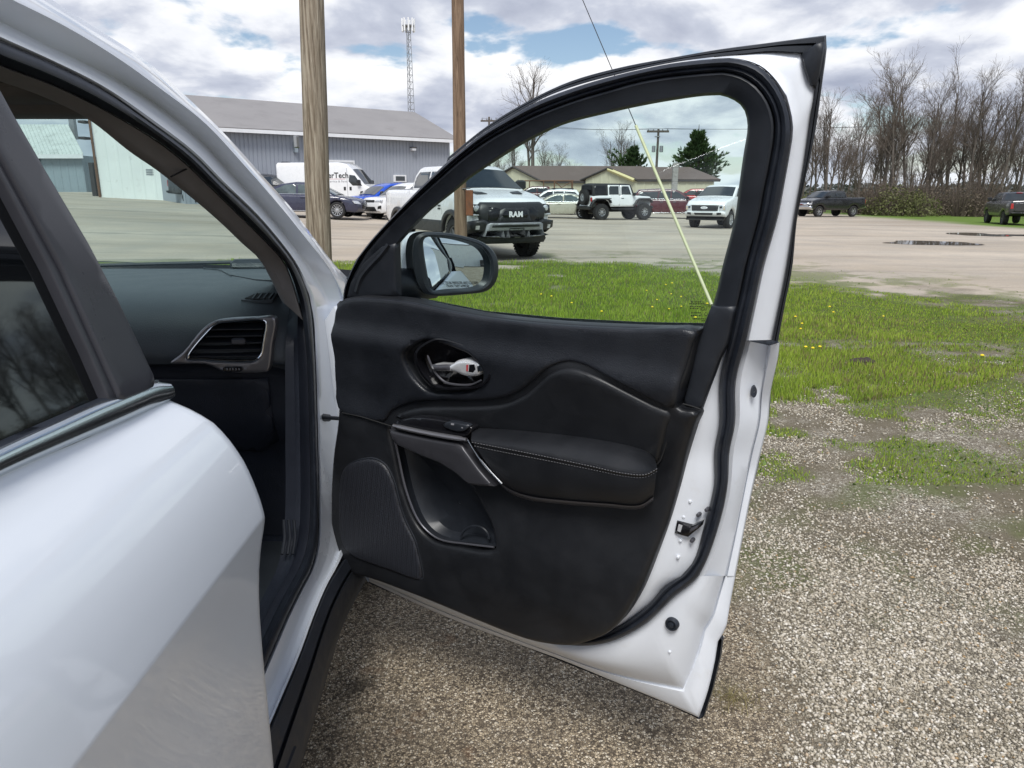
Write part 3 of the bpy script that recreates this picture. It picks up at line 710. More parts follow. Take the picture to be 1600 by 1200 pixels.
class Car:
    def __init__(s, name, label, cat, loc, heading, paint, prof, W, green=None, Wg=(0.75, 0.60), r=0.09, bow=(0.16, 0.08), tuck=0.06,
                 group=None, scale=1.0, darkz=0.75, gmat=None, taper=0.05, gr=0.07):
        s.root = thing(name, label, cat, loc, heading, group); s.root.scale = (scale,)*3
        s.prof, s.W, s.green, s.Wgp, s.bow, s.tuck, s.paint = prof, W, green, Wg, bow, tuck, paint
        s.xf = max(p[0] for p in prof); s.xr = min(p[0] for p in prof); s.zt = max(p[1] for p in prof); s.taper = taper
        V, F, M = shell(prof, s.Wf, r=r, dark_z=darkz, dfm=s.dfm); me = s.raw('body', V, F, [paint, 'arch_black'])
        me.data.polygons.foreach_set('material_index', M); s.body = me
        if green:
            s.zb = min(p[1] for p in green); s.zr = max(p[1] for p in green)
            V, F, M = shell(green, s.Wg, r=gr, crown=0.035, dfm=s.dfm, step=.14); s.roof = s.raw('cabin', V, F, [gmat or paint])
    def raw(s, name, V, F, m, sharp=35):
        bm = bmesh.new(); vs_ = [bm.verts.new(v) for v in V]; bm.verts.ensure_lookup_table()
        for f in F:
            try: fc = bm.faces.new([vs_[i] for i in f])
            except ValueError:
                fc = None
        me = bpy.data.meshes.new(name); bm.to_mesh(me); bm.free()
        if len(me.polygons) != len(F):
            me = bpy.data.meshes.new(name); me.from_pydata(V, [], F)
        return finish(name, me, m, s.root, sharp)
    def Wf(s, x, z):
        k = smooth((x - (s.xf - 0.9))/0.9); k2 = smooth(((s.xr + 0.7) - x)/0.7)
        w = s.W*(1 - s.taper*k - s.taper*.6*k2)
        zm = s.zt*0.62
        if z < zm: w -= s.tuck*((zm - z)/zm)**1.6
        else: w -= 0.03*((z - zm)/max(.05, s.zt - zm))**2
        return w
    def Wg(s, x, z):
        t = (z - s.zb)/(s.zr - s.zb); return s.Wgp[0] + (s.Wgp[1] - s.Wgp[0])*t
    def dfm(s, x, y, z):
        k = smooth((x - (s.xf - 0.9))/0.9); k2 = smooth(((s.xr + 0.6) - x)/0.6); q = (y/s.W)**2
        return (x - s.bow[0]*q*k + s.bow[1]*q*k2, y, z)
    def side(s, name, poly, m, th=0.006, r=0.004, gh=False, off=0.0, sides=(1, -1), step=0.12):
        out = []
        for sg in sides:
            fw = (s.Wg if gh else s.Wf)
            V, F = patch(poly, lambda x, z, h: s.dfm(x, sg*(fw(x, z) + off + h), z), th=th, r=r, step=step, back=-0.03)
            out.append(mesh(name, V, F, m, s.root))
        return out
    def front(s, name, poly, m, th=0.012, r=0.006, off=0.0, mirror=False, rear=False, step=0.1, parent=None, green=False):
        out = []
        pr = s.green if green else s.prof
        for sg in ((1, -1) if mirror else (1,)):
            sgx = -1 if rear else 1
            V, F = patch([(y*sg, z) for y, z in poly], lambda y, z, h: s.dfm(prof_x(pr, z, not rear) + sgx*(off + h), y, z), th=th, r=r, step=step, back=-0.03)
            out.append(mesh(name, V, F, m, parent or s.root))
        return out
    def box(s, name, a, b, m, c=0.02, mirror=False, parent=None):
        for sg in ((1, -1) if mirror else (1,)):
            aa = (a[0], min(a[1]*sg, b[1]*sg), a[2]); bb = (b[0], max(a[1]*sg, b[1]*sg), b[2])
            mb = MB().cbox(aa, bb, c); mb.V = [s.dfm(*v) for v in mb.V]; o = mb.build(name, m, parent or s.root)
        return o
    def screen(s, name, x0, z0, x1, z1, m, ins=0.06, lift=0.012, y0=None, y1=None):
        """windscreen or back glass laid on the cabin's sloping end, from base (x0,z0) to top (x1,z1)"""
        w0 = (y0 or s.Wg(x0, z0)) - ins; w1 = (y1 or s.Wg(x1, z1)) - ins; nseg = 8; V = []; F = []
        dx, dz = x1-x0, z1-z0; l = math.hypot(dx, dz); nx, nz = (dz/l, -dx/l)
        if nz < 0: nx, nz = -nx, -nz
        for q in range(5):
            t = 0.07 + 0.86*q/4
            for j in range(nseg+1):
                yy = (w0 + (w1-w0)*t)*(-1 + 2*j/nseg); bul = 0.035*(1 - (2*j/nseg-1)**2)
                V.append(s.dfm(x0 + dx*t + nx*lift, yy, z0 + dz*t + nz*lift + bul))
        for q in range(4):
            for j in range(nseg): a = q*(nseg+1)+j; F.append((a, a+1, a+nseg+2, a+nseg+1))
        return mesh(name, V, F, m, s.root)
    def mirrors(s, x, z, m, big=1.0, y=None):
        for sg in (1, -1):
            y0 = y or s.Wf(x, z); yy = sorted((sg*(y0 + .02), sg*(y0 + .22*big)))
            mb = MB().cbox((x - .06*big, yy[0], z), (x + .10*big, yy[1], z + .19*big), .035*big)
            mb.box((x, min(sg*(y0-.10), sg*(y0+.06)), z+.01), (x+.05, max(sg*(y0-.10), sg*(y0+.06)), z+.05)); mb.build('side_mirror', m, s.root)
    def handles(s, xs, z, m):
        for x in xs:
            for sg in (1, -1):
                y0 = s.Wf(x, z); mb = MB().cbox((x-.10, min(sg*(y0-.005), sg*(y0+.035)), z), (x+.10, max(sg*(y0-.005), sg*(y0+.035)), z+.035), .012); mb.build('door_handle', m, s.root)
    def seams(s, lines, wd=0.010):
        for ln in lines:
            for sg in (1, -1):
                mb = MB()
                for (a, b) in zip(ln, ln[1:]):
                    L_ = math.dist(a, b); px_, pz_ = -(b[1]-a[1])/L_*wd/2, (b[0]-a[0])/L_*wd/2
                    q = [(a[0]+px_, a[1]+pz_), (b[0]+px_, b[1]+pz_), (b[0]-px_, b[1]-pz_), (a[0]-px_, a[1]-pz_)]
                    mb.add([s.dfm(x, sg*(s.Wf(x, z) + .0025), z) for x, z in q], [(0, 1, 2, 3)])
                mb.build('door_seam', 'arch_black', s.root)
    def text(s, name, body, size, m, x=None, y=0, z=1.0, side=None, bold=0.0, spacing=1.0, off=0.012, parent=None):
        V, F = text_mesh(body, size, bold, spacing)
        if side is None: V = [s.dfm(prof_x(s.prof, z + b) + off, y + a, z + b) for a, b, _ in V]          # on the front, read from ahead
        elif side == 'rear': V = [s.dfm(prof_x(s.prof, z + b, False) - off, y - a, z + b) for a, b, _ in V]
        else:
            sg = side; V = [s.dfm(x - sg*a, sg*(s.Wf(x, z) + off), z + b) for a, b, _ in V]
        return mesh(name, V, F, m, parent or s.root, smoothsh=False)
def wheels4(car, xs, y, rad, width, rimr, spokes, style, m, steer=0.0):
    for i, x in enumerate(xs):
        for sg in (1, -1): add_wheel(car.root, x, sg*y, rad, width, rimr, spokes, style, m, steer if i == 0 else 0.0)
def arches(prof_front, wheels, ar, zc, sill):
    """bottom edge of a profile from front to rear with wheel openings"""
    out = []
    for x in wheels:
        a0 = math.degrees(math.asin(max(-1, min(1, (sill - zc)/ar))))
        out += arc(x, zc, ar, a0, 180 - a0, 12)
    return out
def flare(car, x, zc, r0, r1, m, sill, off=0.03):
    a0 = math.degrees(math.asin((sill - zc)/r1)); b0 = math.degrees(math.asin(max(-1, (sill - zc)/r0)))
    poly = arc(x, zc, r1, a0, 180-a0, 14) + arc(x, zc, r0, 180-b0, b0, 14)
    car.side('wheel_flare', poly, m, th=off, r=0.015, step=.2)

# ---------------------------------------------------------------- vehicle kinds
def pickup(name, label, loc, heading, paint, group=None, scale=1.0, cab='crew', black_low=None, nose='ram', rimm='alloy', rad=0.42, tail='lamp_red', glass='car_glass', simple=False, spokes=6):
    wf, wr = 1.80, -1.78; sill = 0.52; zc = rad; ar = rad + 0.09
    prof = [(2.62, .56), (2.74, .62), (2.80, .80), (2.80, 1.04), (2.76, 1.16), (2.64, 1.25), (1.55, 1.45), (-0.95, 1.46), (-1.02, 1.465), (-2.98, 1.47), (-3.02, 1.41), (-3.02, .80), (-2.96, .66)]
    prof += arches(None, (wr,), ar, zc, .60)[::-1] + [(-1.1, sill), (1.1, sill)] + arches(None, (wf,), ar, zc, .54)[::-1]
    green = [(1.62, 1.42), (0.82, 1.90), (0.55, 1.98), (-0.55, 1.99), (-0.88, 1.93), (-1.00, 1.42)]
    c = Car(name, label, 'pickup truck', loc, heading, paint, prof, 1.0, green, (0.93, 0.755), r=0.10, bow=(0.16, 0.05), group=group, scale=scale, darkz=1.0)
    c.screen('windscreen', 1.60, 1.435, 0.80, 1.915, glass); c.screen('rear_window', -1.00, 1.47, -0.88, 1.93, glass, ins=.10)
    c.side('window', [(1.16, 1.50), (0.80, 1.81), (0.66, 1.86), (0.20, 1.87), (0.20, 1.50)], glass, gh=True, th=.004)
    c.side('window', [(0.12, 1.50), (0.12, 1.87), (-0.62, 1.87), (-0.78, 1.76), (-0.80, 1.50)], glass, gh=True, th=.004)
    if not simple:
        c.seams([[(1.22, .60), (1.26, 1.0), (1.18, 1.45)], [(0.16, .56), (0.16, 1.45)], [(-0.80, .60), (-0.86, 1.0), (-0.92, 1.45)], [(-1.02, .56), (-1.02, 1.45)]])
        c.handles((0.32, -0.66), 1.18, 'truck_black' if paint != 'paint_charcoal' else 'gloss_black')
    c.mirrors(1.05, 1.46, 'truck_black', 1.15, y=.93)
    c.box('bed_floor', (-2.94, -0.86, 1.462), (-1.10, 0.86, 1.476), 'truck_black', .004)
    # tail
    c.front('tail_lamp', [(0.78, 1.02), (0.93, 1.02), (0.93, 1.34), (0.80, 1.34)], tail, rear=True, mirror=True)
    c.front('tailgate', [(-0.74, .86), (0.74, .86), (0.74, 1.36), (-0.74, 1.36)], paint, rear=True, th=.02, r=.015)
    c.front('rear_bumper', [(-0.95, .60), (0.95, .60), (0.95, .80), (-0.95, .80)], 'truck_black' if nose != 'chrome' else 'chrome', rear=True, th=.16, r=.04)
    c.front('number_plate', [(-0.16, .63), (0.16, .63), (0.16, .77), (-0.16, .77)], 'plate', rear=True, th=.17, r=.003)
    c.front('tailgate_handle', [(-0.12, 1.18), (0.12, 1.18), (0.12, 1.27), (-0.12, 1.27)], 'truck_black', rear=True, th=.028)
    wheels4(c, (wf, wr), 0.83, rad, 0.28, rad*.60, spokes, 'mud' if rad > .42 else 'road', rimm)
    return c, wf, wr, ar, zc, sill
def sedan(name, label, loc, heading, paint, group=None, scale=1.0, spokes=10, glass='car_glass_light', rimm='alloy'):
    wf, wr, rad = 1.42, -1.38, 0.335; ar = rad + .045; sill = .25
    prof = [(2.30, .24), (2.42, .34), (2.45, .55), (2.36, .70), (2.10, .79), (1.25, .93), (-1.5, 1.00), (-2.20, .98), (-2.40, .90), (-2.42, .55), (-2.34, .30)]
    prof += arches(None, (wr,), ar, rad, .27)[::-1] + arches(None, (wf,), ar, rad, .26)[::-1]
    green = [(1.42, .88), (0.55, 1.33), (0.20, 1.44), (-0.45, 1.46), (-0.95, 1.40), (-1.95, .98), (-1.9, .92)]
    c = Car(name, label, 'car', loc, heading, paint, prof, .92, green, (.84, .69), r=.10, bow=(.24, .18), group=group, scale=scale, darkz=.70, tuck=.05, taper=.08, gr=.09)
    c.screen('windscreen', 1.40, .90, .54, 1.335, glass, ins=.08); c.screen('rear_window', -1.90, 1.00, -.97, 1.395, glass, ins=.09)
    c.side('window', [(0.92, 1.00), (0.50, 1.25), (0.15, 1.36), (-0.22, 1.385), (-0.22, 1.00)], glass, gh=True, th=.004)
    c.side('window', [(-0.30, 1.00), (-0.30, 1.385), (-0.75, 1.37), (-1.35, 1.12), (-1.40, 1.03)], glass, gh=True, th=.004)
    c.side('window_trim', [(1.02, .965), (-1.52, .995), (-1.52, 1.015), (1.02, .985)], 'chrome', gh=True, th=.010, r=.004)
    c.seams([[(1.02, .34), (1.06, .70), (1.0, .94)], [(-.26, .30), (-.26, .97)], [(-1.12, .62), (-1.30, .80), (-1.36, .98)]], .009)
    c.handles((0.0, -1.05), .83, paint); c.mirrors(.88, .96, paint, .8, y=.84)
    c.front('headlight', [(.52, .56), (.88, .60), (.88, .72), (.60, .70)], 'lamp_clear', mirror=True, th=.012)
    c.front('grille', [(-.40, .38), (.40, .38), (.46, .62), (-.46, .62)], 'gloss_black', th=.010)
    c.front('tail_lamp', [(.48, .76), (.86, .72), (.86, .88), (.50, .90)], 'lamp_red', mirror=True, rear=True)
    c.front('number_plate', [(-.17, .55), (.17, .55), (.17, .68), (-.17, .68)], 'plate', rear=True)
    c.side('sill_strip', [(.92, .29), (-.92, .30), (-.92, .325), (.92, .315)], 'chrome' if paint == 'paint_navy' else paint, th=.012, r=.006)
    wheels4(c, (wf, wr), .78, rad, .22, rad*.70, spokes, 'road', rimm)
    return c
def suv(name, label, loc, heading, paint, group=None, scale=1.0, spokes=5, glass='car_glass', rimm='alloy', clad=True, rack=False, h=1.68, grille='truck_black', lamp='lamp_clear', L_=4.5):
    wf, wr, rad = L_*.30, -L_*.30, .36; ar = rad + .06; sill = .32; f = L_/2; k = h/1.68
    prof = [(f-.12, .34), (f-.02, .45), (f, .68), (f-.04, .90*k), (f-.18, .99*k), (wf-.25, 1.07*k), (-f+.55, 1.12*k), (-f+.03, 1.08*k), (-f, .75), (-f+.06, .42)]
    prof += arches(None, (wr,), ar, rad, .37)[::-1] + [(-.7, sill), (.7, sill)] + arches(None, (wf,), ar, rad, .36)[::-1]
    green = [(wf-.10, 1.03*k), (wf-.82, 1.50*k), (wf-1.15, 1.62*k), (-.6, 1.68*k), (-f+.55, 1.62*k), (-f+.12, 1.15*k), (-f+.12, 1.05*k)]
    c = Car(name, label, 'car', loc, heading, paint, prof, .93, green, (.86, .69), r=.10, bow=(.20, .10), group=group, scale=scale, darkz=.85, taper=.06, gr=.08)
    c.screen('windscreen', wf-.12, 1.05*k, wf-.83, 1.505*k, glass, ins=.07); c.screen('rear_window', -f+.11, 1.17*k, -f+.54, 1.60*k, glass, ins=.10)
    zb, zt_ = 1.13*k, 1.53*k
    c.side('window', [(wf-.48, zb), (wf-.92, 1.42*k), (wf-1.12, zt_), (wf-1.45, zt_+.01), (wf-1.45, zb)], glass, gh=True, th=.004)
    c.side('window', [(wf-1.53, zb), (wf-1.53, zt_+.01), (wf-2.2, zt_), (wf-2.28, zb)], glass, gh=True, th=.004)
    c.side('window', [(wf-2.36, zb), (wf-2.29, zt_), (-f+.68, zt_-.04), (-f+.36, 1.22*k), (-f+.36, zb+.02)], glass, gh=True, th=.004)
    c.side('window_trim', [(wf-.40, zb-.05), (-f+.3, zb-.01), (-f+.3, zb+.01), (wf-.40, zb-.03)], 'chrome' if paint == 'paint_maroon' else 'gloss_black', gh=True, th=.010, r=.004)
    c.seams([[(wf-.48, .42), (wf-.42, .8), (wf-.46, 1.07*k)], [(wf-1.49, .40), (wf-1.49, 1.08*k)], [(wf-2.2, .75), (wf-2.34, 1.09*k)]], .009)
    c.handles((wf-1.28, wf-2.10), .93*k, 'chrome' if paint == 'paint_maroon' else paint); c.mirrors(wf-.48, 1.10*k, 'gloss_black', .9, y=.86)
    c.front('grille', [(-.48, .80*k), (.48, .80*k), (.52, .91*k), (-.52, .91*k)], grille, th=.012)
    c.front('headlight', [(.52, .81*k), (.88, .82*k), (.88, .93*k), (.54, .91*k)], lamp, mirror=True, th=.014)
    c.front('lower_intake', [(-.62, .42), (.62, .42), (.50, .62), (-.50, .62)], 'truck_black', th=.012)
    c.front('fog_light_pocket', [(.66, .52), (.84, .54), (.86, .68), (.70, .64)], 'truck_black', mirror=True, th=.010)
    c.front('tail_lamp', [(.50, .95*k), (.90, .92*k), (.90, 1.06*k), (.52, 1.05*k)], 'lamp_red', mirror=True, rear=True)
    c.front('number_plate', [(-.17, .70), (.17, .70), (.17, .84), (-.17, .84)], 'plate', rear=True)
    if clad:
        for x in (wf, wr): flare(c, x, rad, ar - .005, ar + .07, 'truck_black', .36, .02)
        c.side('sill_cladding', [(wf-ar-.05, .33), (wr+ar+.05, .33), (wr+ar+.05, .45), (wf-ar-.05, .45)], 'truck_black', th=.018, r=.012)
    else: c.side('sill_strip', [(wf-ar-.05, .36), (wr+ar+.05, .36), (wr+ar+.05, .39), (wf-ar-.05, .39)], 'chrome', th=.014, r=.006)
    if rack:
        for sg in (1, -1): MB().tube([(wf-1.2, sg*.62, 1.66*k), (wf-1.3, sg*.62, 1.72*k), (-f+.9, sg*.62, 1.72*k), (-f+.8, sg*.62, 1.64*k)], .018).build('roof_rail', 'truck_black', c.root)
        for x in (wf-1.5, -.2, -f+1.1): MB().cbox((x-.04, -.64, 1.715*k), (x+.04, .64, 1.75*k), .01).build('crossbar', 'truck_black', c.root)
    wheels4(c, (wf, wr), .80, rad, .23, rad*.68, spokes, 'road', rimm)
    return c

# ---------------------------------------------------------------- the parked vehicles
def ground_at(px, y):
    """a place on the lot at depth y in the direction of image column px"""
    d = ray(px, HORIZON); x = d[0]/d[1]*y; return Vector((x, y, zg(x, y)))
def head(deg): return R(deg)      # heading of local +x measured from world +x
# 1. white off-road pickup, black lower body, at the edge of the lawn
def ram_truck():
    loc = (-1.30, 19.1, zg(-1.30, 19.1))
    c, wf, wr, ar, zc, sill = pickup('pickup_truck', 'white pickup with black grille and bumper parked behind the utility pole', loc, head(-63), 'truck_white', rad=0.435, glass='car_glass', rimm='alloy_dark', scale=1.05)
    for x in (wf, wr): flare(c, x, zc, ar - .01, ar + .09, 'truck_black', .56, .05)
    c.side('lower_paint_band', [(wf-ar-.08, sill+.01), (wr+ar+.08, sill+.01), (wr+ar+.08, .80), (wf-ar-.08, .80)], 'truck_black', th=.010, r=.006)
    for sg in (1, -1):
        MB().tube([(1.05, sg*.98, .46), (.95, sg*1.04, .42), (-.85, sg*1.04, .42), (-.95, sg*.98, .46)], .05, 10).build('side_step', 'truck_black', c.root)
    # grille: wide black surround with a bar carrying the badge
    c.front('grille', [(-.66, 0.72), (.66, 0.72), (.76, 0.811), (.80, 1.14), (.70, 1.208), (-.70, 1.208), (-.80, 1.14), (-.76, 0.811)], 'truck_black', th=.07, r=.045)
    c.front('grille_opening', [(-.60, 0.829), (-.40, 0.829), (-.31, 0.943), (-.31, 1.048), (-.40, 1.094), (-.58, 1.112)][::-1], 'gloss_black', th=.076, r=.004, mirror=True)
    c.front('grille_crossbar', [(-.46, 0.793), (.46, 0.793), (.36, 0.893), (.34, 1.039), (.24, 1.098), (-.24, 1.098), (-.34, 1.039), (-.36, 0.893)], 'truck_black', th=.105, r=.03)
    c.front('badge_panel', [(-.27, 0.884), (.27, 0.884), (.30, 0.948), (.25, 1.035), (-.25, 1.035), (-.30, 0.948)], 'gloss_black', th=.110, r=.004)
    c.text('badge_lettering', 'RAM', .15, 'print_white', z=.957, bold=.008, spacing=1.12, off=.116)
    c.front('headlight', [(.70, 0.939), (.95, 0.948), (.95, 1.14), (.84, 1.167), (.70, 1.158)], 'gloss_black', mirror=True, th=.05, r=.02)
    for sg in (1, -1):
        x0 = c.dfm(prof_x(c.prof, 1.07), sg*.83, 1.07)
        MB().lathe([(.065, 0), (.065, .012), (.05, .022), (.001, .026)], 18, Matrix.Translation((x0[0]+.035, sg*.81, 1.08)), 'x').build('headlight_lens', 'lamp_clear', c.root)
        MB().cbox((x0[0]+.03, min(sg*.74, sg*.93), .93), (x0[0]+.065, max(sg*.74, sg*.93), .97), .01).build('marker_strip', 'lamp_clear', c.root)
    c.front('front_bumper', [(-.98, .54), (-.60, .48), (.60, .48), (.98, .54), (.98, .82), (.70, .86), (.55, .78), (-.55, .78), (-.70, .86), (-.98, .82)], 'truck_black', th=.17, r=.05)
    c.front('front_valance', [(-.78, .36), (.78, .36), (.90, .53), (-.90, .53)], 'truck_black', th=.03, r=.02)
    c.front('skid_plate', [(-.70, .52), (-.30, .49), (.30, .49), (.70, .52), (.66, .76), (.58, .79), (-.58, .79), (-.66, .76)], 'skid_grey', th=.20, r=.03)
    c.front('bumper_slot', [(-.56, .70), (.56, .70), (.55, .75), (-.55, .75)], 'truck_black', th=.204, r=.004)
    c.front('tow_hook_pocket', [(.36, .54), (.56, .56), (.55, .655), (.37, .655)], 'truck_black', th=.205, r=.004, mirror=True)
    c.front('number_plate', [(-.17, .52), (.17, .52), (.17, .685), (-.17, .685)], 'plate_dark', th=.212, r=.004)
    c.front('fog_light', [(.80, .66), (.88, .66), (.88, .74), (.80, .74)], 'lamp_clear', th=.178, r=.006, mirror=True)
    for sg in (1, -1):
        p = [(2.15, .30), (2.15, .55), (1.85, .60), (1.95, .34)]
        MB().prism([(x, y*sg) for x, y in p], 0, .012, lambda x, y, w: (x, y, prof_z(c.prof, x) + .026 + w)).build('hood_vent', 'truck_black', c.root)
    # fender vents and badge on the doors
    for k, (x, z, a, b) in enumerate(((1.10, 1.10, .16, .035), (1.10, 1.035, .16, .035), (.90, 1.10, .06, .035))):
        c.side('fender_badge', [(x-a/2, z), (x+a/2, z), (x+a/2, z+b), (x-a/2, z+b)], 'truck_black', th=.012, r=.004)
    return c
ram_truck()
# 2. white four door off-roader, black soft top, on large tyres
def jeep():
    p = ground_at(962, 45.0); rad = .46
    wf, wr = 1.50, -1.45
    prof = [(2.00, .74), (2.06, .80), (2.08, 1.26), (2.00, 1.33), (0.78, 1.40), (-1.98, 1.40), (-2.02, 1.34), (-2.02, .78), (-1.92, .74)]
    prof += [(wr-.62, .80), (wr-.48, 1.10), (wr-.30, 1.17), (wr+.30, 1.17), (wr+.50, 1.05), (wr+.66, .76), (wf-.70, .76), (wf-.52, 1.05), (wf-.36, 1.17), (wf+.40, 1.17), (wf+.54, 1.10)]
    green = [(.86, 1.38), (.62, 1.98), (.52, 2.05), (-1.80, 2.06), (-1.98, 1.98), (-2.00, 1.38)]
    c = Car('off_road_vehicle', 'white four door off-roader with black top and rear spare wheel', 'off-roader', p, head(24), 'truck_white', prof, .80, green, (.76, .68), r=.05, bow=(.04, .02), darkz=1.18, taper=.10, gmat='soft_top', gr=.05)
    c.side('door', [(.76, .82), (.76, 1.40), (-.14, 1.40), (-.14, .82)], 'truck_white', th=.012, r=.01)
    c.side('door', [(-.18, .82), (-.18, 1.40), (-.98, 1.40), (-.72, .90), (-.66, .82)], 'truck_white', th=.012, r=.01)
    c.side('door_frame', [(.72, 1.40), (.50, 1.98), (-.14, 1.99), (-.14, 1.40)], 'truck_white', gh=True, th=.010, r=.006)
    c.side('door_frame', [(-.18, 1.40), (-.18, 1.99), (-.98, 1.99), (-.98, 1.40)], 'truck_white', gh=True, th=.010, r=.006)
    c.side('window', [(.60, 1.45), (.43, 1.92), (-.07, 1.93), (-.07, 1.45)], 'car_glass', gh=True, th=.014)
    c.side('window', [(-.25, 1.45), (-.25, 1.93), (-.91, 1.93), (-.91, 1.45)], 'car_glass', gh=True, th=.014)
    c.side('window', [(-1.12, 1.48), (-1.12, 1.93), (-1.86, 1.93), (-1.88, 1.48)], 'gloss_black', gh=True, th=.012)
    c.screen('windscreen', .87, 1.40, .62, 1.98, 'car_glass'); c.screen('rear_window', -2.00, 1.45, -1.99, 1.95, 'gloss_black', ins=.10)
    c.handles((.0, -.86), 1.22, 'truck_black'); c.mirrors(.72, 1.38, 'truck_black', .95, y=.78)
    for x in (wf, wr):
        outer = [(x-.78, .82), (x-.56, 1.14), (x-.36, 1.25), (x+.42, 1.25), (x+.62, 1.12), (x+.66, .98)]
        inner = [(x+.56, .98), (x+.50, 1.10), (x+.36, 1.17), (x-.30, 1.17), (x-.46, 1.08), (x-.66, .80)]
        c.side('wheel_flare', outer + inner, 'truck_black', th=.16, r=.03)
    for sg in (1, -1): MB().tube([(.80, sg*.78, .66), (.70, sg*.84, .62), (-.65, sg*.84, .62), (-.75, sg*.78, .66)], .045, 10).build('side_step', 'truck_black', c.root)
    MB().cbox((2.05, -.72, .62), (2.24, .72, .80), .04).build('front_bumper', 'truck_black', c.root)
    MB().cbox((-2.24, -.74, .60), (-2.02, .74, .80), .04).build('rear_bumper', 'truck_black', c.root)
    for k in range(7):
        y = -.30 + k*.10; c.front('grille_slot', [(y-.03, .95), (y+.03, .95), (y+.03, 1.22), (y-.03, 1.22)], 'gloss_black', th=.006, r=.002)
    for sg in (1, -1):
        MB().lathe([(.10, 0), (.10, .03), (.001, .05)], 16, Matrix.Translation((2.06, sg*.50, 1.12)), 'x').build('headlight', 'lamp_clear', c.root)
        MB().cbox((-2.09, min(sg*.62, sg*.76), 1.06), (-2.02, max(sg*.62, sg*.76), 1.30), .02).build('tail_lamp', 'lamp_red', c.root)
    MB().cbox((-1.7, -.30, .46), (1.7, .30, .76), .05).build('chassis', 'arch_black', c.root)
    for x in (wf, wr): MB().tube([(x, -.80, rad), (x, .80, rad)], .07, 8).build('axle', 'arch_black', c.root)
    t, rm, hb = wheel_meshes('jeep', rad, .32, rad*.50, 8, 'mud')
    wheels4(c, (wf, wr), .80, rad, .32, rad*.50, 8, 'mud', 'alloy')
    w = add_wheel(c.root, -2.20, -.08, rad*.92, .28, rad*.48, 8, 'mud', 'alloy'); w.location.z = 1.30; w.rotation_euler = (0, 0, R(90))
    MB().tube([(-2.0, -.08, 1.30), (-2.2, -.08, 1.30)], .12, 8).build('spare_carrier', 'truck_black', c.root)
jeep()
# 3. white pickup facing left towards the lawn (blue-oval nose)
def f150():
    p = ground_at(1136, 37.0)
    c, wf, wr, ar, zc, sill = pickup('pickup_truck', 'white pickup with black mesh grille and oval badge facing the lawn', p, head(-126), 'truck_white', rad=.41, glass='car_glass', rimm='alloy', spokes=10)
    c.front('grille', [(-.62, 0.82), (.62, 0.82), (.66, 1.076), (-.66, 1.076)], 'truck_black', th=.03, r=.02)
    c.front('grille_surround', [(-.70, 1.076), (.70, 1.076), (.68, 1.124), (-.68, 1.124)], 'truck_white', th=.05, r=.02)
    V = [(.17*math.cos(a), .058*math.sin(a)+.965) for a in [2*math.pi*k/20 for k in range(20)]]
    c.front('oval_badge', V, 'print_white', th=.042, r=.004)
    c.text('badge_lettering', 'Ford', .085, 'paint_navy', z=.965, off=.047)
    c.front('headlight', [(.68, 0.836), (.95, 0.852), (.95, 1.084), (.70, 1.084)], 'lamp_clear', th=.025, mirror=True)
    c.front('headlight_core', [(.70, 0.932), (.82, 0.932), (.82, 1.036), (.70, 1.036)], 'gloss_black', th=.03, mirror=True)
    c.front('headlight_marker', [(.83, 0.876), (.93, 0.892), (.93, 1.036), (.83, 1.012)], 'lamp_amber', th=.03, mirror=True)
    c.front('front_bumper', [(-.97, .56), (.97, .56), (.97, .78), (-.97, .78)], 'truck_white', th=.14, r=.04)
    c.front('bumper_intake', [(-.42, .64), (.42, .64), (.46, .74), (-.46, .74)], 'truck_black', th=.146, r=.004)
    c.front('fog_light_pocket', [(.62, .64), (.82, .66), (.82, .76), (.62, .75)], 'truck_black', th=.146, r=.004, mirror=True)
    c.front('front_valance', [(-.90, .40), (.90, .40), (.94, .57), (-.94, .57)], 'truck_black', th=.08, r=.03)
f150()
# 4. black pickup by the tree line
def black_ram():
    p = ground_at(1296, 60)
    c, wf, wr, ar, zc, sill = pickup('pickup_truck', 'black pickup with chrome nose parked by the green bushes', p, head(203), 'paint_charcoal', rad=.42, rimm='alloy', nose='chrome')
    c.front('grille', [(-.62, 0.868), (.62, 0.868), (.66, 1.092), (-.66, 1.092)], 'chrome', th=.03, r=.02)
    c.front('headlight', [(.68, 0.916), (.95, 0.932), (.95, 1.076), (.70, 1.084)], 'lamp_clear', th=.025, mirror=True)
    c.front('front_bumper', [(-.97, .56), (.97, .56), (.97, .84), (-.97, .84)], 'chrome', th=.14, r=.04)
black_ram()
# 5. dark grey pickup seen from behind at the grass edge
p = ground_at(1586, 48.5)
gp = pickup('pickup_truck', 'dark grey pickup seen from behind with red tail lamps, beyond the puddles', p, head(72), 'paint_granite', rad=.42, rimm='alloy_dark')[0]
gp.front('tailgate_badge', [(-.07, 1.02), (.07, 1.02), (.08, 1.12), (.001, 1.15), (-.08, 1.12)], 'truck_black', rear=True, th=.03, r=.003)
MB().cbox((-.95, -.18, 1.945), (-.90, .18, 1.98), .006).build('brake_lamp', 'lamp_red', gp.root)
# 6. red pickup behind the maroon crossover
p = ground_at(1092, 62.0)
pickup('pickup_truck', 'red pickup parked before the tan building behind the maroon crossover', p, head(165), 'paint_red', rad=.40, simple=True)
# 7. dark pickup beside the white shed, seen through the windscreen
p = ground_at(357, 41.5)
pickup('pickup_truck', 'dark pickup parked by the white shed, red tail lamps towards it', p, head(-8), 'paint_darkgrey', rad=.42, simple=True)
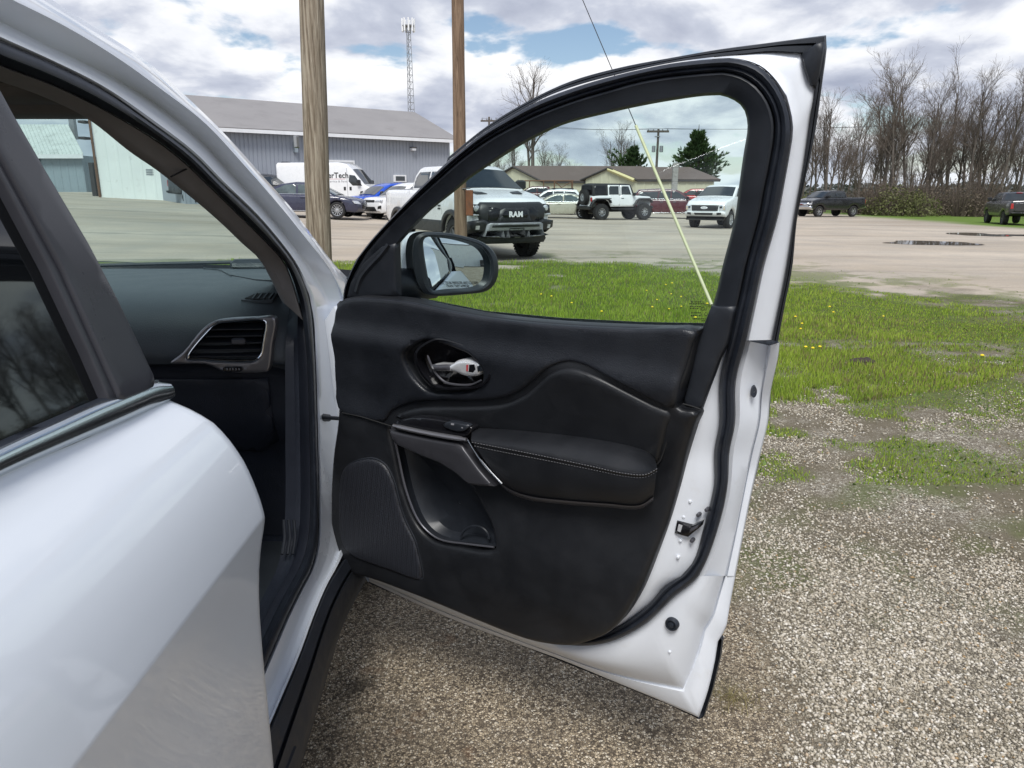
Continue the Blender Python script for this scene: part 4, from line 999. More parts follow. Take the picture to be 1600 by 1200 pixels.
# sedans and crossovers
p = ground_at(483, 33.0); sedan('sedan_car', 'dark navy sedan with bright multi spoke wheels beside the first utility pole', (p.x, p.y, p.z), head(-3), 'paint_navy', spokes=12, scale=1.02)
p = ground_at(874, 46.0); sedan('sedan_car', 'pale gold sedan parked between the two white off-road vehicles', p, head(176), 'paint_tan', spokes=8)
p = ground_at(603, 37.5); suv('crossover_car', 'bright blue crossover behind the white crossover', p, head(-140), 'paint_blue', h=1.62, L_=4.2, spokes=5)
p = ground_at(640, 35.5); suv('crossover_car', 'white crossover with black grille, fog pockets and black wheel arches', p, head(-140), 'truck_white', h=1.70, spokes=5)
p = ground_at(1046, 49.0); suv('crossover_car', 'maroon crossover with chrome window line behind the white off-roader', p, head(-6), 'paint_maroon', h=1.86, L_=5.1, clad=False, spokes=10)
p = ground_at(862, 54.0); suv('crossover_car', 'white crossover with roof bars hidden behind the pale gold sedan', p, head(178), 'truck_white', h=1.74, rack=True, L_=4.6)
p = ground_at(414, 41.0); suv('crossover_car', 'dark grey crossover behind the navy sedan beside the van', p, head(-30), 'paint_darkgrey', h=1.80, L_=4.6)
p = ground_at(440, 46.0); suv('crossover_car', 'orange crossover squeezed between the dark crossover and the van', p, head(-60), 'paint_orange', h=1.86, L_=4.4)
# yellow compact loader bonnet seen above the orange car is a low yellow canopy truck
p = ground_at(430, 52.0)
suv('delivery_van', 'tall yellow van standing behind the orange crossover', p, head(-8), 'paint_yellow', h=2.35, L_=5.0, clad=False)
# ladder rack truck in front of the tan building
def rack_truck():
    p = ground_at(842, 64.0)
    c = pickup('work_truck', 'dark red work truck with a brown ladder rack before the tan building', p, head(178), 'paint_maroon', rad=.40, simple=True)[0]
    for sg in (1, -1):
        r_ = MB(); r_.tube([(1.3, sg*.80, 2.45), (-2.9, sg*.80, 2.45)], .045, 6)
        for x in (.8, -.4, -1.3, -2.8): r_.tube([(x, sg*.80, 1.40 if x < -1 else 1.9), (x, sg*.80, 2.45)], .04, 6)
        r_.tube([(-1.3, sg*.8, 2.45), (-1.9, sg*.8, 1.9), (-2.8, sg*.8, 2.40)], .03, 6); r_.build('rack_side', 'rust_metal', c.root)
    for x in (1.2, -.4, -1.5, -2.8): MB().tube([(x, -.8, 2.45), (x, .8, 2.45)], .04, 6).build('rack_crossbar', 'rust_metal', c.root)
    MB().cbox((-2.9, -.9, 1.5), (-1.1, .9, 1.86), .04).build('tool_box', 'truck_black', c.root)
rack_truck()
# cargo van with lettering
def van():
    p = ground_at(524, 41.5)
    wf, wr, rad = 1.85, -1.75, .36; ar = .44
    prof = [(2.72, .34), (2.80, .50), (2.80, .82), (2.72, 1.06), (2.48, 1.22), (2.02, 1.38), (1.30, 2.24), (1.02, 2.46), (.60, 2.54), (-2.85, 2.54), (-2.95, 2.44), (-2.95, .50), (-2.88, .36)]
    prof += arches(None, (wr,), ar, rad, .38)[::-1] + arches(None, (wf,), ar, rad, .37)[::-1]
    c = Car('cargo_van', 'white high roof cargo van with dark company lettering by the warehouse', 'van', p, head(-8), 'truck_white', prof, 1.0, None, r=.12, bow=(.18, .03), darkz=.82, tuck=.03, taper=.07)
    c.screen('windscreen', 2.02, 1.38, 1.30, 2.24, 'car_glass', y0=.90, y1=.86)
    c.side('window', [(1.90, 1.34), (1.52, 1.86), (1.22, 1.90), (1.16, 1.56), (1.38, 1.34)], 'car_glass', th=.006)
    c.side('window_frame_line', [(1.07, .5), (1.09, .5), (1.09, 2.25), (1.07, 2.25)], 'print_grey', th=.003, r=.001)
    c.side('window_frame_line', [(-.60, .5), (-.58, .5), (-.58, 2.3), (-.60, 2.3)], 'print_grey', th=.003, r=.001)
    for x in (.93, 1.25): c.side('door_handle', [(x-.06, 1.10), (x+.06, 1.10), (x+.06, 1.28), (x-.06, 1.28)], 'truck_black', th=.02, r=.01)
    c.side('body_moulding', [(1.30, .68), (-1.20, .68), (-1.20, .80), (1.30, .80)], 'truck_white', th=.02, r=.012)
    c.mirrors(1.72, 1.42, 'truck_black', 1.2, y=.96)
    c.text('lettering', 'erTech', .40, 'print_black', x=.60, z=1.86, side=-1, bold=.006)
    c.text('small_lettering', 'ervice & Parts', .155, 'print_grey', x=.60, z=1.56, side=-1, spacing=1.1)
    c.side('lettering_rule', [(-.12, 1.675), (1.0, 1.675), (1.0, 1.69), (-.12, 1.69)], 'print_red', th=.004, r=.001, sides=(-1,))
    c.front('grille', [(-.55, .72), (.55, .72), (.60, .92), (-.60, .92)], 'truck_black', th=.012)
    c.front('headlight', [(.62, .92), (.92, .98), (.92, 1.16), (.68, 1.08)], 'lamp_clear', th=.014, mirror=True)
    c.front('front_bumper', [(-.95, .38), (.95, .38), (.95, .66), (-.95, .66)], 'truck_black', th=.05, r=.03)
    c.front('rear_window', [(.10, 1.6), (.80, 1.6), (.80, 2.1), (.10, 2.1)], 'car_glass', rear=True, mirror=True, th=.006)
    c.front('tail_lamp', [(.88, 1.0), (.97, 1.0), (.97, 1.5), (.88, 1.5)], 'lamp_red', rear=True, mirror=True)
    c.box('roof_vent', (-2.75, -.62, 2.53), (-2.35, -.30, 2.60), 'truck_black', .02)
    wheels4(c, (wf, wr), .84, rad, .24, rad*.62, 6, 'road', 'alloy_dark')
van()

# ---------------------------------------------------------------- buildings
def V3(x, y, z): return Vector((x, y, z))
def ribbed(p0, p1, zb, zt0, zt1, m, root, name='wall', pitch=0.45, depth=0.03, base=None, off=None, apex=None):
    """ribbed sheet metal wall from p0 to p1; top runs zt0 -> (apex) -> zt1"""
    a, b = Vector(p0), Vector(p1); Ln = (b-a).length; t = (b-a)/Ln; nrm = Vector((t.y, -t.x))
    n = max(2, int(Ln/pitch)); V = []; F = []
    xs = []
    for i in range(n):
        xs += [(i*Ln/n, 0), (i*Ln/n + Ln/n*.70, 0), (i*Ln/n + Ln/n*.78, depth), (i*Ln/n + Ln/n*.92, depth)]
    xs.append((Ln, 0))
    for s_, d in xs:
        f = s_/Ln
        if apex is None: zt = zt0 + (zt1-zt0)*f
        else: zt = zt0 + (apex[1]-zt0)*f/apex[0] if f < apex[0] else apex[1] + (zt1-apex[1])*(f-apex[0])/(1-apex[0])
        q = a + t*s_ + nrm*d; V += [(q.x, q.y, zb), (q.x, q.y, zt)]
    for i in range(len(xs)-1): F.append((2*i, 2*i+2, 2*i+3, 2*i+1))
    return mesh(name, V, F, m, root, smoothsh=False, off=root.location)
def slab(name, pts, th, m, root):
    """thick sheet over a polygon of 3D points"""
    P = [Vector(p) for p in pts]; n = (P[1]-P[0]).cross(P[-1]-P[0]).normalized()
    if n.z < 0: n = -n
    k = len(P); V = [tuple(p + n*th) for p in P] + [tuple(p) for p in P]
    F = [tuple(range(k)), tuple(range(2*k-1, k-1, -1))] + [(i, (i+1) % k, k+(i+1) % k, k+i) for i in range(k)]
    return mesh(name, V, F, m, root, smoothsh=False, off=root.location)
def gable_building(name, label, K, long_v, gab_v, zb, ze, zr, wallm, roofm, over=0.4, fascia='trim_white', cat='building', pitch=.6, seam=None):
    """K: near corner; long_v along the eave, gab_v along the gable end"""
    root = thing(name, label, cat, (K[0], K[1], zb)); K = Vector(K); lv = Vector(long_v); gv = Vector(gab_v)
    A, B, D, E = K, K+lv, K+lv+gv, K+gv
    ribbed(A, B, zb, ze, ze, wallm, root, pitch=pitch); ribbed(B, D, zb, ze, ze, wallm, root, apex=(.5, zr), pitch=pitch)
    ribbed(D, E, zb, ze, ze, wallm, root, pitch=pitch); ribbed(E, A, zb, ze, ze, wallm, root, apex=(.5, zr), pitch=pitch)
    lo = lv.normalized()*over; gh = gv*.5; sl = (zr-ze)/gh.length; go = gv.normalized()*over
    for sg, base in ((1, A), (-1, E)):
        e0 = base - lo - go*sg; e1 = base + lv + lo - go*sg; r0 = base + gh*sg - lo; r1 = base + gh*sg + lv + lo
        zE = ze - over*sl
        slab('roof', [(e0.x, e0.y, zE+.02), (e1.x, e1.y, zE+.02), (r1.x, r1.y, zr+.02), (r0.x, r0.y, zr+.02)], .08, roofm, root)
        if seam:
            mb = MB(); n = int(lv.length/seam)
            for i in range(n+1):
                f = i/n; p = e0 + (e1-e0)*f; q = r0 + (r1-r0)*f
                mb.tube([(p.x, p.y, zE+.11), (q.x, q.y, zr+.11)], .02, 4)
            mb.build('roof_seams', roofm, root, off=root.location)
        if fascia:
            d = (e1-e0).normalized(); nn = Vector((d.y, -d.x))*.03*sg
            mb = MB(); mb.add([(e0.x+nn.x, e0.y+nn.y, zE-.14), (e1.x+nn.x, e1.y+nn.y, zE-.14), (e1.x+nn.x, e1.y+nn.y, zE+.05), (e0.x+nn.x, e0.y+nn.y, zE+.05),
                               (e0.x-nn.x, e0.y-nn.y, zE-.14), (e1.x-nn.x, e1.y-nn.y, zE-.14), (e1.x-nn.x, e1.y-nn.y, zE+.05), (e0.x-nn.x, e0.y-nn.y, zE+.05)],
                              [(0,1,2,3),(7,6,5,4),(0,4,5,1),(3,2,6,7),(0,3,7,4),(1,5,6,2)])
            mb.build('gutter', fascia, root, off=root.location)
    for end, sg in ((A, -1), (B, 1)):      # barge boards
        o = lv.normalized()*(over+.02)*sg
        for s2, base in ((1, end), (-1, end+gv)):
            p = base - go*s2 + o; q = end + gh + o
            MB().tube([(p.x, p.y, ze-over*sl), (q.x, q.y, zr-.02)], .10, 4).build('barge_board', fascia or 'trim_dark', root, off=root.location)
    return root
def on_line(px, A, d):
    """where the view column px meets the ground line A + t d"""
    r = ray(px, HORIZON); k = r[0]/r[1]; t = (k*A.y - A.x)/(d.x - k*d.y); return A + d*t
def wallbox(name, A, d, px0, px1, z0, z1, m, root, out=0.05, back=0.0):
    a = on_line(px0, A, d); b = on_line(px1, A, d); t = (b-a).normalized(); n = Vector((t.y, -t.x)); mb = MB()
    c_ = [a + n*back, b + n*back, b + n*out, a + n*out]
    mb.add([(p.x, p.y, z0) for p in c_] + [(p.x, p.y, z1) for p in c_], [(0,3,2,1),(4,5,6,7),(0,1,5,4),(1,2,6,5),(2,3,7,6),(3,0,4,7)])
    return mb.build(name, m, root, smoothsh=False, off=root.location)
def zpx(py, depth): return at_y(800, py, depth).z
# grey warehouse
Rw = Vector((-4.15, 51.0)); Lw = Vector((-16.6, 41.2)); dw = (Rw-Lw).normalized()
Kw = Lw - dw*1.2; nv = Vector((-dw.y, dw.x))
wh = gable_building('warehouse', 'long grey ribbed metal warehouse with white gutter and roller door', Rw, Kw-Rw, nv*10.4, 0.0, zpx(222.5, 51.0)+.28, zpx(175.5, 54.6), 'metal_grey', 'roof_grey', over=.5, pitch=.24)
wallbox('roller_door_frame', Rw, -dw, 492, 556, .2, zpx(249.5, 45.5), 'trim_white', wh, .06); wallbox('roller_door', Rw, -dw, 494, 553.5, .2, zpx(252.5, 45.5), 'door_roller', wh, .09)
wallbox('window_frame', Rw, -dw, 615.5, 634.5, zpx(284.5, 48.7), zpx(273.5, 48.7), 'trim_white', wh, .10); wallbox('window_pane', Rw, -dw, 618, 632, zpx(282.5, 48.7), zpx(275.5, 48.7), 'car_glass', wh, .12)
wallbox('flood_light', Rw, -dw, 643, 648.5, zpx(235.5, 49.3), zpx(231.5, 49.3), 'trim_white', wh, .30); wallbox('flood_light_hood', Rw, -dw, 642.5, 649, zpx(231.4, 49.3), zpx(230, 49.3), 'trim_dark', wh, .35)
wallbox('meter_box', Rw, -dw, 463, 468, zpx(238, 44), zpx(222, 44), 'metal_bluegrey', wh, .25)
# low blue-grey workshop and white shed seen through the windscreen
def left_buildings():
    y0 = 56.0; A = at_y(-40, 300, y0); B = at_y(136, 300, y0); zb = 0.6
    root = thing('workshop', 'low blue-grey metal workshop with pale sheet roof beside the white shed', 'building', (A.x, y0, zb))
    ze = zpx(243, y0); zr = zpx(196, y0+6.0)
    ribbed((A.x, y0), (B.x, y0), zb, ze, ze, 'metal_bluegrey', root, pitch=.55)
    ribbed((B.x, y0), (B.x, y0+9), zb, ze, ze, 'metal_bluegrey', root, pitch=.55)
    e0, e1 = at_y(-50, 300, y0-.4), at_y(138, 300, y0-.4); r0, r1 = at_y(-50, 300, y0+6), at_y(121, 300, y0+6)
    slab('roof', [(e0.x, y0-.4, ze), (e1.x, y0-.4, ze), (r1.x, y0+6, zr), (r0.x, y0+6, zr)], .08, 'roof_pale', root)
    mb = MB()
    for i in range(31):
        f = i/30; mb.tube([(e0.x+(e1.x-e0.x)*f, y0-.4, ze+.1), (r0.x+(r1.x-r0.x)*f, y0+6, zr+.1)], .035, 4)
    mb.build('roof_seams', 'roof_pale', root, off=root.location)
    MB().box((e0.x, y0-.46, ze-.22), (e1.x, y0-.40, ze+.06)).build('gutter', 'trim_white', root, off=root.location)
    a, b = at_y(40, 300, y0), at_y(71, 300, y0); zt = zpx(246, y0)
    MB().box((a.x, y0-.08, zb), (b.x, y0-.02, zt)).build('door_frame', 'trim_dark', root, off=root.location)
    MB().box((a.x+.15, y0-.12, zb+1.6), (b.x-.15, y0-.085, zt-.15)).build('door_pane', 'car_glass', root, off=root.location)
    c_ = at_y(113, 190, y0+7); MB().box((c_.x-.2, y0+6.8, zr-1), (c_.x+.2, y0+7.2, zr+1.2)).build('chimney', 'galvanised', root, off=root.location)
    # white shed
    y1 = 44.0; A = at_y(158, 300, y1); B = at_y(263.5, 300, y1+.2); zb = .9; zt = zpx(158, y1)
    s = thing('shed', 'tall weathered white metal shed with a dark louvre vent', 'building', (A.x, y1, zb))
    ribbed((A.x, y1), (B.x, y1+.2), zb, zt, zt, 'metal_white', s, pitch=.60, depth=.02)
    ribbed((A.x-1.6, y1+8), (A.x, y1), zb, zt-1.6, zt, 'metal_white', s, pitch=.60, depth=.02)
    ribbed((B.x, y1+.2), (B.x-2.5, y1+7), zb, zt, zt, 'metal_white', s, pitch=.60, depth=.02)
    ribbed((B.x-2.5, y1+7), (A.x-1.6, y1+8), zb, zt, zt, 'metal_white', s, pitch=.60, depth=.02)
    slab('roof', [(A.x-.3, y1-.3, zt), (B.x+.1, y1-.1, zt), (B.x-2.4, y1+7.2, zt+.5), (A.x-1.9, y1+8.2, zt+.5)], .1, 'roof_pale', s)
    MB().tube([(A.x-.06, y1-.08, zb), (A.x-.06, y1-.08, zt)], .07, 6).build('downpipe', 'rust_metal', s, off=s.location)
    a = at_y(217, 264, y1+.25); b = at_y(243.5, 276.5, y1+.25)
    MB().box((a.x, y1+.2, b.z), (b.x, y1+.40, a.z)).build('louvre_frame', 'trim_dark', s, off=s.location)
    for k in range(3):
        z = b.z + (a.z-b.z)*(.2+.28*k); MB().box((a.x+.06, y1+.14, z), (b.x-.06, y1+.22, z+.10)).build('louvre_slat', 'galvanised', s, off=s.location)
    for px, py in ((141, 192), (141.5, 217)):
        q = at_y(px, py, y1+.5); MB().cbox((q.x-.25, y1-.35, q.z-.07), (q.x+.15, y1+.3, q.z+.07), .02).build('wall_lamp', 'trim_dark', s, off=s.location)
    q = at_y(147, 290, y1+1.6); MB().box((q.x-.12, y1+1.5, .9), (q.x+.12, y1+3.2, 3.2)).build('side_door', 'trim_dark', s, off=s.location)
left_buildings()
tan1 = gable_building('tan_building', 'low tan building with brown roof and gable above the white pickup', (3.05, 75.0), (12.5, 1.2), (-5.2, 3.4), -.3, zpx(281.5, 75), zpx(260.5, 77), 'metal_tan', 'roof_brown', over=.35, fascia='trim_dark', pitch=.8)
MB().tube([(9.5, 75.2, 2.6), (9.5, 75.2, 3.5)], .06, 6).build('roof_vent_pipe', 'trim_dark', tan1, off=tan1.location)
tan2 = gable_building('tan_building', 'tan building with yellow trimmed gable and brown roof before the pine', (11.9, 72.0), (7.4, .35), (-4.6, 3.1), -.4, zpx(279.5, 72), zpx(262.5, 74), 'metal_tan', 'roof_brown', over=.3, fascia='trim_dark', pitch=.8)
gA = V3(11.9-.34, 72.0-.18, zpx(279.5, 72)-.12); gB = V3(11.9-2.3-.34, 72+1.55-.0, zpx(262.5, 74)-.12)
MB().tube([gA, gB], .17, 4).build('gable_trim', 'trim_yellow', tan2, off=tan2.location)
a = at_y(1051, 268, 69.5); b = at_y(1057.5, 300, 69.5)
st = thing('chimney_stack', 'grey concrete block stack standing before the tan building', 'chimney', (a.x+.2, 69.5, -.4))
for k in range(11): MB().cbox((a.x, 69.3, -.4+k*.405), (b.x, 69.7, -.4+k*.405+.395), .012).build('block', 'concrete', st, off=st.location)
# white shed behind the photographer, seen in the door mirror
def rear_shed():
    K = Vector((16.0, -30.0)); lv = Vector((22.0, 17.0)); zt = 5.2
    s = thing('shed', 'long white metal shed reflected in the door mirror', 'building', (K.x, K.y, 0)); P = [K, K+lv, K+lv+Vector((6, -8)), K+Vector((6, -8))]
    for i in range(4): ribbed(P[(i+1) % 4], P[i], 0, zt, zt, 'metal_white', s, pitch=.9)
    slab('roof', [(p.x, p.y, zt+.01) for p in P], .15, 'roof_grey', s)
    d = lv.normalized(); n = Vector((-d.y, d.x))
    for k in range(4):
        q = K + lv*.62 + d*(k*1.3) + n*1.4
        t = thing('storage_tank', 'dark storage drum standing against the reflected white shed', 'tank', (q.x, q.y, 0), 0, 'drums by the reflected shed')
        MB().lathe([(.001, 0), (.5, 0), (.5, 1.3+.2*(k % 2)), (.001, 1.32+.2*(k % 2))], 14, None, 'z').build('drum', 'trim_dark', t)
        MB().lathe([(.52, .4), (.54, .43), (.52, .46)], 14, None, 'z').build('hoop', 'galvanised', t)
rear_shed()

# ---------------------------------------------------------------- poles and wires
def pole(name, label, bx, by, tx, ty, H_, r0, r1, m, z0=None):
    z = zg(bx, by) if z0 is None else z0
    root = thing(name, label, 'pole', (bx, by, z)); n = 26; V = []; F = []; ns = 14
    for i in range(n+1):
        f = i/n; r = r0 + (r1-r0)*f
        for k in range(ns):
            a = 2*math.pi*k/ns; w = r*(1 + .03*mnoise.noise((math.cos(a)*2, math.sin(a)*2, f*9)))
            V.append(((tx-bx)*f + w*math.cos(a), (ty-by)*f + w*math.sin(a), -.3 + (H_+.3)*f))
    for i in range(n):
        for k in range(ns): F.append((i*ns+k, i*ns+(k+1) % ns, (i+1)*ns+(k+1) % ns, (i+1)*ns+k))
    F.append(tuple(range(n*ns, (n+1)*ns)))
    mesh('shaft', V, F, m, root); return root
b1 = at_z(500.5, 478, 0.0); t1 = at_y(437, -1000, b1.y)
pA = pole('utility_pole', 'thick weathered grey wooden utility pole beside the dark navy sedan', b1.x, b1.y, t1.x+.12, b1.y, t1.z, .168, .130, 'pole_wood')
cab = at_y(508, 330, b1.y-.1)
MB().tube([(b1.x+.175-(.02), b1.y-.05, 0), (b1.x+.155, b1.y-.05, .8), (b1.x+.15, b1.y-.05, 1.25), (b1.x+.12, b1.y-.03, 1.45)], .014, 6).build('ground_cable', 'wire', pA, off=pA.location)
MB().cbox((b1.x-.19, b1.y-.05, 2.05), (b1.x-.14, b1.y+.05, 2.20), .01).build('tag_plate', 'galvanised', pA, off=pA.location)
for z in (2.52, 2.75): MB().tube([(b1.x+.10, b1.y-.02, z), (b1.x+.175, b1.y-.02, z)], .008, 6).build('bolt', 'rust_metal', pA, off=pA.location)
y2 = 15.6; b2 = at_y(718.5, 300, y2)
t2x = at_y(709, -476, y2)
pB = pole('utility_pole', 'slimmer brown wooden utility pole in front of the white pickup', b2.x, y2, t2x.x, y2, t2x.z+.6, .135, .105, 'pole_wood_brown')
a = at_y(727.5, 297, y2-.12); b = at_y(739.5, 337, y2-.12)
MB().cbox((a.x, y2-.16, b.z), (b.x, y2-.06, a.z), .008).build('rusty_plate', 'rusty_sheet', pB, off=pB.location)
MB().tube([(a.x-.08, y2-.11, a.z+.02), (b.x-.05, y2-.11, a.z+.04)], .012, 6).build('bracket', 'wire', pB, off=pB.location)
# guy wire with yellow guard
an = at_z(1114, 481, 0.0); tp = Vector((t2x.x, y2, t2x.z))
gw = thing('guy_wire', 'steel guy wire with a pale yellow plastic guard anchored in the lawn', 'guy wire', (an.x, an.y, 0))
MB().tube([an, an + (tp-an)*.5, tp], .0065, 6).build('cable', 'wire', gw, off=gw.location)
best = min((abs((lambda q: 600 - FPX*((q.z-CAMH)*CP + q.y*SP)/(q.y*CP - (q.z-CAMH)*SP))(an + (tp-an)*(k/400)) - 195), k) for k in range(1, 300))[1]/400
MB().tube([an + (tp-an)*.004, an + (tp-an)*best], .022, 10).build('guard', 'guard_yellow', gw, off=gw.location)
MB().tube([an + V3(.05, 0, -.1), an + (tp-an)*.02], .014, 6).build('anchor_rod', 'galvanised', gw, off=gw.location)
# far pole with crossarm and transformers
q = at_y(1023.5, 300, 84.0); zt = zpx(204, 84)
fp = pole('utility_pole', 'distant utility pole with crossarm and transformers between the evergreens', q.x, 84, q.x+.05, 84, zt+.4, .17, .12, 'tree_bark')
MB().cbox((q.x-1.2, 83.9, zt-.2), (q.x+1.2, 84.05, zt+.02), .01).build('crossarm', 'tree_bark', fp, off=fp.location)
for sx in (-.42, .42): MB().lathe([(.001, -.35), (.2, -.32), (.2, .32), (.001, .36)], 12, Matrix.Translation((q.x+sx, 83.8, zpx(233, 84))), 'z').build('transformer', 'galvanised', fp, off=fp.location)
for sx in (-1.05, -.5, .5, 1.05): MB().lathe([(.05, 0), (.07, .08), (.03, .2)], 8, Matrix.Translation((q.x+sx, 84, zt)), 'z').build('insulator', 'galvanised', fp, off=fp.location)
MB().cbox((q.x-.35, 83.8, zpx(214.5, 84)), (q.x+.25, 84, zpx(216.5, 84)+.25), .03).build('switch_box', 'galvanised', fp, off=fp.location)
q2 = at_y(765, 300, 100.0); z2 = zpx(187, 100)
fp2 = pole('utility_pole', 'distant utility pole whose crossarm shows beside the second pole', q2.x, 100, q2.x, 100, z2+.2, .17, .12, 'tree_bark')
MB().cbox((q2.x-1.1, 99.9, z2-.25), (q2.x+1.1, 100.1, z2-.05), .01).build('crossarm', 'tree_bark', fp2, off=fp2.location)
for sx in (-.9, -.3, .3, .9): MB().lathe([(.06, 0), (.08, .1), (.03, .3)], 8, Matrix.Translation((q2.x+sx, 100, z2-.05)), 'z').build('insulator', 'galvanised', fp2, off=fp2.location)
for k, sx in enumerate((-1.0, 0.9)):
    A_ = V3(q2.x+sx*.9, 100, z2+.2); B_ = V3(q.x+sx, 84, zt+.2); C_ = V3(q.x+40+sx, 66, zt+.4); pts = []
    for P0, P1 in ((A_, B_), (B_, C_)):
        for i in range(13):
            f = i/12; p = P0.lerp(P1, f); p.z -= 1.0*4*f*(1-f)*.6; pts.append(p)
    w = MB().tube(pts, .016, 4).build('power_line', 'wire'); tag(w, 'thin overhead wire strung between the distant utility poles', 'wire', 'overhead wires between the distant poles')
# cell tower
def tower():
    y = 125.0; q = at_y(646.5, 300, y); ztop = zpx(40, y); root = thing('cell_tower', 'tall slim lattice tower with panel antennas behind the warehouse', 'tower', (q.x, y, .8))
    def leg(k, z):
        r = .85 - .52*(z/ztop); a = R(90 + 120*k + 12); return (q.x + r*math.cos(a), y + r*math.sin(a), z)
    for k in range(3): MB().tube([leg(k, 0), leg(k, ztop)], .05, 6).build('leg', 'galvanised', root, off=root.location)
    n = 26
    for k in range(3):
        br = MB()
        for i in range(n):
            z0, z1 = ztop*i/n, ztop*(i+1)/n
            br.tube([leg(k, z0), leg((k+1) % 3, z1)], .035, 4); br.tube([leg(k, z1), leg((k+1) % 3, z1)], .03, 4)
        br.build('lattice', 'galvanised', root, off=root.location)
    for k in range(9):
        a = 2*math.pi*k/9; x_, y_ = q.x + .95*math.cos(a), y + .95*math.sin(a)
        MB().cbox((x_-.12, y_-.12, ztop-.9), (x_+.12, y_+.12, ztop+1.0), .02).build('antenna', 'trim_white', root, off=root.location)
    MB().lathe([(.3, ztop-.1), (1.0, ztop-.1), (1.0, ztop+.02), (.3, ztop+.02)], 12, Matrix.Translation((q.x, y, 0)), 'z').build('platform', 'galvanised', root, off=root.location)
tower()

# ---------------------------------------------------------------- trees
def bare_tree_mesh(seed, H_=15.0, r0=.22, forks=2, lean=.1, limbs=15, buds=0):
    rn = random.Random(seed); tr = MB(); cw = MB(); bud = []
    def branch(p, d, ln, r, lvl):
        n = 4 if lvl < 2 else 3; pts = [Vector(p)]; dd = Vector(d).normalized(); rad = [r]
        for i in range(n):
            dd = (dd + Vector((rn.uniform(-.25, .25), rn.uniform(-.25, .25), rn.uniform(-.05, .22)))*(.8 if lvl else .35)).normalized()
            pts.append(pts[-1] + dd*ln/n); rad.append(max(.009, r*(1 - .72*(i+1)/n)))
        (tr if lvl < 2 else cw).tube(pts, rad, 7 if lvl == 0 else (5 if lvl == 1 else 3), cap=False)
        if lvl >= 3:
            if buds and rn.random() < buds: bud.append(pts[-1])
            return
        k = {0: limbs, 1: 8, 2: 5}[lvl]
        for i in range(k):
            f = rn.uniform(.34 if lvl == 0 else .25, 1.0); j = min(n-1, int(f*n)); q = pts[j].lerp(pts[j+1], f*n-j)
            ax = (pts[j+1]-pts[j]).normalized(); side = ax.cross(Vector((rn.uniform(-1, 1), rn.uniform(-1, 1), rn.uniform(-.3, .3)))).normalized()
            an_ = rn.uniform(.35, .75) if lvl == 0 else rn.uniform(.4, .95)
            nd = ax*math.cos(an_) + side*math.sin(an_); nd.z += .12
            l2 = ln*{0: rn.uniform(.22, .42)*(1.25 - .6*f), 1: rn.uniform(.30, .55), 2: rn.uniform(.35, .6)}[lvl]
            branch(q, nd, l2, max(.010, rad[j]*{0: .45, 1: .50, 2: .55}[lvl]), lvl+1)
    for f in range(forks):
        a = rn.uniform(0, 6.28); d = (math.cos(a)*lean*(f > 0)+rn.uniform(-.06, .06), math.sin(a)*lean*(f > 0)+rn.uniform(-.06, .06), 1)
        branch((rn.uniform(-.15, .15)*f, rn.uniform(-.15, .15)*f, -.2), d, H_*(1 if f == 0 else rn.uniform(.7, .95)), r0*(1 if f == 0 else .8), 0)
    return tr, cw, bud
TREES = []
for k in range(9):
    tr, cw, bud = bare_tree_mesh(100+k, H_=15.5, r0=.20+.025*(k % 3), forks=1+(k % 3 != 1)+(k % 3 == 2), lean=.16, limbs=17)
    TREES.append((tr, cw))
TDATA = {}
def put_tree(k, loc, rz, sc, label, group=None, tilt=0.0):
    root = thing('bare_tree', label, 'tree', loc, rz, group); root.scale = (sc, sc, sc); root.rotation_euler = (tilt*.5, tilt, rz)
    if k not in TDATA:
        tr, cw = TREES[k]; TDATA[k] = (tr.build('trunk', 'tree_bark', root), cw.build('crown', 'twig', root, smoothsh=False))
    else:
        for q in TDATA[k]: c_ = q.copy(); C.objects.link(c_); c_.parent = root
    return root
rn = random.Random(3)
big = [(1312, 66, 0.42), (1342, 68, 0.52), (1378, 74, 0.72), (1396, 70, 0.74), (1418, 76, 0.74), (1447, 72, 0.64), (1480, 75, 0.76), (1512, 71, 0.72), (1536, 76, 0.67), (1560, 70, 0.71), (1590, 73, 0.76)]
n_ = 0
for px, y, sc in big:
    q = ground_at(px, y); put_tree(n_ % 9, q, rn.uniform(0, 6.28), sc, 'tall bare tree in the dense row beyond the gravel lot', 'bare trees of the tree line', rn.uniform(-.05, .05)); n_ += 1
for i in range(26):
    px = 1252 + i*14.2 + rn.uniform(-5, 5); y = rn.uniform(74, 92); q = ground_at(px, y)
    put_tree(n_ % 9, q, rn.uniform(0, 6.28), rn.uniform(.42, .66), 'thinner shorter bare tree filling in behind the tall ones', 'thin bare trees behind the tree line', rn.uniform(-.09, .09)); n_ += 1
for i in range(22):      # the row goes on to the right, where the rear door glass mirrors it
    ang = R(35.5 + i*1.5); rr = rn.uniform(76, 98)*(1 - .005*i); x, y = rr*math.sin(ang), rr*math.cos(ang)
    put_tree(n_ % 9, (x, y, zg(x, y)), rn.uniform(0, 6.28), rn.uniform(.72, .98), 'tall bare tree continuing the row, mirrored in the rear door glass', 'bare trees mirrored in the rear door', rn.uniform(-.06, .06)); n_ += 1
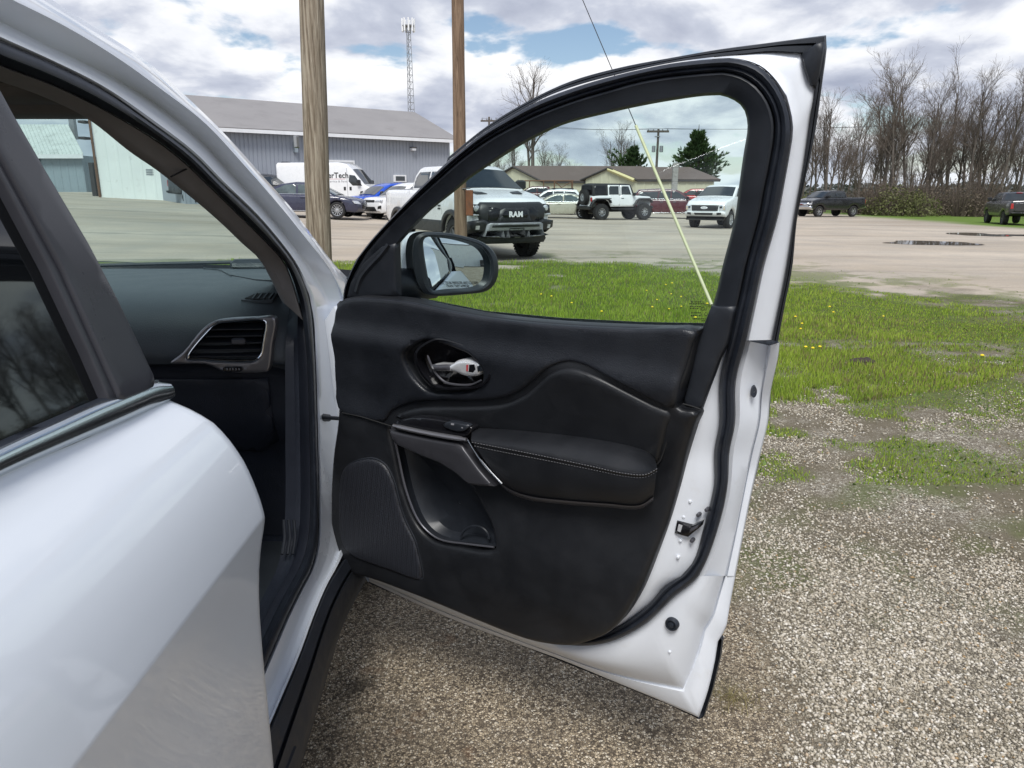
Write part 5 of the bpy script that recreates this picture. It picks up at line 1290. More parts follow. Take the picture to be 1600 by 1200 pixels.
# two-stemmed tree behind the tan gable
tr, cw, _ = bare_tree_mesh(301, 15.0, .30, 2, .22, 13); TREES.append((tr, cw))
q = ground_at(829, 92); r_ = put_tree(9, (q.x, q.y, 0), 0.6, .98, 'bare twin stemmed tree rising behind the tan gable')
for px, y, sc in ((787, 110, .42), (806, 108, .5), (855, 112, .50), (873, 110, .46), (895, 118, .40), (775, 120, .45)):
    q = ground_at(px, y); put_tree(int(px) % 9, (q.x, q.y, 0), px, sc, 'small hazy bare tree low behind the tan buildings', 'small bare trees behind the tan buildings')
for px, y, sc in ((958, 96, .50), (968, 98, .56)):
    q = ground_at(px, y); put_tree(int(px) % 9, (q.x, q.y, 0), px, sc, 'bare shrubby tree left of the ragged evergreen', 'bare trees beside the ragged evergreen')
def evergreen(name, label, px, y, H_, rad, n, seed, matn='pine_needles', ragged=.3, low=.12, asym=0.0, trunkr=.2):
    q = ground_at(px, y); root = thing(name, label, 'tree', (q.x, q.y, q.z)); rn = random.Random(seed); tr = MB()
    tr.tube([(0, 0, -.2), (.05, 0, H_*.4), (0, .05, H_*.75), (0, 0, H_*.97)], [trunkr, trunkr*.75, trunkr*.4, .03], 8)
    V = []; F = []
    def tuft(p, d, ln):
        for _ in range(7):
            dd = (Vector(d) + Vector((rn.uniform(-.6, .6), rn.uniform(-.6, .6), rn.uniform(-.25, .6)))).normalized(); s = dd.cross(Vector((rn.uniform(-1, 1), rn.uniform(-1, 1), 1))).normalized()*ln*.13
            e = p + dd*ln*rn.uniform(.6, 1.1); m_ = p.lerp(e, .5); b = len(V); V.extend([tuple(p - s*.4), tuple(p + s*.4), tuple(m_ + s), tuple(m_ - s), tuple(e)]); F.extend([(b, b+1, b+2, b+3), (b+3, b+2, b+4)])
    for i in range(n):
        f = low + (1-low)*(i/n); a = i*2.4 + rn.uniform(-.4, .4); z = H_*f*.97
        prof = math.sin(min(1, (1-f)*1.9 + .12)*math.pi*.5)*(.72 + .28*math.sin(f*9+seed)); ln = rad*prof*rn.uniform(1-ragged, 1.12)*(1 + asym*math.cos(a))
        d = Vector((math.cos(a), math.sin(a), .30 + .75*f)).normalized(); base = Vector((0, 0, z*.86)); tip = base + d*ln
        tr.tube([base, base.lerp(tip, .5) + Vector((0, 0, -.04*ln)), tip], [.05*(1.2-f), .03, .012], 4, cap=False)
        for k in range(9):
            t = .30 + .70*k/8; tuft(base.lerp(tip, t) + Vector((rn.uniform(-.16, .16), rn.uniform(-.16, .16), rn.uniform(-.1, .14)))*ln*.5, d, .50 + .10*rn.random())
    tr.build('trunk', 'tree_bark', root); mesh('crown', V, F, matn, root, smoothsh=False)
evergreen('pine_tree', 'full dark green pine behind the tan building end', 1086, 86, 9.4, 3.5, 180, 4, ragged=.25, low=.18)
evergreen('evergreen_tree', 'ragged small evergreen beside the distant utility pole', 988, 92, 8.0, 2.9, 90, 9, ragged=.55, low=.30, asym=-.25)
evergreen('evergreen_tree', 'little dark evergreen right of the distant utility pole', 1034, 96, 4.6, 1.2, 26, 12, ragged=.5, low=.3)
# far wood on the horizon
V = []; F = []; rn = random.Random(17)
for i in range(16000):
    ang = R(rn.uniform(-62, 62)); rr = rn.uniform(300, 380); x, y = rr*math.sin(ang), rr*math.cos(ang)
    hh = 4.4 + 2.4*mnoise.noise((x*.010, y*.010, 2)) + 2.2*mnoise.noise((x*.05, y*.05, 5))
    z = hh*rn.random()**.8 - .5; s = rn.uniform(.5, 1.1); b = len(V)
    for k in range(4):
        a = rn.uniform(0, .6); V.append((x + s*math.cos(a + k*1.57), y + rn.uniform(-1, 1)*s, z + s*math.sin(a + k*1.57)))
    F.append((b, b+1, b+2, b+3))
n_r = 120
for i in range(n_r):
    a0 = R(-62 + 124*i/n_r); x, y = 385*math.sin(a0), 385*math.cos(a0); h_ = 2.6 + 1.6*mnoise.noise((x*.02, y*.02, 7)); V += [(x, y, -3), (x, y, h_)]
    if i: b = len(V)-4; F.append((b, b+2, b+3, b+1))
w = mesh('distant_wood', V, F, 'far_wood', None, smoothsh=False); tag(w, 'far dark wooded ridge along the horizon', 'wood', kind='stuff')
# undergrowth and shrubs at the foot of the tree line
def clump(name, label, px, y, w, h, n, matn, seed, cat='bush', group=None, leaf=.16, stems=26):
    q = ground_at(px, y); root = thing(name, label, cat, (q.x, q.y, q.z), 0, group); rn = random.Random(seed); st = MB(); V = []; F = []
    for i in range(stems):
        a = rn.uniform(0, 6.28); r = rn.uniform(.1, .9)*w*.5; t = rn.uniform(.5, 1.0)*h
        st.tube([(r*.3*math.cos(a), r*.3*math.sin(a), -.1), (r*.7*math.cos(a), r*.7*math.sin(a), t*.6), (r*1.05*math.cos(a)+rn.uniform(-.2, .2), r*1.05*math.sin(a), t)], [.035, .022, .010], 4, cap=False)
    for i in range(n):
        a = rn.uniform(0, 6.28); ph = math.asin(rn.uniform(0, 1)); rr = rn.uniform(.55, 1.0)*(1 + .25*mnoise.noise((math.cos(a)*2, math.sin(a)*2, ph*3+seed)))
        p = Vector((rr*w*.5*math.cos(a)*math.cos(ph), rr*w*.5*math.sin(a)*math.cos(ph), rr*h*math.sin(ph)*1.0 + .05)); u = Vector((rn.uniform(-1, 1), rn.uniform(-1, 1), rn.uniform(-1, 1))).normalized()
        v = u.cross(Vector((rn.uniform(-1, 1), rn.uniform(-1, 1), rn.uniform(-1, 1)))).normalized(); s = leaf*rn.uniform(.5, 1.2); b = len(V)
        V += [tuple(p - u*s - v*s*.35), tuple(p + u*s*.2 - v*s*.5), tuple(p + u*s), tuple(p + u*s*.1 + v*s*.5)]; F.append((b, b+1, b+2, b+3))
    st.build('stem_cluster', 'twig', root); mesh('foliage', V, F, matn, root, smoothsh=False); return root
clump('bush', 'large spring green bush behind the black pickup', 1400, 66, 5.4, 2.6, 1500, 'shrub_leaf', 1, leaf=.13)
clump('bush', 'rounded dull green bush between the black pickup and the brown brush', 1438, 65, 4.0, 2.2, 900, 'shrub_leaf', 2, leaf=.13)
clump('bush', 'small dark green bush hidden left of the black pickup', 1266, 68, 2.4, 1.9, 900, 'shrub_leaf', 3, leaf=.13)
rn = random.Random(23)
for i in range(15):
    px = 1330 + i*19 + rn.uniform(-6, 6)
    clump('brush', 'tangled brown leafless brush at the foot of the tree line', px, rn.uniform(66, 76), rn.uniform(3.5, 6.5), rn.uniform(2.0, 5.6), 480, 'brush_brown', 40+i, group='brown brush along the tree line', leaf=.09, stems=95)
for i in range(12):
    ang = R(36.5 + i*2.6); x, y = 76*math.sin(ang), 76*math.cos(ang)
    c_ = clump('brush', 'tangled brush under the mirrored tree row, right of the grey pickup', 800, 76, 6, 3.6, 500, 'brush_brown', 70+i, group='brush under the mirrored trees', leaf=.14, stems=30); c_.location = (x, y, zg(x, y))
# puddles on the lot
def puddle(px0, px1, pyc, hh, label, seed):
    rn = random.Random(seed); c0_ = at_z((px0+px1)/2, pyc, -.35); n = 40; V = []
    a_ = at_z(px0, pyc, -.35); b_ = at_z(px1, pyc, -.35); d_ = at_z((px0+px1)/2, pyc-hh, -.35); rx = (b_-a_).length/2; ry = (d_-c0_).length
    for k in range(n):
        a = 2*math.pi*k/n; f = 1 + .45*mnoise.noise((math.cos(a)*1.7+seed, math.sin(a)*1.7, seed)); x = c0_.x + rx*f*math.cos(a); y = c0_.y + ry*f*math.sin(a)
        V.append((x, y))
    zz_ = max(zg(*p) for p in V) + .006
    o = mesh('puddle', [(x, y, zz_) for x, y in V], [tuple(range(n))], 'puddle_water', None, smoothsh=False); tag(o, label, 'puddle', kind='structure')
puddle(1385, 1512, 391.5, 3.2, 'nearer shallow rain puddle on the gravel lot', 1.3); puddle(1490, 1562, 369.5, 2.4, 'farther shallow rain puddle on the gravel lot', 4.1); puddle(1560, 1640, 370, 1.2, 'thin puddle running past the farther one', 7.7)
# dandelions
rn = random.Random(8); DN = None
spots = [(1050, 446), (1040, 448), (1010, 456), (1048, 462), (1064, 466), (1027, 470), (1019, 483), (1045, 484), (1064, 480), (1087, 500), (650, 462), (1105, 478), (1242, 498), (1259, 548), (1270, 550), (1281, 547), (1301, 491), (1380, 496), (1252, 508), (1534, 561), (1296, 483), (1250, 516), (862, 466), (893, 476), (845, 462), (940, 489)]
for px, py in spots:
    q = at_z(px, py+1.5, 0.03); q.z = float(zground(np.array([[q.x, q.y]]))[0])
    t = thing('dandelion', 'small yellow dandelion in bloom on the lawn', 'flower', q, rn.uniform(0, 6), 'dandelions on the lawn')
    if DN is None:
        s_ = MB().tube([(0, 0, 0), (.004, 0, .05), (.006, .002, .085)], .0022, 5).build('stem', 'grass_blade', t)
        h_ = MB(); h_.lathe([(.001, .082), (.010, .084), (.021, .092), (.019, .100), (.008, .106), (.001, .107)], 12, None, 'z')
        f_ = h_.build('flower_head', 'dandelion', t); f_.location = (.006, .002, 0); DN = (s_, f_)
    else:
        for o_ in DN: k_ = o_.copy(); C.objects.link(k_); k_.parent = t
    t.scale = (rn.uniform(.6, .85),)*3
# dark clod of earth in the grass
q = at_z(1347, 570, 0.0); V = []; F = []
bm = bmesh.new(); bmesh.ops.create_icosphere(bm, subdivisions=3, radius=1)
for v in bm.verts:
    f = 1 + .45*mnoise.noise(v.co*2.2) + .2*mnoise.noise(v.co*6); v.co = Vector((v.co.x*.11*f, v.co.y*.07*f, v.co.z*.045*f))
me = bpy.data.meshes.new('dirt_clod'); bm.to_mesh(me); bm.free(); o = finish('dirt_clod', me, 'dirt_clod'); o.location = (q.x, q.y, .02); tag(o, 'dark clod of earth lying in the grass', 'clod')

# ================================================================ the white car in the foreground
CAR = (-1.36, 1.9, 0.0)
suv_root = thing('white_car', 'white car in the foreground with its front passenger door standing open', 'car', CAR)
def part(name, V, F, m, parent=None, sharp=40, smoothsh=True): return mesh(name, V, F, m, parent or suv_root, sharp, smoothsh, off=CAR)
def bpart(mb, name, m, parent=None, sharp=40): return part(name, mb.V, mb.F, m, parent, sharp)
# ---- open front door: s runs from the hinge to the latch, w towards the cabin side
HX, HY = -0.4715, 2.057; DX, DY = 0.825, -0.565; NX, NY = -0.565, -0.825
WIN = [(0.25, .098), (0.6, .105), (1.0, .12), (1.2, .145), (1.45, .190), (1.8, .255)]
WOUT = [(0.25, 0.0), (0.6, -.015), (0.95, -.030), (1.1, 0.0), (1.18, .045), (1.25, .085), (1.8, .195)]
def Wi(z): return interp(WIN, z)
def Wo(z): return interp(WOUT, z)
def dmap(s, z, w): return (HX + DX*s + NX*w, HY + DY*s + NY*w, z)
def dsolve(px, py, wf):
    d = ray(px, py); lo, hi = 0.5, 4.5
    for _ in range(48):
        t = (lo+hi)/2; f = (t*d[0]-HX)*NX + (t*d[1]-HY)*NY - wf(CAMH + t*d[2])
        if f > 0: lo = t
        else: hi = t
    t = (lo+hi)/2; x, y = t*d[0]-HX, t*d[1]-HY
    return (x*DX + y*DY, CAMH + t*d[2])
def win(o): return lambda z: Wi(z) + o
def wout(o): return lambda z: Wo(z) + o
def tr_(pts, wf): return [dsolve(x, y, wf) for x, y in pts]                      # traced outline -> (s, z)
def t3(pts, wf):
    out = []
    for x, y in pts:
        s, z = dsolve(x, y, wf); out.append(dmap(s, z, wf(z)))
    return out
def sec(sections, ns):
    """concatenate sections, each resampled to its own count so neighbouring curves correspond"""
    out = []
    for pts, n in zip(sections, ns): q = resample(cr(pts, 8), n); out += q if not out else q[1:]
    return out
def lerp2(a, b, t): return [(p[0]+(q[0]-p[0])*t, p[1]+(q[1]-p[1])*t) for p, q in zip(a, b)]
def dloft(name, curves, m, parent, sharp=50):
    V, F = loft([t3(c, w) for c, w in curves]); return part(name, V, F, m, parent, sharp)
def dpatch(name, outline, m, parent, off=0.0, th=.012, r=.006, step=.02, holes=(), relief=None, n=6, back=-0.01, sharp=40, raw=False):
    pts = outline if raw else cr(outline, n, True); P = tr_(pts, win(off)); H_ = [tr_(cr(h, n, True), win(off)) for h in holes]
    V, F = patch(P, lambda s, z, h: dmap(s, z, Wi(z) + off + h), th=th, r=r, step=step, holes=H_, relief=relief, back=back, bstep=.012)
    return part(name, V, F, m, parent, sharp)

G_a = [(624, 463), (623, 420), (624, 381)]
G_b = [(624, 381), (650, 352), (675, 327), (707, 302), (737, 277), (770, 255), (825, 221), (875, 197), (900, 189), (950, 177), (1000, 166), (1050, 157), (1100, 150), (1125, 149)]
G_c = [(1125, 149), (1142, 154), (1160, 167), (1167, 185), (1168, 202), (1162, 240), (1155, 290), (1149, 337), (1128, 420), (1120, 456), (1104, 508)]
F1_a = [(541, 466), (544, 445), (550, 430), (570, 395)]
F1_b = [(570, 395), (600, 360), (640, 320), (690, 275), (725, 245), (765, 217), (800, 198), (837, 180), (900, 156), (950, 141), (1000, 127), (1050, 119), (1100, 114), (1130, 112)]
F1_c = [(1130, 112), (1155, 117), (1180, 132), (1200, 157), (1210, 187), (1210, 215), (1204, 252), (1195, 295), (1187, 337), (1165, 420), (1156, 464), (1142, 520), (1138, 536)]
F2_a = [(536, 477), (537, 455), (545, 430), (557, 405)]
F2_b = [(557, 405), (580, 375), (612, 340), (660, 290), (700, 252), (725, 231), (750, 211), (790, 186), (837, 160), (900, 136), (950, 121), (1000, 109), (1050, 99), (1115, 92), (1140, 91)]
F2_c = [(1140, 91), (1165, 95), (1190, 106), (1210, 127), (1227, 157), (1235, 190), (1235, 220), (1230, 252), (1222, 295), (1214, 337), (1190, 420), (1180, 466), (1166, 532)]
S_d = [(1138, 536), (1128, 576), (1124, 604), (1124, 660), (1116, 704), (1116, 754), (1108, 792), (1098, 830), (1084, 876), (1064, 900)]
S_e = [(1064, 900), (1036, 918), (1016, 942), (992, 962), (964, 980), (936, 992), (900, 1001)]
F2_d = [(1166, 532), (1152, 584), (1149, 608), (1149, 660), (1140, 706), (1138, 750), (1132, 788), (1120, 832), (1106, 872), (1092, 900)]
F2_e = [(1092, 900), (1080, 912), (1054, 932), (1032, 954), (1010, 974), (980, 992), (950, 1004), (916, 1009), (880, 1007)]
T_d = [(1138, 536), (1124, 564), (1108, 606), (1095, 640), (1088, 662), (1072, 714), (1060, 760), (1044, 814), (1026, 864), (1012, 900)]     # edge of the black trim
T_e = [(1012, 900), (1000, 926), (980, 958), (960, 978), (936, 991), (900, 1001)]
E_b = [(1116, 89), (1160, 85), (1200, 81), (1252, 84)]                          # lower edge of the black outer strip
E_c = [(1252, 84), (1257, 100), (1268, 132), (1274, 137), (1267, 180), (1255, 265), (1242, 337), (1229, 420), (1206, 531)]
F3_b = [(700, 246), (750, 205), (790, 178), (850, 145), (900, 124), (975, 104), (1050, 90), (1125, 77), (1200, 67), (1275, 57), (1291, 55)]
F3_c = [(1291, 55), (1292, 77), (1287, 115), (1275, 202), (1260, 275), (1246, 340), (1238, 420), (1226, 480), (1216, 534)]
O_d = [(1218, 535), (1216, 556), (1204, 612), (1200, 660), (1188, 710), (1174, 772), (1162, 832), (1149, 900)]
O_e = [(1149, 900), (1140, 948), (1134, 982), (1122, 1002), (1118, 1028), (1106, 1080), (1092, 1121)]
O_f = [(1092, 1121), (1040, 1098), (960, 1065), (880, 1032), (820, 1010), (700, 965), (620, 929), (577, 909)]
HEM_d = [(1203, 540), (1201, 554), (1190, 612), (1186, 660), (1174, 710), (1163, 765), (1150, 830), (1135, 900)]

door = None
# outer skin (white below the belt) is the door part itself
BELT_O = [(553, 448), (640, 462), (760, 486), (880, 497), (1000, 503), (1108, 505), (1160, 506), (1213, 506)]
so = tr_([(556, 452), (554, 560), (552, 700), (550, 800), (548, 868), (575, 910)], wout(0)); sk = so + tr_(O_f[::-1] + O_e[::-1][1:] + O_d[::-1][1:], wout(0)) + tr_(BELT_O[::-1][1:-1], wout(0))
V, F = patch(sk, lambda s, z, h: dmap(s, z, Wo(z) - h), th=.012, r=.010, step=.04, back=.001, bstep=.02)
door = part('front_door', V, F, 'white_paint', None)
# black lower cladding on the outside, just proud of the skin's lower edge
cl = [(574, 913), (620, 933), (700, 969), (820, 1014), (960, 1070), (1040, 1103), (1091, 1127), (1097, 1124), (1111, 1080), (1123, 1028), (1126, 1003), (1100, 960), (900, 900), (700, 840), (560, 800)]
P = tr_(cl, wout(0)); V, F = patch(P, lambda s, z, h: dmap(s, z, Wo(z) - .010 - h), th=.022, r=.010, step=.05, back=-.002, bstep=.03); part('lower_cladding', V, F, 'cladding', door)
# window surround outside (black), closing strip round the upper edge
NN = (10, 46, 34)
Gc = sec((G_a, G_b, G_c), NN); F1c = sec((F1_a, F1_b, F1_c), NN); F2c = sec((F2_a, F2_b, F2_c), NN)
dloft('window_surround', [(Gc, win(-.026)), (Gc, win(-.044)), (lerp2(Gc, F1c, .5), win(-.052)), (lerp2(F1c, F2c, .9), win(-.050))], 'gloss_black', door)
# inner frame moulding
g1 = lerp2(Gc, F1c, .05); g2 = lerp2(Gc, F1c, .14); g3 = lerp2(Gc, F1c, .72); g4 = lerp2(Gc, F1c, .88); g5 = lerp2(Gc, F1c, .95)
dloft('frame_moulding', [(Gc, win(-.026)), (g1, win(-.010)), (g2, win(-.003)), (g3, win(.000)), (g4, win(.003)), (g5, win(.001)), (F1c, win(-.010))], 'black_plastic', door)
# weather seal: full loop
NL = (10, 46, 34, 30, 22)
Sa = sec((F1_a, F1_b, F1_c, S_d, S_e), NL); Sb = sec((F2_a, F2_b, F2_c, F2_d, F2_e), NL)
def wseal(o):
    return lambda z: Wi(z) + o - (0.018 if z < 1.15 else (0.018*smooth((1.28 - z)/.13)))
dloft('weather_seal', [(Sa, wseal(-.012)), (lerp2(Sa, Sb, .05), wseal(-.003)), (lerp2(Sa, Sb, .22), wseal(.003)), (lerp2(Sa, Sb, .34), wseal(.001)), (lerp2(Sa, Sb, .42), wseal(-.002)), (lerp2(Sa, Sb, .50), wseal(.004)),
                       (lerp2(Sa, Sb, .70), wseal(.008)), (lerp2(Sa, Sb, .9), wseal(.004)), (lerp2(Sa, Sb, .985), wseal(-.006)), (Sb, wseal(-.016))], 'rubber', door)
# white upper corner of the frame
A1 = sec(([(1113, 92), (1140, 91), (1165, 95), (1190, 106), (1210, 127), (1227, 157)], [(1227, 157), (1235, 190), (1235, 220), (1230, 252), (1222, 295), (1214, 337), (1190, 420), (1180, 466), (1166, 532)]), (16, 24))
B1 = sec((E_b, E_c), (16, 24))
dloft('frame_corner_panel', [(A1, win(-.014)), (lerp2(A1, B1, .10), win(-.006)), (lerp2(A1, B1, .22), win(-.012)), (lerp2(A1, B1, .45), win(-.015)), (lerp2(A1, B1, .60), win(-.018)), (lerp2(A1, B1, .80), win(-.022)), (lerp2(A1, B1, .93), win(-.027)), (B1, win(-.034))], 'jamb_white', door, 60)
# black outer strip over the top and down the latch side
B2a = [(698, 253), (750, 211), (790, 186), (850, 153), (900, 134), (975, 114), (1050, 98), (1116, 89), (1160, 85), (1200, 81), (1252, 84)]
B2 = sec((B2a, E_c), (40, 24)); F3 = sec((F3_b, F3_c), (40, 24))
dloft('outer_strip', [(B2, win(-.034)), (lerp2(B2, F3, .08), win(-.022)), (lerp2(B2, F3, .42), win(-.024)), (lerp2(B2, F3, .50), win(-.032)), (lerp2(B2, F3, .60), win(-.026)), (lerp2(B2, F3, .92), win(-.028)), (F3, win(-.036)), (F3, win(-.056)), (B2, win(-.058))], 'black_plastic', door)
dpatch('strip_end_cap', [(1255, 86), (1276, 70), (1289, 66), (1288, 82), (1283, 112), (1277, 134), (1268, 134), (1259, 106)], 'black_plastic', door, off=-.026, th=.012, r=.005, n=1, raw=True)
# white latch-side jamb
dloft('inner_jamb', [(sec((T_d, T_e), (30, 22)), win(-.006)), (lerp2(sec((T_d, T_e), (30, 22)), sec((S_d, S_e), (30, 22)), .35), win(-.014)), (lerp2(sec((T_d, T_e), (30, 22)), sec((S_d, S_e), (30, 22)), .62), win(-.020)), (sec((S_d, S_e), (30, 22)), win(-.036))], 'jamb_white', door, 60)
Jd = sec((F2_d,), (30,)); Hd = sec((HEM_d,), (30,)); Od = sec((O_d,), (30,))
dloft('latch_side_jamb', [(Jd, win(-.034)), (lerp2(Jd, Hd, .18), win(-.030)), (lerp2(Jd, Hd, .5), win(-.052)), (lerp2(Jd, Hd, .93), win(-.078)), (Hd, wout(.020)), (lerp2(Hd, Od, .12), wout(.026)), (lerp2(Hd, Od, .85), wout(.016)), (Od, wout(.006)), (Od, wout(-.001))], 'jamb_white', door, 30)
F2_f = [(880, 1007), (820, 991), (740, 960), (660, 928), (577, 896)]
Je = sec(([(1092, 900), (1080, 912), (1054, 932), (1032, 954), (1010, 974)], [(1010, 974), (980, 992), (950, 1004), (916, 1009)] + F2_f), (16, 44)); Oe = sec((O_e, O_f), (16, 44))
dloft('lower_jamb', [(Je, win(-.034)), (lerp2(Je, Oe, .10), win(-.030)), (lerp2(Je, Oe, .35), win(-.034)), (lerp2(Je, Oe, .52), win(-.052)), (lerp2(Je, Oe, .66), win(-.076)), (lerp2(Je, Oe, .70), wout(.018)), (lerp2(Je, Oe, .73), wout(.024)), (lerp2(Je, Oe, .96), wout(.014)), (Oe, wout(.004)), (Oe, wout(-.001))], 'jamb_white', door, 65)
dloft('hem_flange', [(lerp2(Jd, Od, .995), wout(.0)), (Od, wout(-.008))], 'jamb_white', door)
# small things on the jamb
def stud(name, px, py, off, r, h, m, n=14, prof=None):
    s, z = dsolve(px, py, win(off)); c = Vector(dmap(s, z, Wi(z)+off)); M = Matrix.Translation(c) @ Vector((NX, NY, 0)).to_track_quat('Z', 'Y').to_matrix().to_4x4()
    bpart(MB().lathe(prof or [(r, -.01), (r, h*.6), (r*.8, h), (.0005, h)], n, M, 'z'), name, m, door)
stud('rubber_stop', 1051, 974, -.030, .0150, .014, 'rubber', 20, [(.0150, -.01), (.0150, .006), (.0130, .010), (.0105, .010), (.0095, .006), (.0075, .006), (.0065, .011), (.0005, .012)])
for px, py in ((1078, 784), (1068, 808), (1063, 845), (1059, 871)): stud('rivet', px, py, -.014, .0030, .0012, 'jamb_white')
for px, py in ((1091, 805), (1081, 845), (1104, 797)): stud('screw', px, py, -.016, .0040, .003, 'dark_silver')
for px, py in ((1020, 992), (1037, 1000), (1046, 1019), (1058, 940), (1072, 934)): stud('rivet', px, py, -.0335, .0026, .0010, 'jamb_white')
s_, z_ = dsolve(1178, 612, win(-.055)); bpart(MB().lathe([(.001, .004), (.0085, .004), (.0095, -.01)], 16, Matrix.Translation(Vector(dmap(s_, z_, Wi(z_)-.055))) @ Vector((NX+.5*DX, NY+.5*DY, 0)).to_track_quat('Z', 'Y').to_matrix().to_4x4() @ Matrix.Diagonal((.6, 1.25, 1, 1)), 'z'), 'drain_plug', 'rubber', door)
dpatch('latch', [(1055, 832), (1059, 813), (1080, 822), (1098, 814), (1096, 822), (1076, 838)], 'gloss_black', door, off=-.012, th=.006, r=.003, n=1, raw=True)
dpatch('latch_plate', [(1062, 818), (1068, 820), (1065, 830), (1060, 828)], 'bright_metal', door, off=-.010, th=.008, r=.002, n=1, raw=True)
dpatch('latch_hook', [(1081, 824), (1094, 818), (1092, 823), (1078, 832)], 'dark_silver', door, off=-.010, th=.008, r=.002, n=1, raw=True)
# glass
belt = [(1104, 508), (1098, 513), (1000, 512), (880, 506), (780, 497), (700, 483), (645, 470), (624, 466)]
gl = [(622, 468), (621, 380)] + [(x-3, y-3) for x, y in G_b[1:]] + [(x+3, y-2) for x, y in G_c[1:-1]] + [(1106, 516)] + [(x, y+6) for x, y in belt[1:]]
P = tr_(resample(gl, 150, True), win(-.034)); V, F = patch(P, lambda s, z, h: dmap(s, z, Wi(z)-.034), th=0, r=.002, step=.06, back=None, bstep=.03)
part('window_glass', V, F, 'door_glass', door)
mb = MB()                                                                        # etched maker's marks near the belt: rows of small dashes and rings
rn = random.Random(2)
def etched(px0, px1, py):
    x = px0
    while x < px1:
        w = rn.uniform(1.0, 3.2); q = [(x, py), (x+w, py-.1), (x+w, py-1.5), (x, py-1.4)]; b = len(mb.V)
        mb.add(t3(q, win(-.0325)), [(0, 1, 2, 3)]); x += w + rn.uniform(.6, 1.2)
for (a, b, y) in ((1080, 1096, 472.5), (1077, 1100, 475.5), (1078, 1094, 480), (1078, 1092, 483), (1080, 1094, 489.5), (1079, 1094, 494), (1083, 1106, 499), (1096, 1106, 502)): etched(a, b, y)
for (cx_, cy_, r_) in ((1098.5, 482.5, 3.2), (1103, 491, 2.8)):
    for k in range(12):
        a0, a1 = 2*math.pi*k/12, 2*math.pi*(k+1)/12
        q = [(cx_+r_*math.cos(a0), cy_+r_*math.sin(a0)), (cx_+r_*math.cos(a1), cy_+r_*math.sin(a1)), (cx_+(r_-.7)*math.cos(a1), cy_+(r_-.7)*math.sin(a1)), (cx_+(r_-.7)*math.cos(a0), cy_+(r_-.7)*math.sin(a0))]
        mb.add(t3(q, win(-.0325)), [(0, 1, 2, 3)])
bpart(mb, 'etched_marks', 'print_black', door)
dpatch('frame_lower_cover', [(1100, 511), (1113, 478), (1151, 478), (1142, 520), (1138, 536), (1124, 564), (1109, 606), (1097, 640), (1069, 631), (1082, 582), (1094, 526)], 'black_plastic', door, off=-.002, th=.010, r=.005, raw=True)
# ---- trim
trim = [(545, 468), (538, 480), (536, 520), (535, 600), (533, 655), (525, 715), (522, 790), (525, 850), (536, 882), (560, 897), (577, 900), (660, 930), (740, 962), (820, 993), (860, 1002), (900, 1003), (936, 992), (962, 978),
        (982, 958), (1002, 926), (1014, 900), (1028, 864), (1046, 814), (1062, 760), (1074, 714), (1090, 662), (1097, 640), (1068, 631), (1082, 582), (1096, 524), (1102, 512), (1098, 511), (1000, 508), (880, 502), (780, 492), (700, 478), (645, 466), (600, 462), (570, 461)]
handle_hole = [(649, 555), (655, 544), (680, 530), (695, 531), (730, 542), (749, 550), (761, 562), (766, 575), (764, 590), (749, 604), (730, 607), (682, 606), (665, 592), (655, 577)]
pocket = [(614, 668), (622, 710), (634, 764), (652, 810), (668, 830), (688, 842), (730, 849), (770, 854), (785, 850), (780, 820), (760, 784), (741, 757), (720, 737), (696, 722), (666, 710), (630, 692)]
def relief(s, z):
    k = smooth((z - .95)/.16)*.016 + .014*smooth((z - 1.08)/.09)*smooth((1.19 - z)/.05)
    k += .020*smooth((z-.40)/.2)*smooth((.86-z)/.2)*smooth((s-.3)/.3)            # belly of the lower panel
    return k
base_trim = dpatch('door_card', trim, 'black_soft', door, off=0, th=.016, r=.012, step=.016, holes=[handle_hole, pocket], relief=relief, n=4)
slot(base_trim, 'grained_plastic')
wave = [(620, 648), (655, 634), (700, 631), (732, 631), (775, 629), (800, 625), (829, 612), (850, 596), (872, 578), (890, 570), (907, 568), (933, 575), (962, 589), (993, 606), (1030, 626), (1058, 640)]
up = [(536, 640), (536, 560), (537, 500), (541, 478), (556, 466), (600, 464), (645, 468), (700, 480), (780, 494), (880, 504), (1000, 510), (1096, 514), (1090, 536), (1076, 585), (1062, 632)] + [(x-1, y-8) for x, y in wave[::-1][1:]] + [(606, 656), (570, 650)]
dpatch('upper_panel', up, 'black_leather', door, off=.004, th=.020, r=.009, step=.016, holes=[[(x + (x-707)*.05, y + (y-570)*.07) for x, y in handle_hole]], relief=relief, n=3)
ins = [(x, y+1) for x, y in wave] + [(1050, 664), (1040, 700), (1030, 724), (980, 712), (900, 694), (800, 676), (745, 668), (700, 657), (640, 655)]
dpatch('insert_panel', ins, 'black_soft', door, off=.006, th=.018, r=.013, step=.016, relief=relief, n=3)
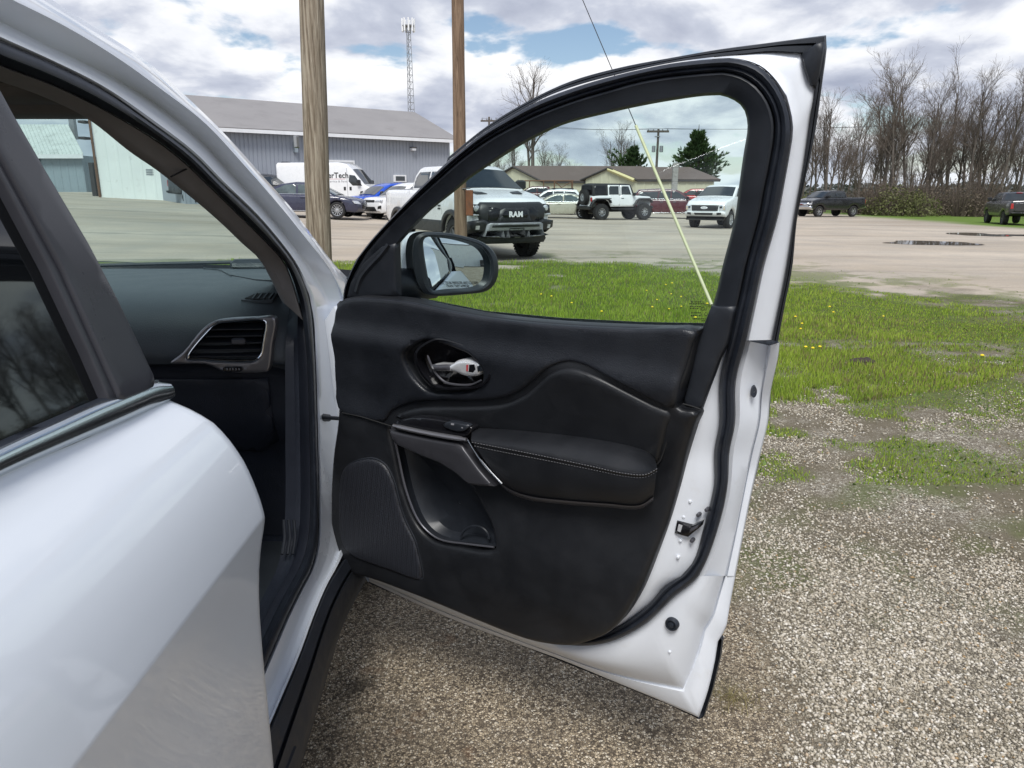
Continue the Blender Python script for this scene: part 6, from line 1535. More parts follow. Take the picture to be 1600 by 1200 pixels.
# armrest: padded top, stitched edge, body below
Bk = [(738, 668), (790, 671), (850, 676), (920, 684), (980, 695), (1012, 706), (1024, 718)]
Tp = [(736, 689), (790, 699), (850, 711), (920, 726), (975, 738), (1010, 740), (1027, 731)]
Lo = [(784, 757), (800, 768), (830, 778), (880, 784), (950, 789), (1000, 791), (1021, 778)]
n_ = 40; bk, tpp, lo_ = (resample(cr(c, 8), n_) for c in (Bk, Tp, Lo))
dloft('armrest', [(bk, win(.026)), (lerp2(bk, tpp, .15), win(.044)), (lerp2(bk, tpp, .55), win(.066)), (lerp2(bk, tpp, .86), win(.080)), (tpp, win(.084)), (lerp2(tpp, lo_, .06), win(.083)), (lerp2(tpp, lo_, .10), win(.078)), (lerp2(tpp, lo_, .15), win(.079)), (lerp2(tpp, lo_, .6), win(.068)), (lerp2(tpp, lo_, .92), win(.060)), (lo_, win(.050)), ([(x, y+4) for x, y in lo_], win(.018))], 'black_soft', door, 60)
dloft('armrest_edging', [(lerp2(tpp, lo_, .97), win(.0615)), (lerp2(tpp, lo_, 1.0), win(.0600)), ([(x, y+2.5) for x, y in lo_], win(.054)), ([(x, y+4) for x, y in lo_], win(.040))], 'dark_silver', door)
mb = MB()
for f in (.03, .115):
    ln = resample(lerp2(tpp, lo_, f), 130); p3 = t3(ln, win(.0850 if f < .1 else .0800))
    for k in range(0, len(p3)-1, 2): mb.tube([p3[k], tuple(Vector(p3[k]).lerp(Vector(p3[k+1]), .9))], .0009, 4)
o = bpart(mb, 'stitching', 'stitch', door); o['kind'] = 'stuff'
# switch bezel, pull handle
dpatch('switch_bezel', [(617, 661), (640, 652), (665, 650), (705, 655), (740, 663), (744, 668), (732, 681), (680, 675)], 'gloss_black', door, off=.045, th=.016, r=.004, n=3)
dpatch('window_switch', [(694, 664), (702, 658), (722, 661), (735, 665), (726, 673), (708, 671)], 'black_plastic', door, off=.060, th=.007, r=.003, n=2)
mb = MB()
for (cx_, cy_, w, h) in ((707, 662.5, 5, 3), (722, 668, 2.5, 1.6), (731.5, 664, 2.5, 1.6)):
    q = [(cx_-w/2, cy_+h/2), (cx_+w/2, cy_+h/2+.6), (cx_+w/2, cy_-h/2+.6), (cx_-w/2, cy_-h/2)]; mb.add(t3(q, win(.0685)), [(0, 1, 2, 3)])
bpart(mb, 'switch_icons', 'print_grey', door)
bar = t3(resample(cr([(615, 665), (640, 671), (680, 679), (729, 687)], 8), 24), win(.066)); bpart(MB().tube(bar, [.0045]*2 + [.0062]*20 + [.0045]*2, 8), 'pull_bar', 'silver_trim', door)
chl = t3(resample(cr([(731, 687), (740, 702), (752, 720), (768, 739), (784, 756)], 8), 20), win(.074)); bpart(MB().tube(chl, .0026, 8), 'chrome_line', 'chrome', door)
dpatch('pull_handle', [(616, 668), (680, 681), (728, 689), (741, 706), (757, 728), (781, 756), (760, 755), (740, 752), (721, 735), (697, 720), (667, 708), (626, 690)], 'handle_grey', door, off=.040, th=.026, r=.008, n=1, raw=True)
# map pocket bowl and its lip
pk = resample(cr(pocket, 6, True), 60, True); cen = (702, 780)
def shrink(f, dx=0, dy=0): return [(cen[0]+dx+(x-cen[0])*f, cen[1]+dy+(y-cen[1])*f) for x, y in pk]
V, F = loft([t3(pk, win(.020)), t3(shrink(.98), win(.006)), t3(shrink(.90, 6, 2), win(-.020)), t3(shrink(.72, 14, 4), win(-.040)), t3(shrink(.40, 16, 6), win(-.046)), t3(shrink(.02, 16, 6), win(-.046))], True); part('map_pocket', V, F, 'black_plastic', door)
lip = t3(resample(cr([(613, 668), (622, 710), (634, 764), (652, 810), (668, 830), (688, 843), (730, 850), (772, 855)], 8), 40), win(.026)); bpart(MB().tube(lip, [.0034]*22 + [.0026]*18, 7), 'pocket_lip', 'dark_silver', door)
cup = t3([(742 + 22*math.cos(a), 842 + 20*math.sin(a)) for a in [R(q) for q in range(180, 361, 12)]], win(-.012)); bpart(MB().tube(cup, .0035, 6), 'cup_ring', 'black_plastic', door)
# speaker grille with raised rim
sp = [(535, 743), (543, 728), (560, 719), (585, 716), (603, 726), (616, 750), (624, 780), (634, 812), (650, 845), (658, 875), (661, 904), (648, 903), (616, 891), (580, 879), (556, 869), (540, 853), (533, 826), (532, 785)]
spg = bpy.data.materials.new('speaker_perforated'); spg.use_nodes = True; t_ = spg.node_tree; b_ = t_.nodes['Principled BSDF']
tcn = N(t_, 'ShaderNodeTexCoord'); vr = N(t_, 'ShaderNodeTexVoronoi', inp={'Scale': 210.0, 'Randomness': 0.0}); L(t_, tcn.outputs['Object'], vr.inputs['Vector'])
hole = ramp(t_, vr.outputs['Distance'], [(0.30, 0.0), (0.46, 1.0)]); L(t_, mixc(t_, hole, (0.002, 0.002, 0.003), (0.020, 0.022, 0.029)), b_.inputs['Base Color']); b_.inputs['Roughness'].default_value = .5
bp = N(t_, 'ShaderNodeBump', inp={'Strength': 0.3, 'Distance': .001}); L(t_, hole, bp.inputs['Height']); L(t_, bp.outputs[0], b_.inputs['Normal']); MATS['speaker_perforated'] = spg
dpatch('speaker_grille', sp, 'speaker_perforated', door, off=.012, th=.010, r=.008, step=.02, n=3)
rimp = t3(resample(cr(sp, 6, True), 80, True), win(.0165)); bpart(MB().tube(rimp + rimp[:1], .0022, 6, cap=False), 'speaker_rim', 'black_plastic', door)
# seams of the door card
for nm, pts in (('panel_seam', [(535, 645), (560, 650), (590, 659), (615, 667)]), ('panel_seam', [(1067, 631), (1082, 635), (1096, 640)]), ('panel_seam', [(1022, 728), (1030, 722), (1042, 690), (1055, 645)])):
    bpart(MB().tube(t3(resample(cr(pts, 6), 20), win(.0225)), .0016, 5), nm, 'arch_black', door)
# ridge down the latch side of the card
rg = t3(resample(cr([(1058, 640), (1048, 690), (1034, 740), (1020, 790), (1000, 850), (980, 905), (955, 945), (925, 968), (885, 980), (830, 978)], 8), 60), win(.026))
# inside door release: dished cup, chrome lever
hc = (708, 570); hp = resample(cr(handle_hole, 6, True), 56, True)
def hs(f, dx=0, dy=0): return [(hc[0]+dx+(x-hc[0])*f, hc[1]+dy+(y-hc[1])*f) for x, y in hp]
V, F = loft([t3(hs(1.06), win(.030)), t3(hs(1.03), win(.044)), t3(hs(.97), win(.045)), t3(hs(.92, 1, 0), win(.036)), t3(hs(.80, 4, 0), win(.010)), t3(hs(.5, 6, 0), win(-.004)), t3(hs(.02, 6, 0), win(-.006))], True); part('handle_cup', V, F, 'gloss_black', door)
rim_ = t3(resample(cr([(668, 555), (672, 566), (681, 583), (694, 596), (706, 600), (736, 601), (752, 594)], 8), 30), win(.036)); bpart(MB().tube(rim_, [.001] + [.0028]*24 + [.002]*5, 6), 'cup_edge', 'dark_silver', door)
lev = [(682, 568), (712, 567), (722, 561), (735, 559), (748, 561), (757, 566), (759, 574), (757, 583), (748, 586), (733, 585), (718, 579), (700, 578), (684, 576)]
dpatch('release_lever', lev, 'bright_metal', door, off=.022, th=.022, r=.009, n=3, step=.008)
dpatch('lever_tip', [(681, 568), (712, 568), (713, 577), (684, 577)], 'dark_silver', door, off=.026, th=.0205, r=.006, n=1, raw=True)
dpatch('lock_button', [(737, 569), (745, 568), (747, 576), (743, 581), (736, 580)], 'gloss_black', door, off=.035, th=.011, r=.002, n=1, raw=True)
dpatch('lock_mark', [(733, 569), (735.5, 568.5), (735, 579), (733, 578)], 'print_red', door, off=.035, th=.0115, r=.001, n=1, raw=True)
dpatch('lever_pad', [(749, 571), (757, 569), (758, 578), (750, 580)], 'chrome', door, off=.035, th=.0115, r=.003, n=1, raw=True)
# small triangle behind the mirror
dpatch('mirror_sail', [(545, 466), (552, 440), (572, 410), (600, 385), (621, 380), (622, 420), (623, 462), (590, 463)], 'black_plastic', door, off=-.008, th=.012, r=.006, n=1, raw=True)
dloft('sail_edge', [(resample(cr([(553, 455), (561, 432), (576, 413), (592, 396), (604, 380)], 8), 20), win(.004)), (resample(cr([(556, 457), (564, 434), (579, 415), (595, 398), (607, 382)], 8), 20), win(.009)), (resample(cr([(560, 459), (568, 437), (583, 418), (599, 401), (610, 385)], 8), 20), win(.004))], 'black_plastic', door)
# door check strap reaching from the pillar
q0 = at_y(505, 652, 2.02); q1 = at_y(546, 655, 2.06)
# ---- door mirror
s_, z_ = dsolve(712, 412, win(-.16)); MC = Vector(dmap(s_, z_, Wi(z_)-.16)); MNR = Vector((.44, -.895, .035)).normalized()
def mplane(px, py, off=0.0):
    d = Vector(ray(px, py)); o = Vector((0, 0, CAMH)); t = ((MC + MNR*off) - o).dot(MNR)/d.dot(MNR); return o + d*t
rimo = [(644, 387), (650, 370), (660, 364), (690, 363), (725, 369), (757, 380), (774, 397), (779, 420), (775, 440), (762, 454), (725, 460), (675, 462), (660, 457), (647, 430)]
rimi = [(662, 376), (666, 371), (695, 371), (725, 376), (752, 387), (764, 405), (765, 425), (760, 442), (745, 451), (710, 454), (676, 455), (672, 446), (667, 420), (663, 395)]
ro = resample(cr(rimo, 8, True), 64, True); ri = resample(cr(rimi, 8, True), 64, True)
def al(a, b):       # rotate b so its start matches a
    k = min(range(len(b)), key=lambda i: math.dist(a[0], b[i])); return b[k:] + b[:k]
ri = al(ro, ri); cm = sum((mplane(*p) for p in ro), Vector())/len(ro)
V, F = loft([[tuple(mplane(*p, -.030)) for p in ri], [tuple(mplane(*p, -.006)) for p in lerp2(ri, ro, .12)], [tuple(mplane(*p, 0)) for p in lerp2(ri, ro, .45)], [tuple(mplane(*p, -.004)) for p in lerp2(ri, ro, .9)], [tuple(mplane(*p, -.014)) for p in ro], [tuple(mplane(*p, -.040)) for p in ro]], True); part('mirror_bezel', V, F, 'black_plastic', door)
sh = []
for off, f in ((-.038, 1.0), (-.07, .985), (-.105, .90), (-.130, .72), (-.142, .45), (-.146, .03)): sh.append([tuple(cm + (mplane(*p) - cm)*f + MNR*off + Vector((-.01, .0, .004))*(-off*8)) for p in ro])
V, F = loft(sh, True); part('mirror_shell', V, F, 'white_paint', door)
gv_ = [mplane(*p, -.024) for p in lerp2(ri, ro, .06)]; gc = sum(gv_, Vector())/len(gv_); V = []; F = []
rings = [0.0, .25, .5, .75, 1.0]
for f in rings[1:]:
    for p in gv_: V.append(tuple(gc + (p-gc)*f - MNR*(.0026*f*f)))
V.append(tuple(gc)); n = len(gv_)
for i in range(3):
    for k in range(n): F.append((i*n+k, i*n+(k+1) % n, (i+1)*n+(k+1) % n, (i+1)*n+k))
for k in range(n): F.append((k, (k+1) % n, len(V)-1))
part('mirror_glass', V, F, 'mirror_silver', door)
for body, py, wd in (('OBJECTS IN MIRROR ARE CLOSER', 442.5, 64), ('THAN THEY APPEAR', 447.5, 36)):
    Vt, Ft = text_mesh(body, 1.0); w_ = max(v[0] for v in Vt) - min(v[0] for v in Vt); k_ = wd/w_
    part('mirror_lettering', [tuple(mplane(716+v[0]*k_, py-v[1]*k_*1.5, -.0225)) for v in Vt], Ft, 'print_black', door, smoothsh=False)
s_, z_ = dsolve(627, 446, win(-.03)); a_ = Vector(dmap(s_, z_, Wi(z_)-.03)); b_ = cm + MNR*-.075 + Vector((-.03, .0, -.055)); M_ = [(a_ + (0, 0, 0) if False else a_), a_.lerp(b_, .5), b_]
bpart(MB().tube([a_ + Vector((-.05, .02, .0)), a_.lerp(b_, .5), b_], [.042, .040, .036], 12), 'mirror_arm', 'black_plastic', door)
# ================================================================ body side of the car
XA = [(0.10, -.47), (0.30, -.485), (0.42, -.515), (0.6, -.535), (0.8, -.548), (1.1, -.562), (1.25, -.578), (1.4, -.607), (1.6, -.657), (1.72, -.70), (1.95, -.80)]
def asolve(px, py, off):
    """point of the door aperture surface, off metres inboard"""
    d = ray(px, py); lo, hi = 0.3, 6.0
    for _ in range(50):
        t = (lo+hi)/2; z = CAMH + t*d[2]
        if t*d[0] > interp(XA, z) - off: lo = t
        else: hi = t
    return (t*d[0], t*d[1], CAMH + t*d[2])
def a3(pts, off): return [asolve(x, y, off) for x, y in pts]
def aloft(name, curves, m, sharp=50):
    V, F = loft([c if not isinstance(c, tuple) else a3(*c) for c in curves]); return part(name, V, F, m, None, sharp)
C0_ = [(22, -40), (82, 0), (140, 38), (227, 94), (287, 147), (350, 208), (406, 270), (455, 325), (490, 371), (525, 416), (548, 462)]
C1_ = [(-60, -40), (20, 0), (100, 40), (180, 88), (250, 138), (320, 192), (385, 262), (440, 325), (480, 375), (515, 420), (542, 485)]
C2_ = [(-70, 0), (0, 33), (80, 74), (160, 112), (240, 160), (320, 226), (362, 272), (415, 330), (460, 385), (498, 440), (524, 502)]
C3_ = [(-70, 30), (0, 63), (80, 98), (160, 139), (240, 195), (300, 240), (345, 285), (400, 337), (437, 380), (462, 415), (489, 502)]
C4_ = [(-70, 70), (0, 102), (80, 132), (160, 170), (240, 216), (285, 250), (330, 293), (375, 337), (420, 382), (446, 412), (475, 502)]
C5_ = [(-70, 100), (0, 127), (60, 148), (133, 183), (204, 238), (245, 266), (315, 322), (350, 353), (380, 382), (405, 405), (440, 470)]
nA = 48; c0_, c1_, c2_, c3_, c4_, c5_ = (resample(cr(c, 8), nA) for c in (C0_, C1_, C2_, C3_, C4_, C5_))
c0p = a3(c0_, .010)
def away(P, k, dz=0.0): return [tuple(Vector((0, 0, CAMH)) + (Vector(p) - Vector((0, 0, CAMH)))*(1+k) + Vector((0, 0, dz))) for p in P]
# pillar below, hinge post and sill, all one white pressing
P3 = [(487, 482), (489, 502), (491, 545), (494, 620), (496, 700), (498, 790), (496, 850), (487, 887), (470, 920), (450, 960), (427, 1013), (400, 1075), (360, 1160)]
PO = [(549, 474), (554, 500), (554, 560), (552, 640), (548, 720), (546, 800), (542, 850), (527, 884), (510, 915), (490, 962), (468, 1022), (430, 1112), (386, 1215)]
# A-pillar, hinge post and sill are one white pressing; the section changes along its run
def seq(top, low): return resample(cr(top, 8), nA) + resample(cr(low, 8), 50)[1:]
k3 = seq(C3_[:-1] + [(482, 462)], [(482, 462)] + P3[1:]); k1 = seq(C1_[:-1] + [(532, 452)], [(532, 452)] + [(546, 500), (547, 560), (545, 640), (541, 720), (539, 800), (535, 850), (523, 884)] + [(x-3, y-2) for x, y in PO[8:]])
k0 = seq(C0_[:-1] + [(541, 432)], [(541, 432)] + PO[1:]); k2 = seq(C2_[:-1] + [(508, 458)], [(508, 458), (520, 500), (521, 560), (520, 640), (519, 720), (519, 800), (516, 850), (506, 886), (490, 918), (470, 961), (448, 1018), (416, 1094), (374, 1190)])
def back_run(P):
    """carry a roof rail curve on towards the rear of the car"""
    x, y, z = P[0]; return [(x - .03, y - 1.9, z + .0), (x - .012, y - 1.2, z + .035), (x, y - .5, z + .03)] + P
def vary(P, oa, oh): return back_run([asolve(x, y, oa + (oh-oa)*smooth((i - nA + 10)/16)) for i, (x, y) in enumerate(P)])
k0p = vary(k0, .010, -.030)
aloft('hinge_pillar', [vary(k3, -.004, .010), vary(lerp2(k3, k2, .06), -.010, .002), vary(lerp2(k3, k2, .20), -.014, -.004), vary(lerp2(k3, k2, .34), -.010, -.005), vary(lerp2(k3, k2, .9), .020, -.006), vary(k2, .020, -.007), vary(lerp2(k2, k1, .08), .016, -.008), vary(lerp2(k2, k1, .92), -.026, -.018), vary(k1, -.030, -.024),
                       vary(lerp2(k1, k0, .12), -.030, -.026), vary(lerp2(k1, k0, .6), -.012, -.028), k0p, away(k0p, .05, -.012), away(k0p, .14, -.06)], 'white_paint', 60)
SK = [(538, 872), (529, 886), (511, 915), (491, 962), (469, 1022), (431, 1112), (387, 1215)]
S2 = [(590, 880), (572, 898), (553, 932), (534, 972), (503, 1072), (466, 1200), (430, 1330)]
s1_, s2_ = (resample(cr(c, 8), 30) for c in (SK, S2))
aloft('sill_cladding', [(s1_, -.024), (lerp2(s1_, s2_, .07), -.040), (lerp2(s1_, s2_, .40), -.050), (lerp2(s1_, s2_, .46), -.040), (lerp2(s1_, s2_, .52), -.054), (lerp2(s1_, s2_, .92), -.050), (s2_, -.036), away(a3(s2_, -.036), .12, -.02)], 'cladding', 30)
# rubber seal round the opening
SL3 = C3_[:-1] + [(482, 462)] + P3[2:]; SL4 = C4_[:-1] + [(468, 470), (474, 510), (479, 560), (482, 620), (484, 700), (485, 790), (481, 845), (469, 885), (449, 922), (428, 962), (405, 1012), (380, 1070), (340, 1155)]
l3, l4 = (resample(cr(c, 8), 100) for c in (SL3, SL4))
aloft('door_seal', [back_run(a3(c, o)) for c, o in ((l3, .004), (lerp2(l3, l4, .08), -.012), (lerp2(l3, l4, .30), -.020), (lerp2(l3, l4, .55), -.016), (lerp2(l3, l4, .62), -.006), (lerp2(l3, l4, .90), .004), (l4, .024))], 'rubber', 60)
# inner A-pillar trim, headlining edge
c5b = [(-70, 118), (0, 140), (60, 160), (128, 184), (200, 240), (241, 268), (311, 324), (346, 355), (376, 384), (401, 407), (434, 472)]
c5b = resample(cr(c5b, 8), nA)
aloft('pillar_trim', [back_run(a3(c, o)) for c, o in ((c4_, .014), (lerp2(c4_, c5_, .06), .010), (lerp2(c4_, c5_, .16), .016), (lerp2(c4_, c5_, .6), .034), (lerp2(c4_, c5_, .95), .055), (c5_, .065))] + [back_run(away(a3(c5_, .065), .16, .0))], 'pillar_cloth', 60)
bpart(MB().tube([asolve(245+22, 266+10, .034), asolve(297, 247+14, .012)], .0018, 5), 'trim_joint', 'arch_black')
# roof panel, headlining
V = []; F = []; nx_ = 10
ys = [(-1.2, 1.73), (-.6, 1.79), (0.0, 1.815), (.55, 1.815), (1.0, 1.80), (1.30, 1.78), (1.50, 1.76), (1.68, 1.735)]
for y, z in ys:
    for i in range(nx_+1): f = -1 + 2*i/nx_; V.append((-1.36 + f*(.585 if y > 1.2 else .60), y, z - .045*abs(f)**2.4))
for j in range(len(ys)-1):
    for i in range(nx_): a = j*(nx_+1)+i; F.append((a, a+1, a+nx_+2, a+nx_+1))
part('roof', V, F, 'white_paint')
V2 = [(x, y + .0, z - .045) for x, y, z in V]; part('headlining', V2, [f[::-1] for f in F], 'headliner')
MB_ = MB().cbox((-2.0, 1.36, 1.665), (-.86, 1.55, 1.695), .012); bpart(MB_, 'sun_visor', 'headliner')
hd = at_y(130, 183, 1.62); bpart(MB().cbox((-2.05, 1.52, hd.z), (-.74, 1.68, hd.z+.06), .015), 'windscreen_header', 'headliner')
# windscreen
V = []; F = []; n1, n2 = 12, 8
for j in range(n2+1):
    t = j/n2
    for i in range(n1+1):
        f = -1 + 2*i/n1; yb = 2.92 - .24*abs(f)**2.2; yt = 1.72 - .10*abs(f)**2.2; V.append((-1.36 + f*(.655 + (.60-.655)*t), yb + (yt-yb)*t, 1.205 + (1.69-1.205)*t + .05*math.sin(math.pi*t)))
for j in range(n2):
    for i in range(n1): a = j*(n1+1)+i; F.append((a, a+1, a+n1+2, a+n1+1))
part('windscreen', V, F, 'windscreen_glass')
# body side above the rear door glass
V, F = loft([[(x, y, z) for y in (-1.0, -.5, -.2, .2, .5, .72)] for x, z in ((-.584, 1.575), (-.592, 1.62), (-.62, 1.66), (-.69, 1.69))]); part('roof_side', V, F, 'white_paint')
# ---- rear door: outer skin follows one shoulder section
XR = [(0.10, -.480), (0.30, -.432), (0.54, -.416), (0.85, -.4015), (0.93, -.3940), (0.965, -.3888), (0.99, -.3852), (1.008, -.3826), (1.0155, -.3814), (1.022, -.3825), (1.039, -.3865), (1.070, -.395), (1.102, -.4066), (1.135, -.423), (1.164, -.444), (1.19, -.472), (1.212, -.502), (1.80, -.636)]
def xr(z): return interp(XR, z)
def rsolve(px, py, off=0.0):
    d = ray(px, py); lo, hi = 0.15, 5.0
    for _ in range(50):
        t = (lo+hi)/2; z = CAMH + t*d[2]
        if t*d[0] > xr(z) + off: lo = t
        else: hi = t
    return (t*d[1], CAMH + t*d[2])
def rp(pts, off=0.0): return [rsolve(x, y, off) for x, y in pts]
edge = cr([(268, 624), (305, 640), (340, 661), (368, 692), (388, 722), (405, 760), (416, 793), (418, 806), (412, 850), (409, 900), (410, 950), (416, 1030), (424, 1110), (432, 1200), (436, 1260)], 4)
ed = rp(edge)
# skin as rows of constant height so the shoulder crease stays crisp
zs = sorted(set([.30, .36, .42, .48, .54, .60, .66, .72, .78, .85, .89, .93, .96, .98, .995, 1.006, 1.012, 1.0155, 1.020, 1.028, 1.039, 1.054, 1.070, 1.086, 1.102, 1.118, 1.135, 1.150, 1.164, 1.178, 1.19, 1.20]))
edz = sorted((z, y) for y, z in ed); zbelt = [(y, z) for y, z in rp([(268, 624), (200, 655), (130, 687), (60, 717), (0, 744), (-200, 846)])]; zbelt.sort()
ztop_at = lambda y: interp(zbelt, y) if y > zbelt[0][0] else zbelt[0][1]
ze_max = max(z for y, z in ed); V = []; F = []; rows = []; nc = 46
for z in zs + [None]:
    row = []
    for k in range(nc+1):
        f = (k/nc)**1.6
        if z is None: y = ed[0][0] + (-.95 - ed[0][0])*f; zz_ = ztop_at(y)
        else:
            ye = interp(edz, min(z, ze_max-.001)); y = ye + (-.95 - ye)*f; zz_ = min(z, ztop_at(y) - .0005)
        rnd = .006*(1 - min(1, (f*1.4)/.008)) if f < .006 else 0
        row.append((xr(zz_) - rnd, y, zz_))
    rows.append(row)
V, F = loft(rows)
bk = [(x-.035, y-.002, z) for x, y, z in (r[0] for r in rows)]; b0 = len(V); V += bk
for i in range(len(rows)-1): F.append((i*(nc+1), (i+1)*(nc+1), b0+i+1, b0+i))
rear_door = part('rear_door', V, F, 'white_paint_dusty', None, 60)
def rpatch(name, pts, m, off=0.0, th=.006, r=.004, step=.02, raw=True, n=4, parent=None, back=-.01):
    P = rp(resample(pts, 120, True) if raw else cr(pts, n, True), off); V, F = patch(P, lambda y, z, h: (xr(z) + off + h, y, z), th=th, r=r, step=step, back=back, bstep=.02); return part(name, V, F, m, parent or rear_door)
# chrome strip along the belt (rounded section)
top = [(-160, 772), (0, 696), (80, 660), (161, 624), (236, 598), (256, 600)]; bot = [(-160, 826), (0, 745), (90, 704), (170, 669), (262, 627), (270, 622)]
a = [rsolve(x, y, .0) for x, y in resample(cr(top, 8), 140)]; b = [rsolve(x, y, .0) for x, y in resample(cr(bot, 8), 140)]
a.insert(0, (-.95, a[0][1] + .012)); b.insert(0, (-.95, b[0][1] + .012)); cur = []
for f, h in ((0, .001), (.06, .005), (.22, .009), (.5, .011), (.78, .010), (.93, .007), (.985, .003), (1.0, .000)):
    cur.append([(xr(p[1]+(q[1]-p[1])*f) + h, p[0]+(q[0]-p[0])*f, p[1]+(q[1]-p[1])*f + h*.5) for p, q in zip(a, b)])
V, F = loft(cur); nC = len(cur[0]); F.append(tuple(i*nC + nC-1 for i in range(len(cur)))); part('belt_strip', V, F, 'belt_chrome', rear_door, 60)
rpatch('belt_rubber', [(-160, 764), (0, 690), (80, 655), (161, 620), (240, 593), (244, 600), (161, 630), (80, 666), (0, 702), (-160, 780)], 'rubber', off=-.004, th=.012, r=.005)
rpatch('b_pillar_film', [(-60, 52), (10, 180), (60, 266), (128, 380), (175, 470), (238, 602), (180, 626), (150, 560), (88, 422), (0, 262), (-120, 46)], 'satin_black_film', off=.004, th=.010, r=.004)
rpatch('window_frame_strip', [(-122, 48), (0, 266), (87, 424), (148, 560), (176, 627), (164, 630), (132, 556), (68, 420), (0, 292), (-150, 30)], 'satin_black_film', off=.000, th=.008, r=.003)
gp_ = [(-400, 40), (-160, 30), (0, 294), (66, 420), (130, 556), (162, 632), (80, 668), (0, 704), (-160, 785), (-400, 900)]
P = rp(resample([(-160, 30), (0, 294), (66, 420), (130, 556), (162, 632), (80, 668), (0, 704), (-160, 785)], 90), -.006); P += [(-.95, P[-1][1] + .012), (-.95, 1.60)]; V, F = patch(P, lambda y, z, h: (xr(z) - .006, y, z), th=0, r=.002, step=.08, back=None, bstep=.06); part('rear_window', V, F, 'tinted_privacy', rear_door)
# lower sill under the rear door, hidden inner side
bpart(MB().cbox((-.56, -.4, .26), (-.45, 1.30, .40), .02), 'rear_sill', 'cladding')
# door gap wall behind the rear door edge (B-pillar base)
bpart(MB().cbox((-.76, .66, .34), (-.66, .92, 1.62), .03), 'b_pillar', 'black_plastic')
# ---- interior
XC = -1.36
prof = [(3.00, .98), (2.99, 1.180), (2.93, 1.203), (2.70, 1.218), (2.45, 1.226), (2.25, 1.222), (2.13, 1.208), (2.05, 1.182), (2.008, 1.145), (1.985, 1.10), (1.975, 1.06), (1.985, 1.035)]
xs = [-.615, -.64, -.68, -.80, -.95, -1.1, -1.3, -1.5, -1.7, -1.9, -2.1]
V = []; F = []
pr = cr(prof, 4)
for x in xs:
    k = smooth((-.615 - x)/.12); e = 1 - (1-k)**2
    for (y, z) in pr: V.append((x, y + .03*(1-e), z - .028*(1-e)))
n = len(pr)
for j in range(len(xs)-1):
    for i in range(n-1): F.append((j*n+i, j*n+i+1, (j+1)*n+i+1, (j+1)*n+i))
F.append(tuple(range(n)))
dash = part('dashboard', V, F, 'dash_plastic')
# lower dash, glove box, kick panel, footwell
low_p = [(1.985, 1.034), (2.02, 1.02), (2.035, .95), (2.045, .85), (2.10, .72), (2.112, .62), (2.114, .45)]
V = []; F = []; lp = cr(low_p, 4)
for x in xs:
    for (y, z) in lp: V.append((x+.004, y, z))
n = len(lp)
for j in range(len(xs)-1):
    for i in range(n-1): F.append((j*n+i, j*n+i+1, (j+1)*n+i+1, (j+1)*n+i))
part('lower_dash', V, F, 'dash_dark', dash)
gb = [(-.70, .985), (-.70, .78), (-.76, .74), (-1.18, .74), (-1.20, .985)]
V, F = patch([(x, z) for x, z in gb][::-1], lambda x, z, h: (x, interp([(.72, 2.10), (.85, 2.045), (.95, 2.035), (1.02, 2.02)], z) - h, z), th=.012, r=.008, step=.04); part('glove_box', V, F, 'dash_dark', dash)
kp = [(477, 488), (450, 486), (446, 540), (448, 640), (450, 760), (452, 850), (440, 900), (415, 960), (395, 1010), (380, 1070), (405, 1012), (428, 962), (449, 922), (469, 885), (481, 845), (485, 790), (484, 700), (482, 620), (479, 560)]
KA = [(474, 470), (478, 530), (482, 620), (484, 700), (485, 790), (481, 845), (469, 885), (449, 922), (428, 962), (405, 1012), (370, 1085)]
KB = [(452, 482), (446, 540), (446, 620), (446, 700), (446, 790), (442, 845), (434, 885), (416, 922), (396, 962), (376, 1012), (340, 1085)]
ka, kb = (resample(cr(c, 8), 40) for c in (KA, KB))
aloft('kick_panel', [(ka, .018), (lerp2(ka, kb, .15), .026), (lerp2(ka, kb, .4), .034), (lerp2(ka, kb, .6), .050), (kb, .070), away(a3(kb, .070), .25)], 'dash_dark', 60)
for k, px in enumerate((445, 453, 461)):
    bpart(MB().tube([asolve(px-2, 812, .055-.010*k), asolve(px, 840, .054-.010*k), asolve(px-4, 866, .054-.010*k)], .004, 6), 'kick_panel_rib', 'black_plastic')
bpart(MB().box((-2.2, .2, .36), (-.60, 2.6, .40)), 'floor_pan', 'carpet_dark')
bpart(MB().box((-2.2, 2.118, .36), (-.575, 2.134, 1.06)), 'bulkhead', 'carpet_dark')
q = [asolve(x, y, .10) for x, y in ((448, 893), (416, 958), (405, 945), (412, 898))]
bpart(MB().cbox((-1.15, 1.15, .402), (-.66, 2.2, .425), .01), 'floor_mat', 'dash_plastic')
# vent in the end of the dash
def dplane(px, py, y=1.972): return at_y(px, py, y)
def vpatch(name, pts, m, y, th, r, parent, holes=(), step=.01, n=4, back=-.012):
    P = [(dplane(*p, y).x, dplane(*p, y).z) for p in cr(pts, n, True)]; Hh = [[(dplane(*p, y).x, dplane(*p, y).z) for p in cr(h, n, True)] for h in holes]
    V, F = patch(P, lambda x, z, h: (x, y - h, z), th=th, r=r, step=step, holes=Hh, back=back, bstep=.006); return part(name, V, F, m, parent)
bez = [(268, 566), (288, 549), (318, 513), (336, 501), (360, 497), (400, 495), (428, 494), (433, 500), (428, 535), (421, 578), (412, 581), (350, 579), (335, 572), (320, 568), (285, 568)]
ho = [(294, 560), (296, 553), (325, 518), (340, 505), (360, 502), (412, 500), (416, 504), (412, 535), (408, 555), (398, 563), (380, 564), (340, 563), (318, 561)]
vent = vpatch('air_vent', bez, 'silver_trim', 1.966, .012, .006, dash, [ho])
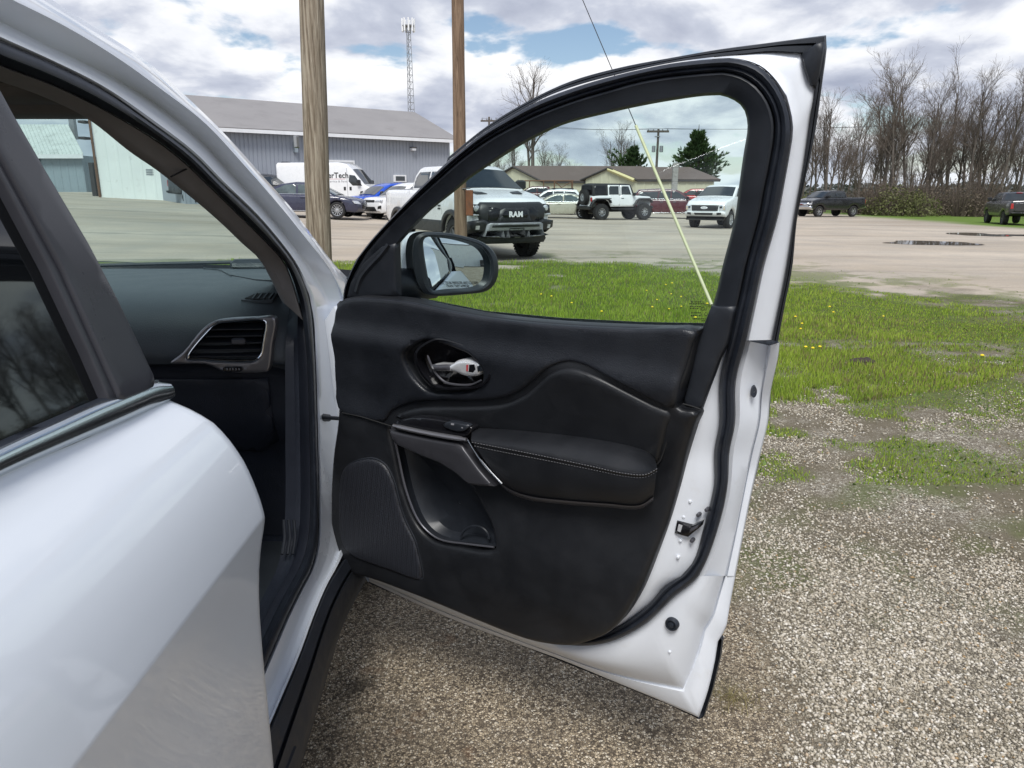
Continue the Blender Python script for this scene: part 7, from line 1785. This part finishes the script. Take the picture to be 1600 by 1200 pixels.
hr = [tuple(dplane(*p, 1.952)) for p in resample(cr(ho, 5, True), 60, True)]; bpart(MB().tube(hr + hr[:1], .0024, 6, cap=False), 'vent_ring', 'chrome', dash)
hb = [tuple(dplane(*p, 1.966)) for p in resample(cr(ho, 5, True), 60, True)]; cb = sum((Vector(p) for p in hb), Vector())/60
V, F = loft([hb, [tuple(cb + (Vector(p)-cb)*.92 + Vector((0, .05, 0))) for p in hb], [tuple(cb + (Vector(p)-cb)*.02 + Vector((0, .05, 0))) for p in hb]], True); part('vent_duct', V, F, 'arch_black', dash)
for k in range(5):
    z = 512 + k*10.5; x0 = 332 - k*8.2; a_, b_ = dplane(x0, z+1, 1.972), dplane(413-k*1.2, z, 1.972)
    bpart(MB().add([(a_.x, 1.958, a_.z), (b_.x, 1.958, b_.z), (b_.x, 1.995, b_.z+.010), (a_.x, 1.995, a_.z+.010), (a_.x, 1.958, a_.z-.003), (b_.x, 1.958, b_.z-.003), (b_.x, 1.995, b_.z+.006), (a_.x, 1.995, a_.z+.006)], [(0,1,2,3),(7,6,5,4),(0,4,5,1),(1,5,6,2),(2,6,7,3),(3,7,4,0)]), 'vent_slat', 'black_plastic', dash)
a_, b_ = dplane(366, 526), dplane(388, 536); bpart(MB().cbox((a_.x, 1.944, b_.z), (b_.x, 1.962, a_.z), .004), 'vent_tab', 'dark_silver', dash)
a_, b_ = dplane(354, 570), dplane(383, 577); bpart(MB().cbox((a_.x, 1.943, b_.z), (b_.x, 1.960, a_.z), .003), 'vent_wheel', 'gloss_black', dash)
mb = MB()
for k in range(5): c_ = dplane(361+k*4.6, 573); mb.box((c_.x-.0012, 1.9425, c_.z-.003), (c_.x+.0012, 1.9432, c_.z+.003))
for px in (350.5, 387): c_ = dplane(px, 573); mb.box((c_.x-.0035, 1.9525, c_.z-.003), (c_.x+.0035, 1.9535, c_.z+.003))
bpart(mb, 'vent_markings', 'print_grey', dash)
# side demister slot and speaker cover on the dash top
def top_pt(px, py):
    d = ray(px, py); lo, hi = .8, 5.0
    for _ in range(44):
        t = (lo+hi)/2; y = d[1]*t; z = CAMH + t*d[2]
        zz_ = interp(sorted(pr), y) if y > 1.976 else -9
        if z > zz_: lo = t
        else: hi = t
    return Vector((d[0]*t, d[1]*t, CAMH + d[2]*t))
def topatch(name, pts, m, lift):
    P = [top_pt(*p) for p in pts]; V = [tuple(p + Vector((0, -lift*.4, lift))) for p in P] + [tuple(p - Vector((0, 0, .004))) for p in P]; n = len(P)
    return part(name, V, [tuple(range(n))] + [(i, (i+1) % n, n+(i+1) % n, n+i) for i in range(n)], m, dash, smoothsh=False)
topatch('demister_frame', [(377, 470), (398, 460), (434, 458.5), (426, 471), (398, 472)], 'dash_plastic', .004)
topatch('demister_slot', [(383, 469), (400, 461.5), (430, 460), (424, 469.5), (400, 470.5)], 'arch_black', .006)
for k in range(4):
    x0 = 394+k*8.5; topatch('demister_fin', [(x0, 470), (x0+7, 461), (x0+9.5, 461), (x0+2.5, 470)], 'dash_plastic', .008)
topatch('dash_speaker_cover', [(362, 431), (352, 419), (420, 421), (440, 440), (400, 438)], 'speaker_perforated', .003)
mb = MB(); pts = [top_pt(*p) + Vector((0, -.002, .004)) for p in resample([(146, 409), (200, 411), (280, 417), (345, 423), (362, 432)], 40)]; mb.tube(pts, .0025, 5); bpart(mb, 'dash_seam', 'dash_plastic', dash)
# cowl and wiper beyond the glass
V = []; F = []
for i in range(13):
    f = -1 + 2*i/12; y0 = 2.95 - .24*abs(f)**2.2
    V += [(XC+f*.80, y0, 1.150), (XC+f*.80, y0+.03, 1.216), (XC+f*.80, y0+.20, 1.150)]
for i in range(12):
    for k in range(2): a = i*3+k; F.append((a, a+3, a+4, a+1))
part('cowl', V, F, 'gloss_black')
bpart(MB().cbox((-1.10, 2.86, 1.205), (-.92, 2.93, 1.245), .012), 'wiper_pivot', 'black_plastic')
bpart(MB().tube([(-1.0, 2.90, 1.235), (-1.35, 2.93, 1.225), (-1.75, 2.92, 1.215)], .008, 6), 'wiper', 'black_plastic')
# hinge and check strap
a_, b_ = Vector(asolve(503, 652, -.004)), Vector(asolve(536, 655, -.03)); bpart(MB().tube([a_ + Vector((-.01, .0, 0)), a_.lerp(b_, .3)], [.013, .011], 10).tube([a_, b_ + Vector((.12, -.02, 0))], [.006, .006], 8), 'door_check', 'black_plastic')
hq = at_y(533, 482, 2.08); bpart(MB().cbox((hq.x-.012, 2.075, hq.z-.045), (hq.x+.05, 2.10, hq.z+.02), .008), 'hinge', 'dark_silver'); bpart(MB().tube([hq + Vector((.012, -.012, -.05)), hq + Vector((.012, -.012, .02))], .010, 10), 'hinge_pin', 'bright_metal')
# ---- front wing, bonnet, wheel
fp_ = [(3.62, .32), (3.72, .45), (3.74, .70), (3.68, .90), (3.52, .98), (3.20, 1.05), (2.60, 1.14), (2.16, 1.17), (2.14, .34), (2.30, .32)]
ax_ = 2.78; fp_ += arc(ax_, .37, .44, 175, 5, 14)
def Wnear(y, z): return (.95 - .22*smooth((y-3.0)/.74)) - .05*(max(0, z-.85)/.32)**2
V, F, M = shell(fp_, Wnear, r=.07, step=.10, crown=.07, dark_z=.82, ny=18)
V = [(x, y, min(z, 1.04) if (abs(y) < .80 and x < 2.99) else z) for x, y, z in V]
V = [(XC - y, x, z) if False else (XC + y, x, z) for x, y, z in V]
o = part('front_body', V, F, ['white_paint', 'arch_black']); o.data.polygons.foreach_set('material_index', M)
for sg in (1, -1):
    w = add_wheel(suv_root, 0, sg*.8, .365, .235, .25, 10, 'road', 'alloy'); w.location = (sg*.80, ax_-CAR[1], .365); w.rotation_euler = (0, 0, R(-90) if sg > 0 else R(90))
    fl = arc(ax_, .37, .50, 172, 8, 16) + arc(ax_, .37, .44, 6, 174, 16)
    V, F = patch(fl, lambda y, z, h: (XC + sg*(Wnear(y, z) + h), y, z), th=.015, r=.008, step=.1); part('wheel_arch_moulding', V, F, 'cladding')
    hl = [(3.30, .90), (3.55, .86), (3.60, .96), (3.35, 1.01)]
    V, F = patch(hl, lambda y, z, h: (XC + sg*(Wnear(y, z) + h - .01), y, z), th=.012, r=.006, step=.1); part('headlight', V, F, 'lamp_clear')
# far side of the body, seat
bpart(MB().cbox((-2.30, -.4, .34), (-2.20, 2.2, 1.20), .04), 'far_side', 'white_paint')
def seat(x0):
    b1 = MB().cbox((x0-.26, .75, .48), (x0+.26, 1.32, .66), .06); bpart(b1, 'seat_cushion', 'black_leather')
    M = Matrix.Translation((x0, .78, .62)) @ Matrix.Rotation(R(18), 4, 'X')
    bpart(MB().cbox((-.25, -.09, 0), (.25, .06, .68), .06, M), 'seat_back', 'black_leather'); bpart(MB().cbox((-.13, -.07, .72), (.13, .04, .92), .05, M), 'headrest', 'black_leather')
seat(-1.0); seat(-1.75)
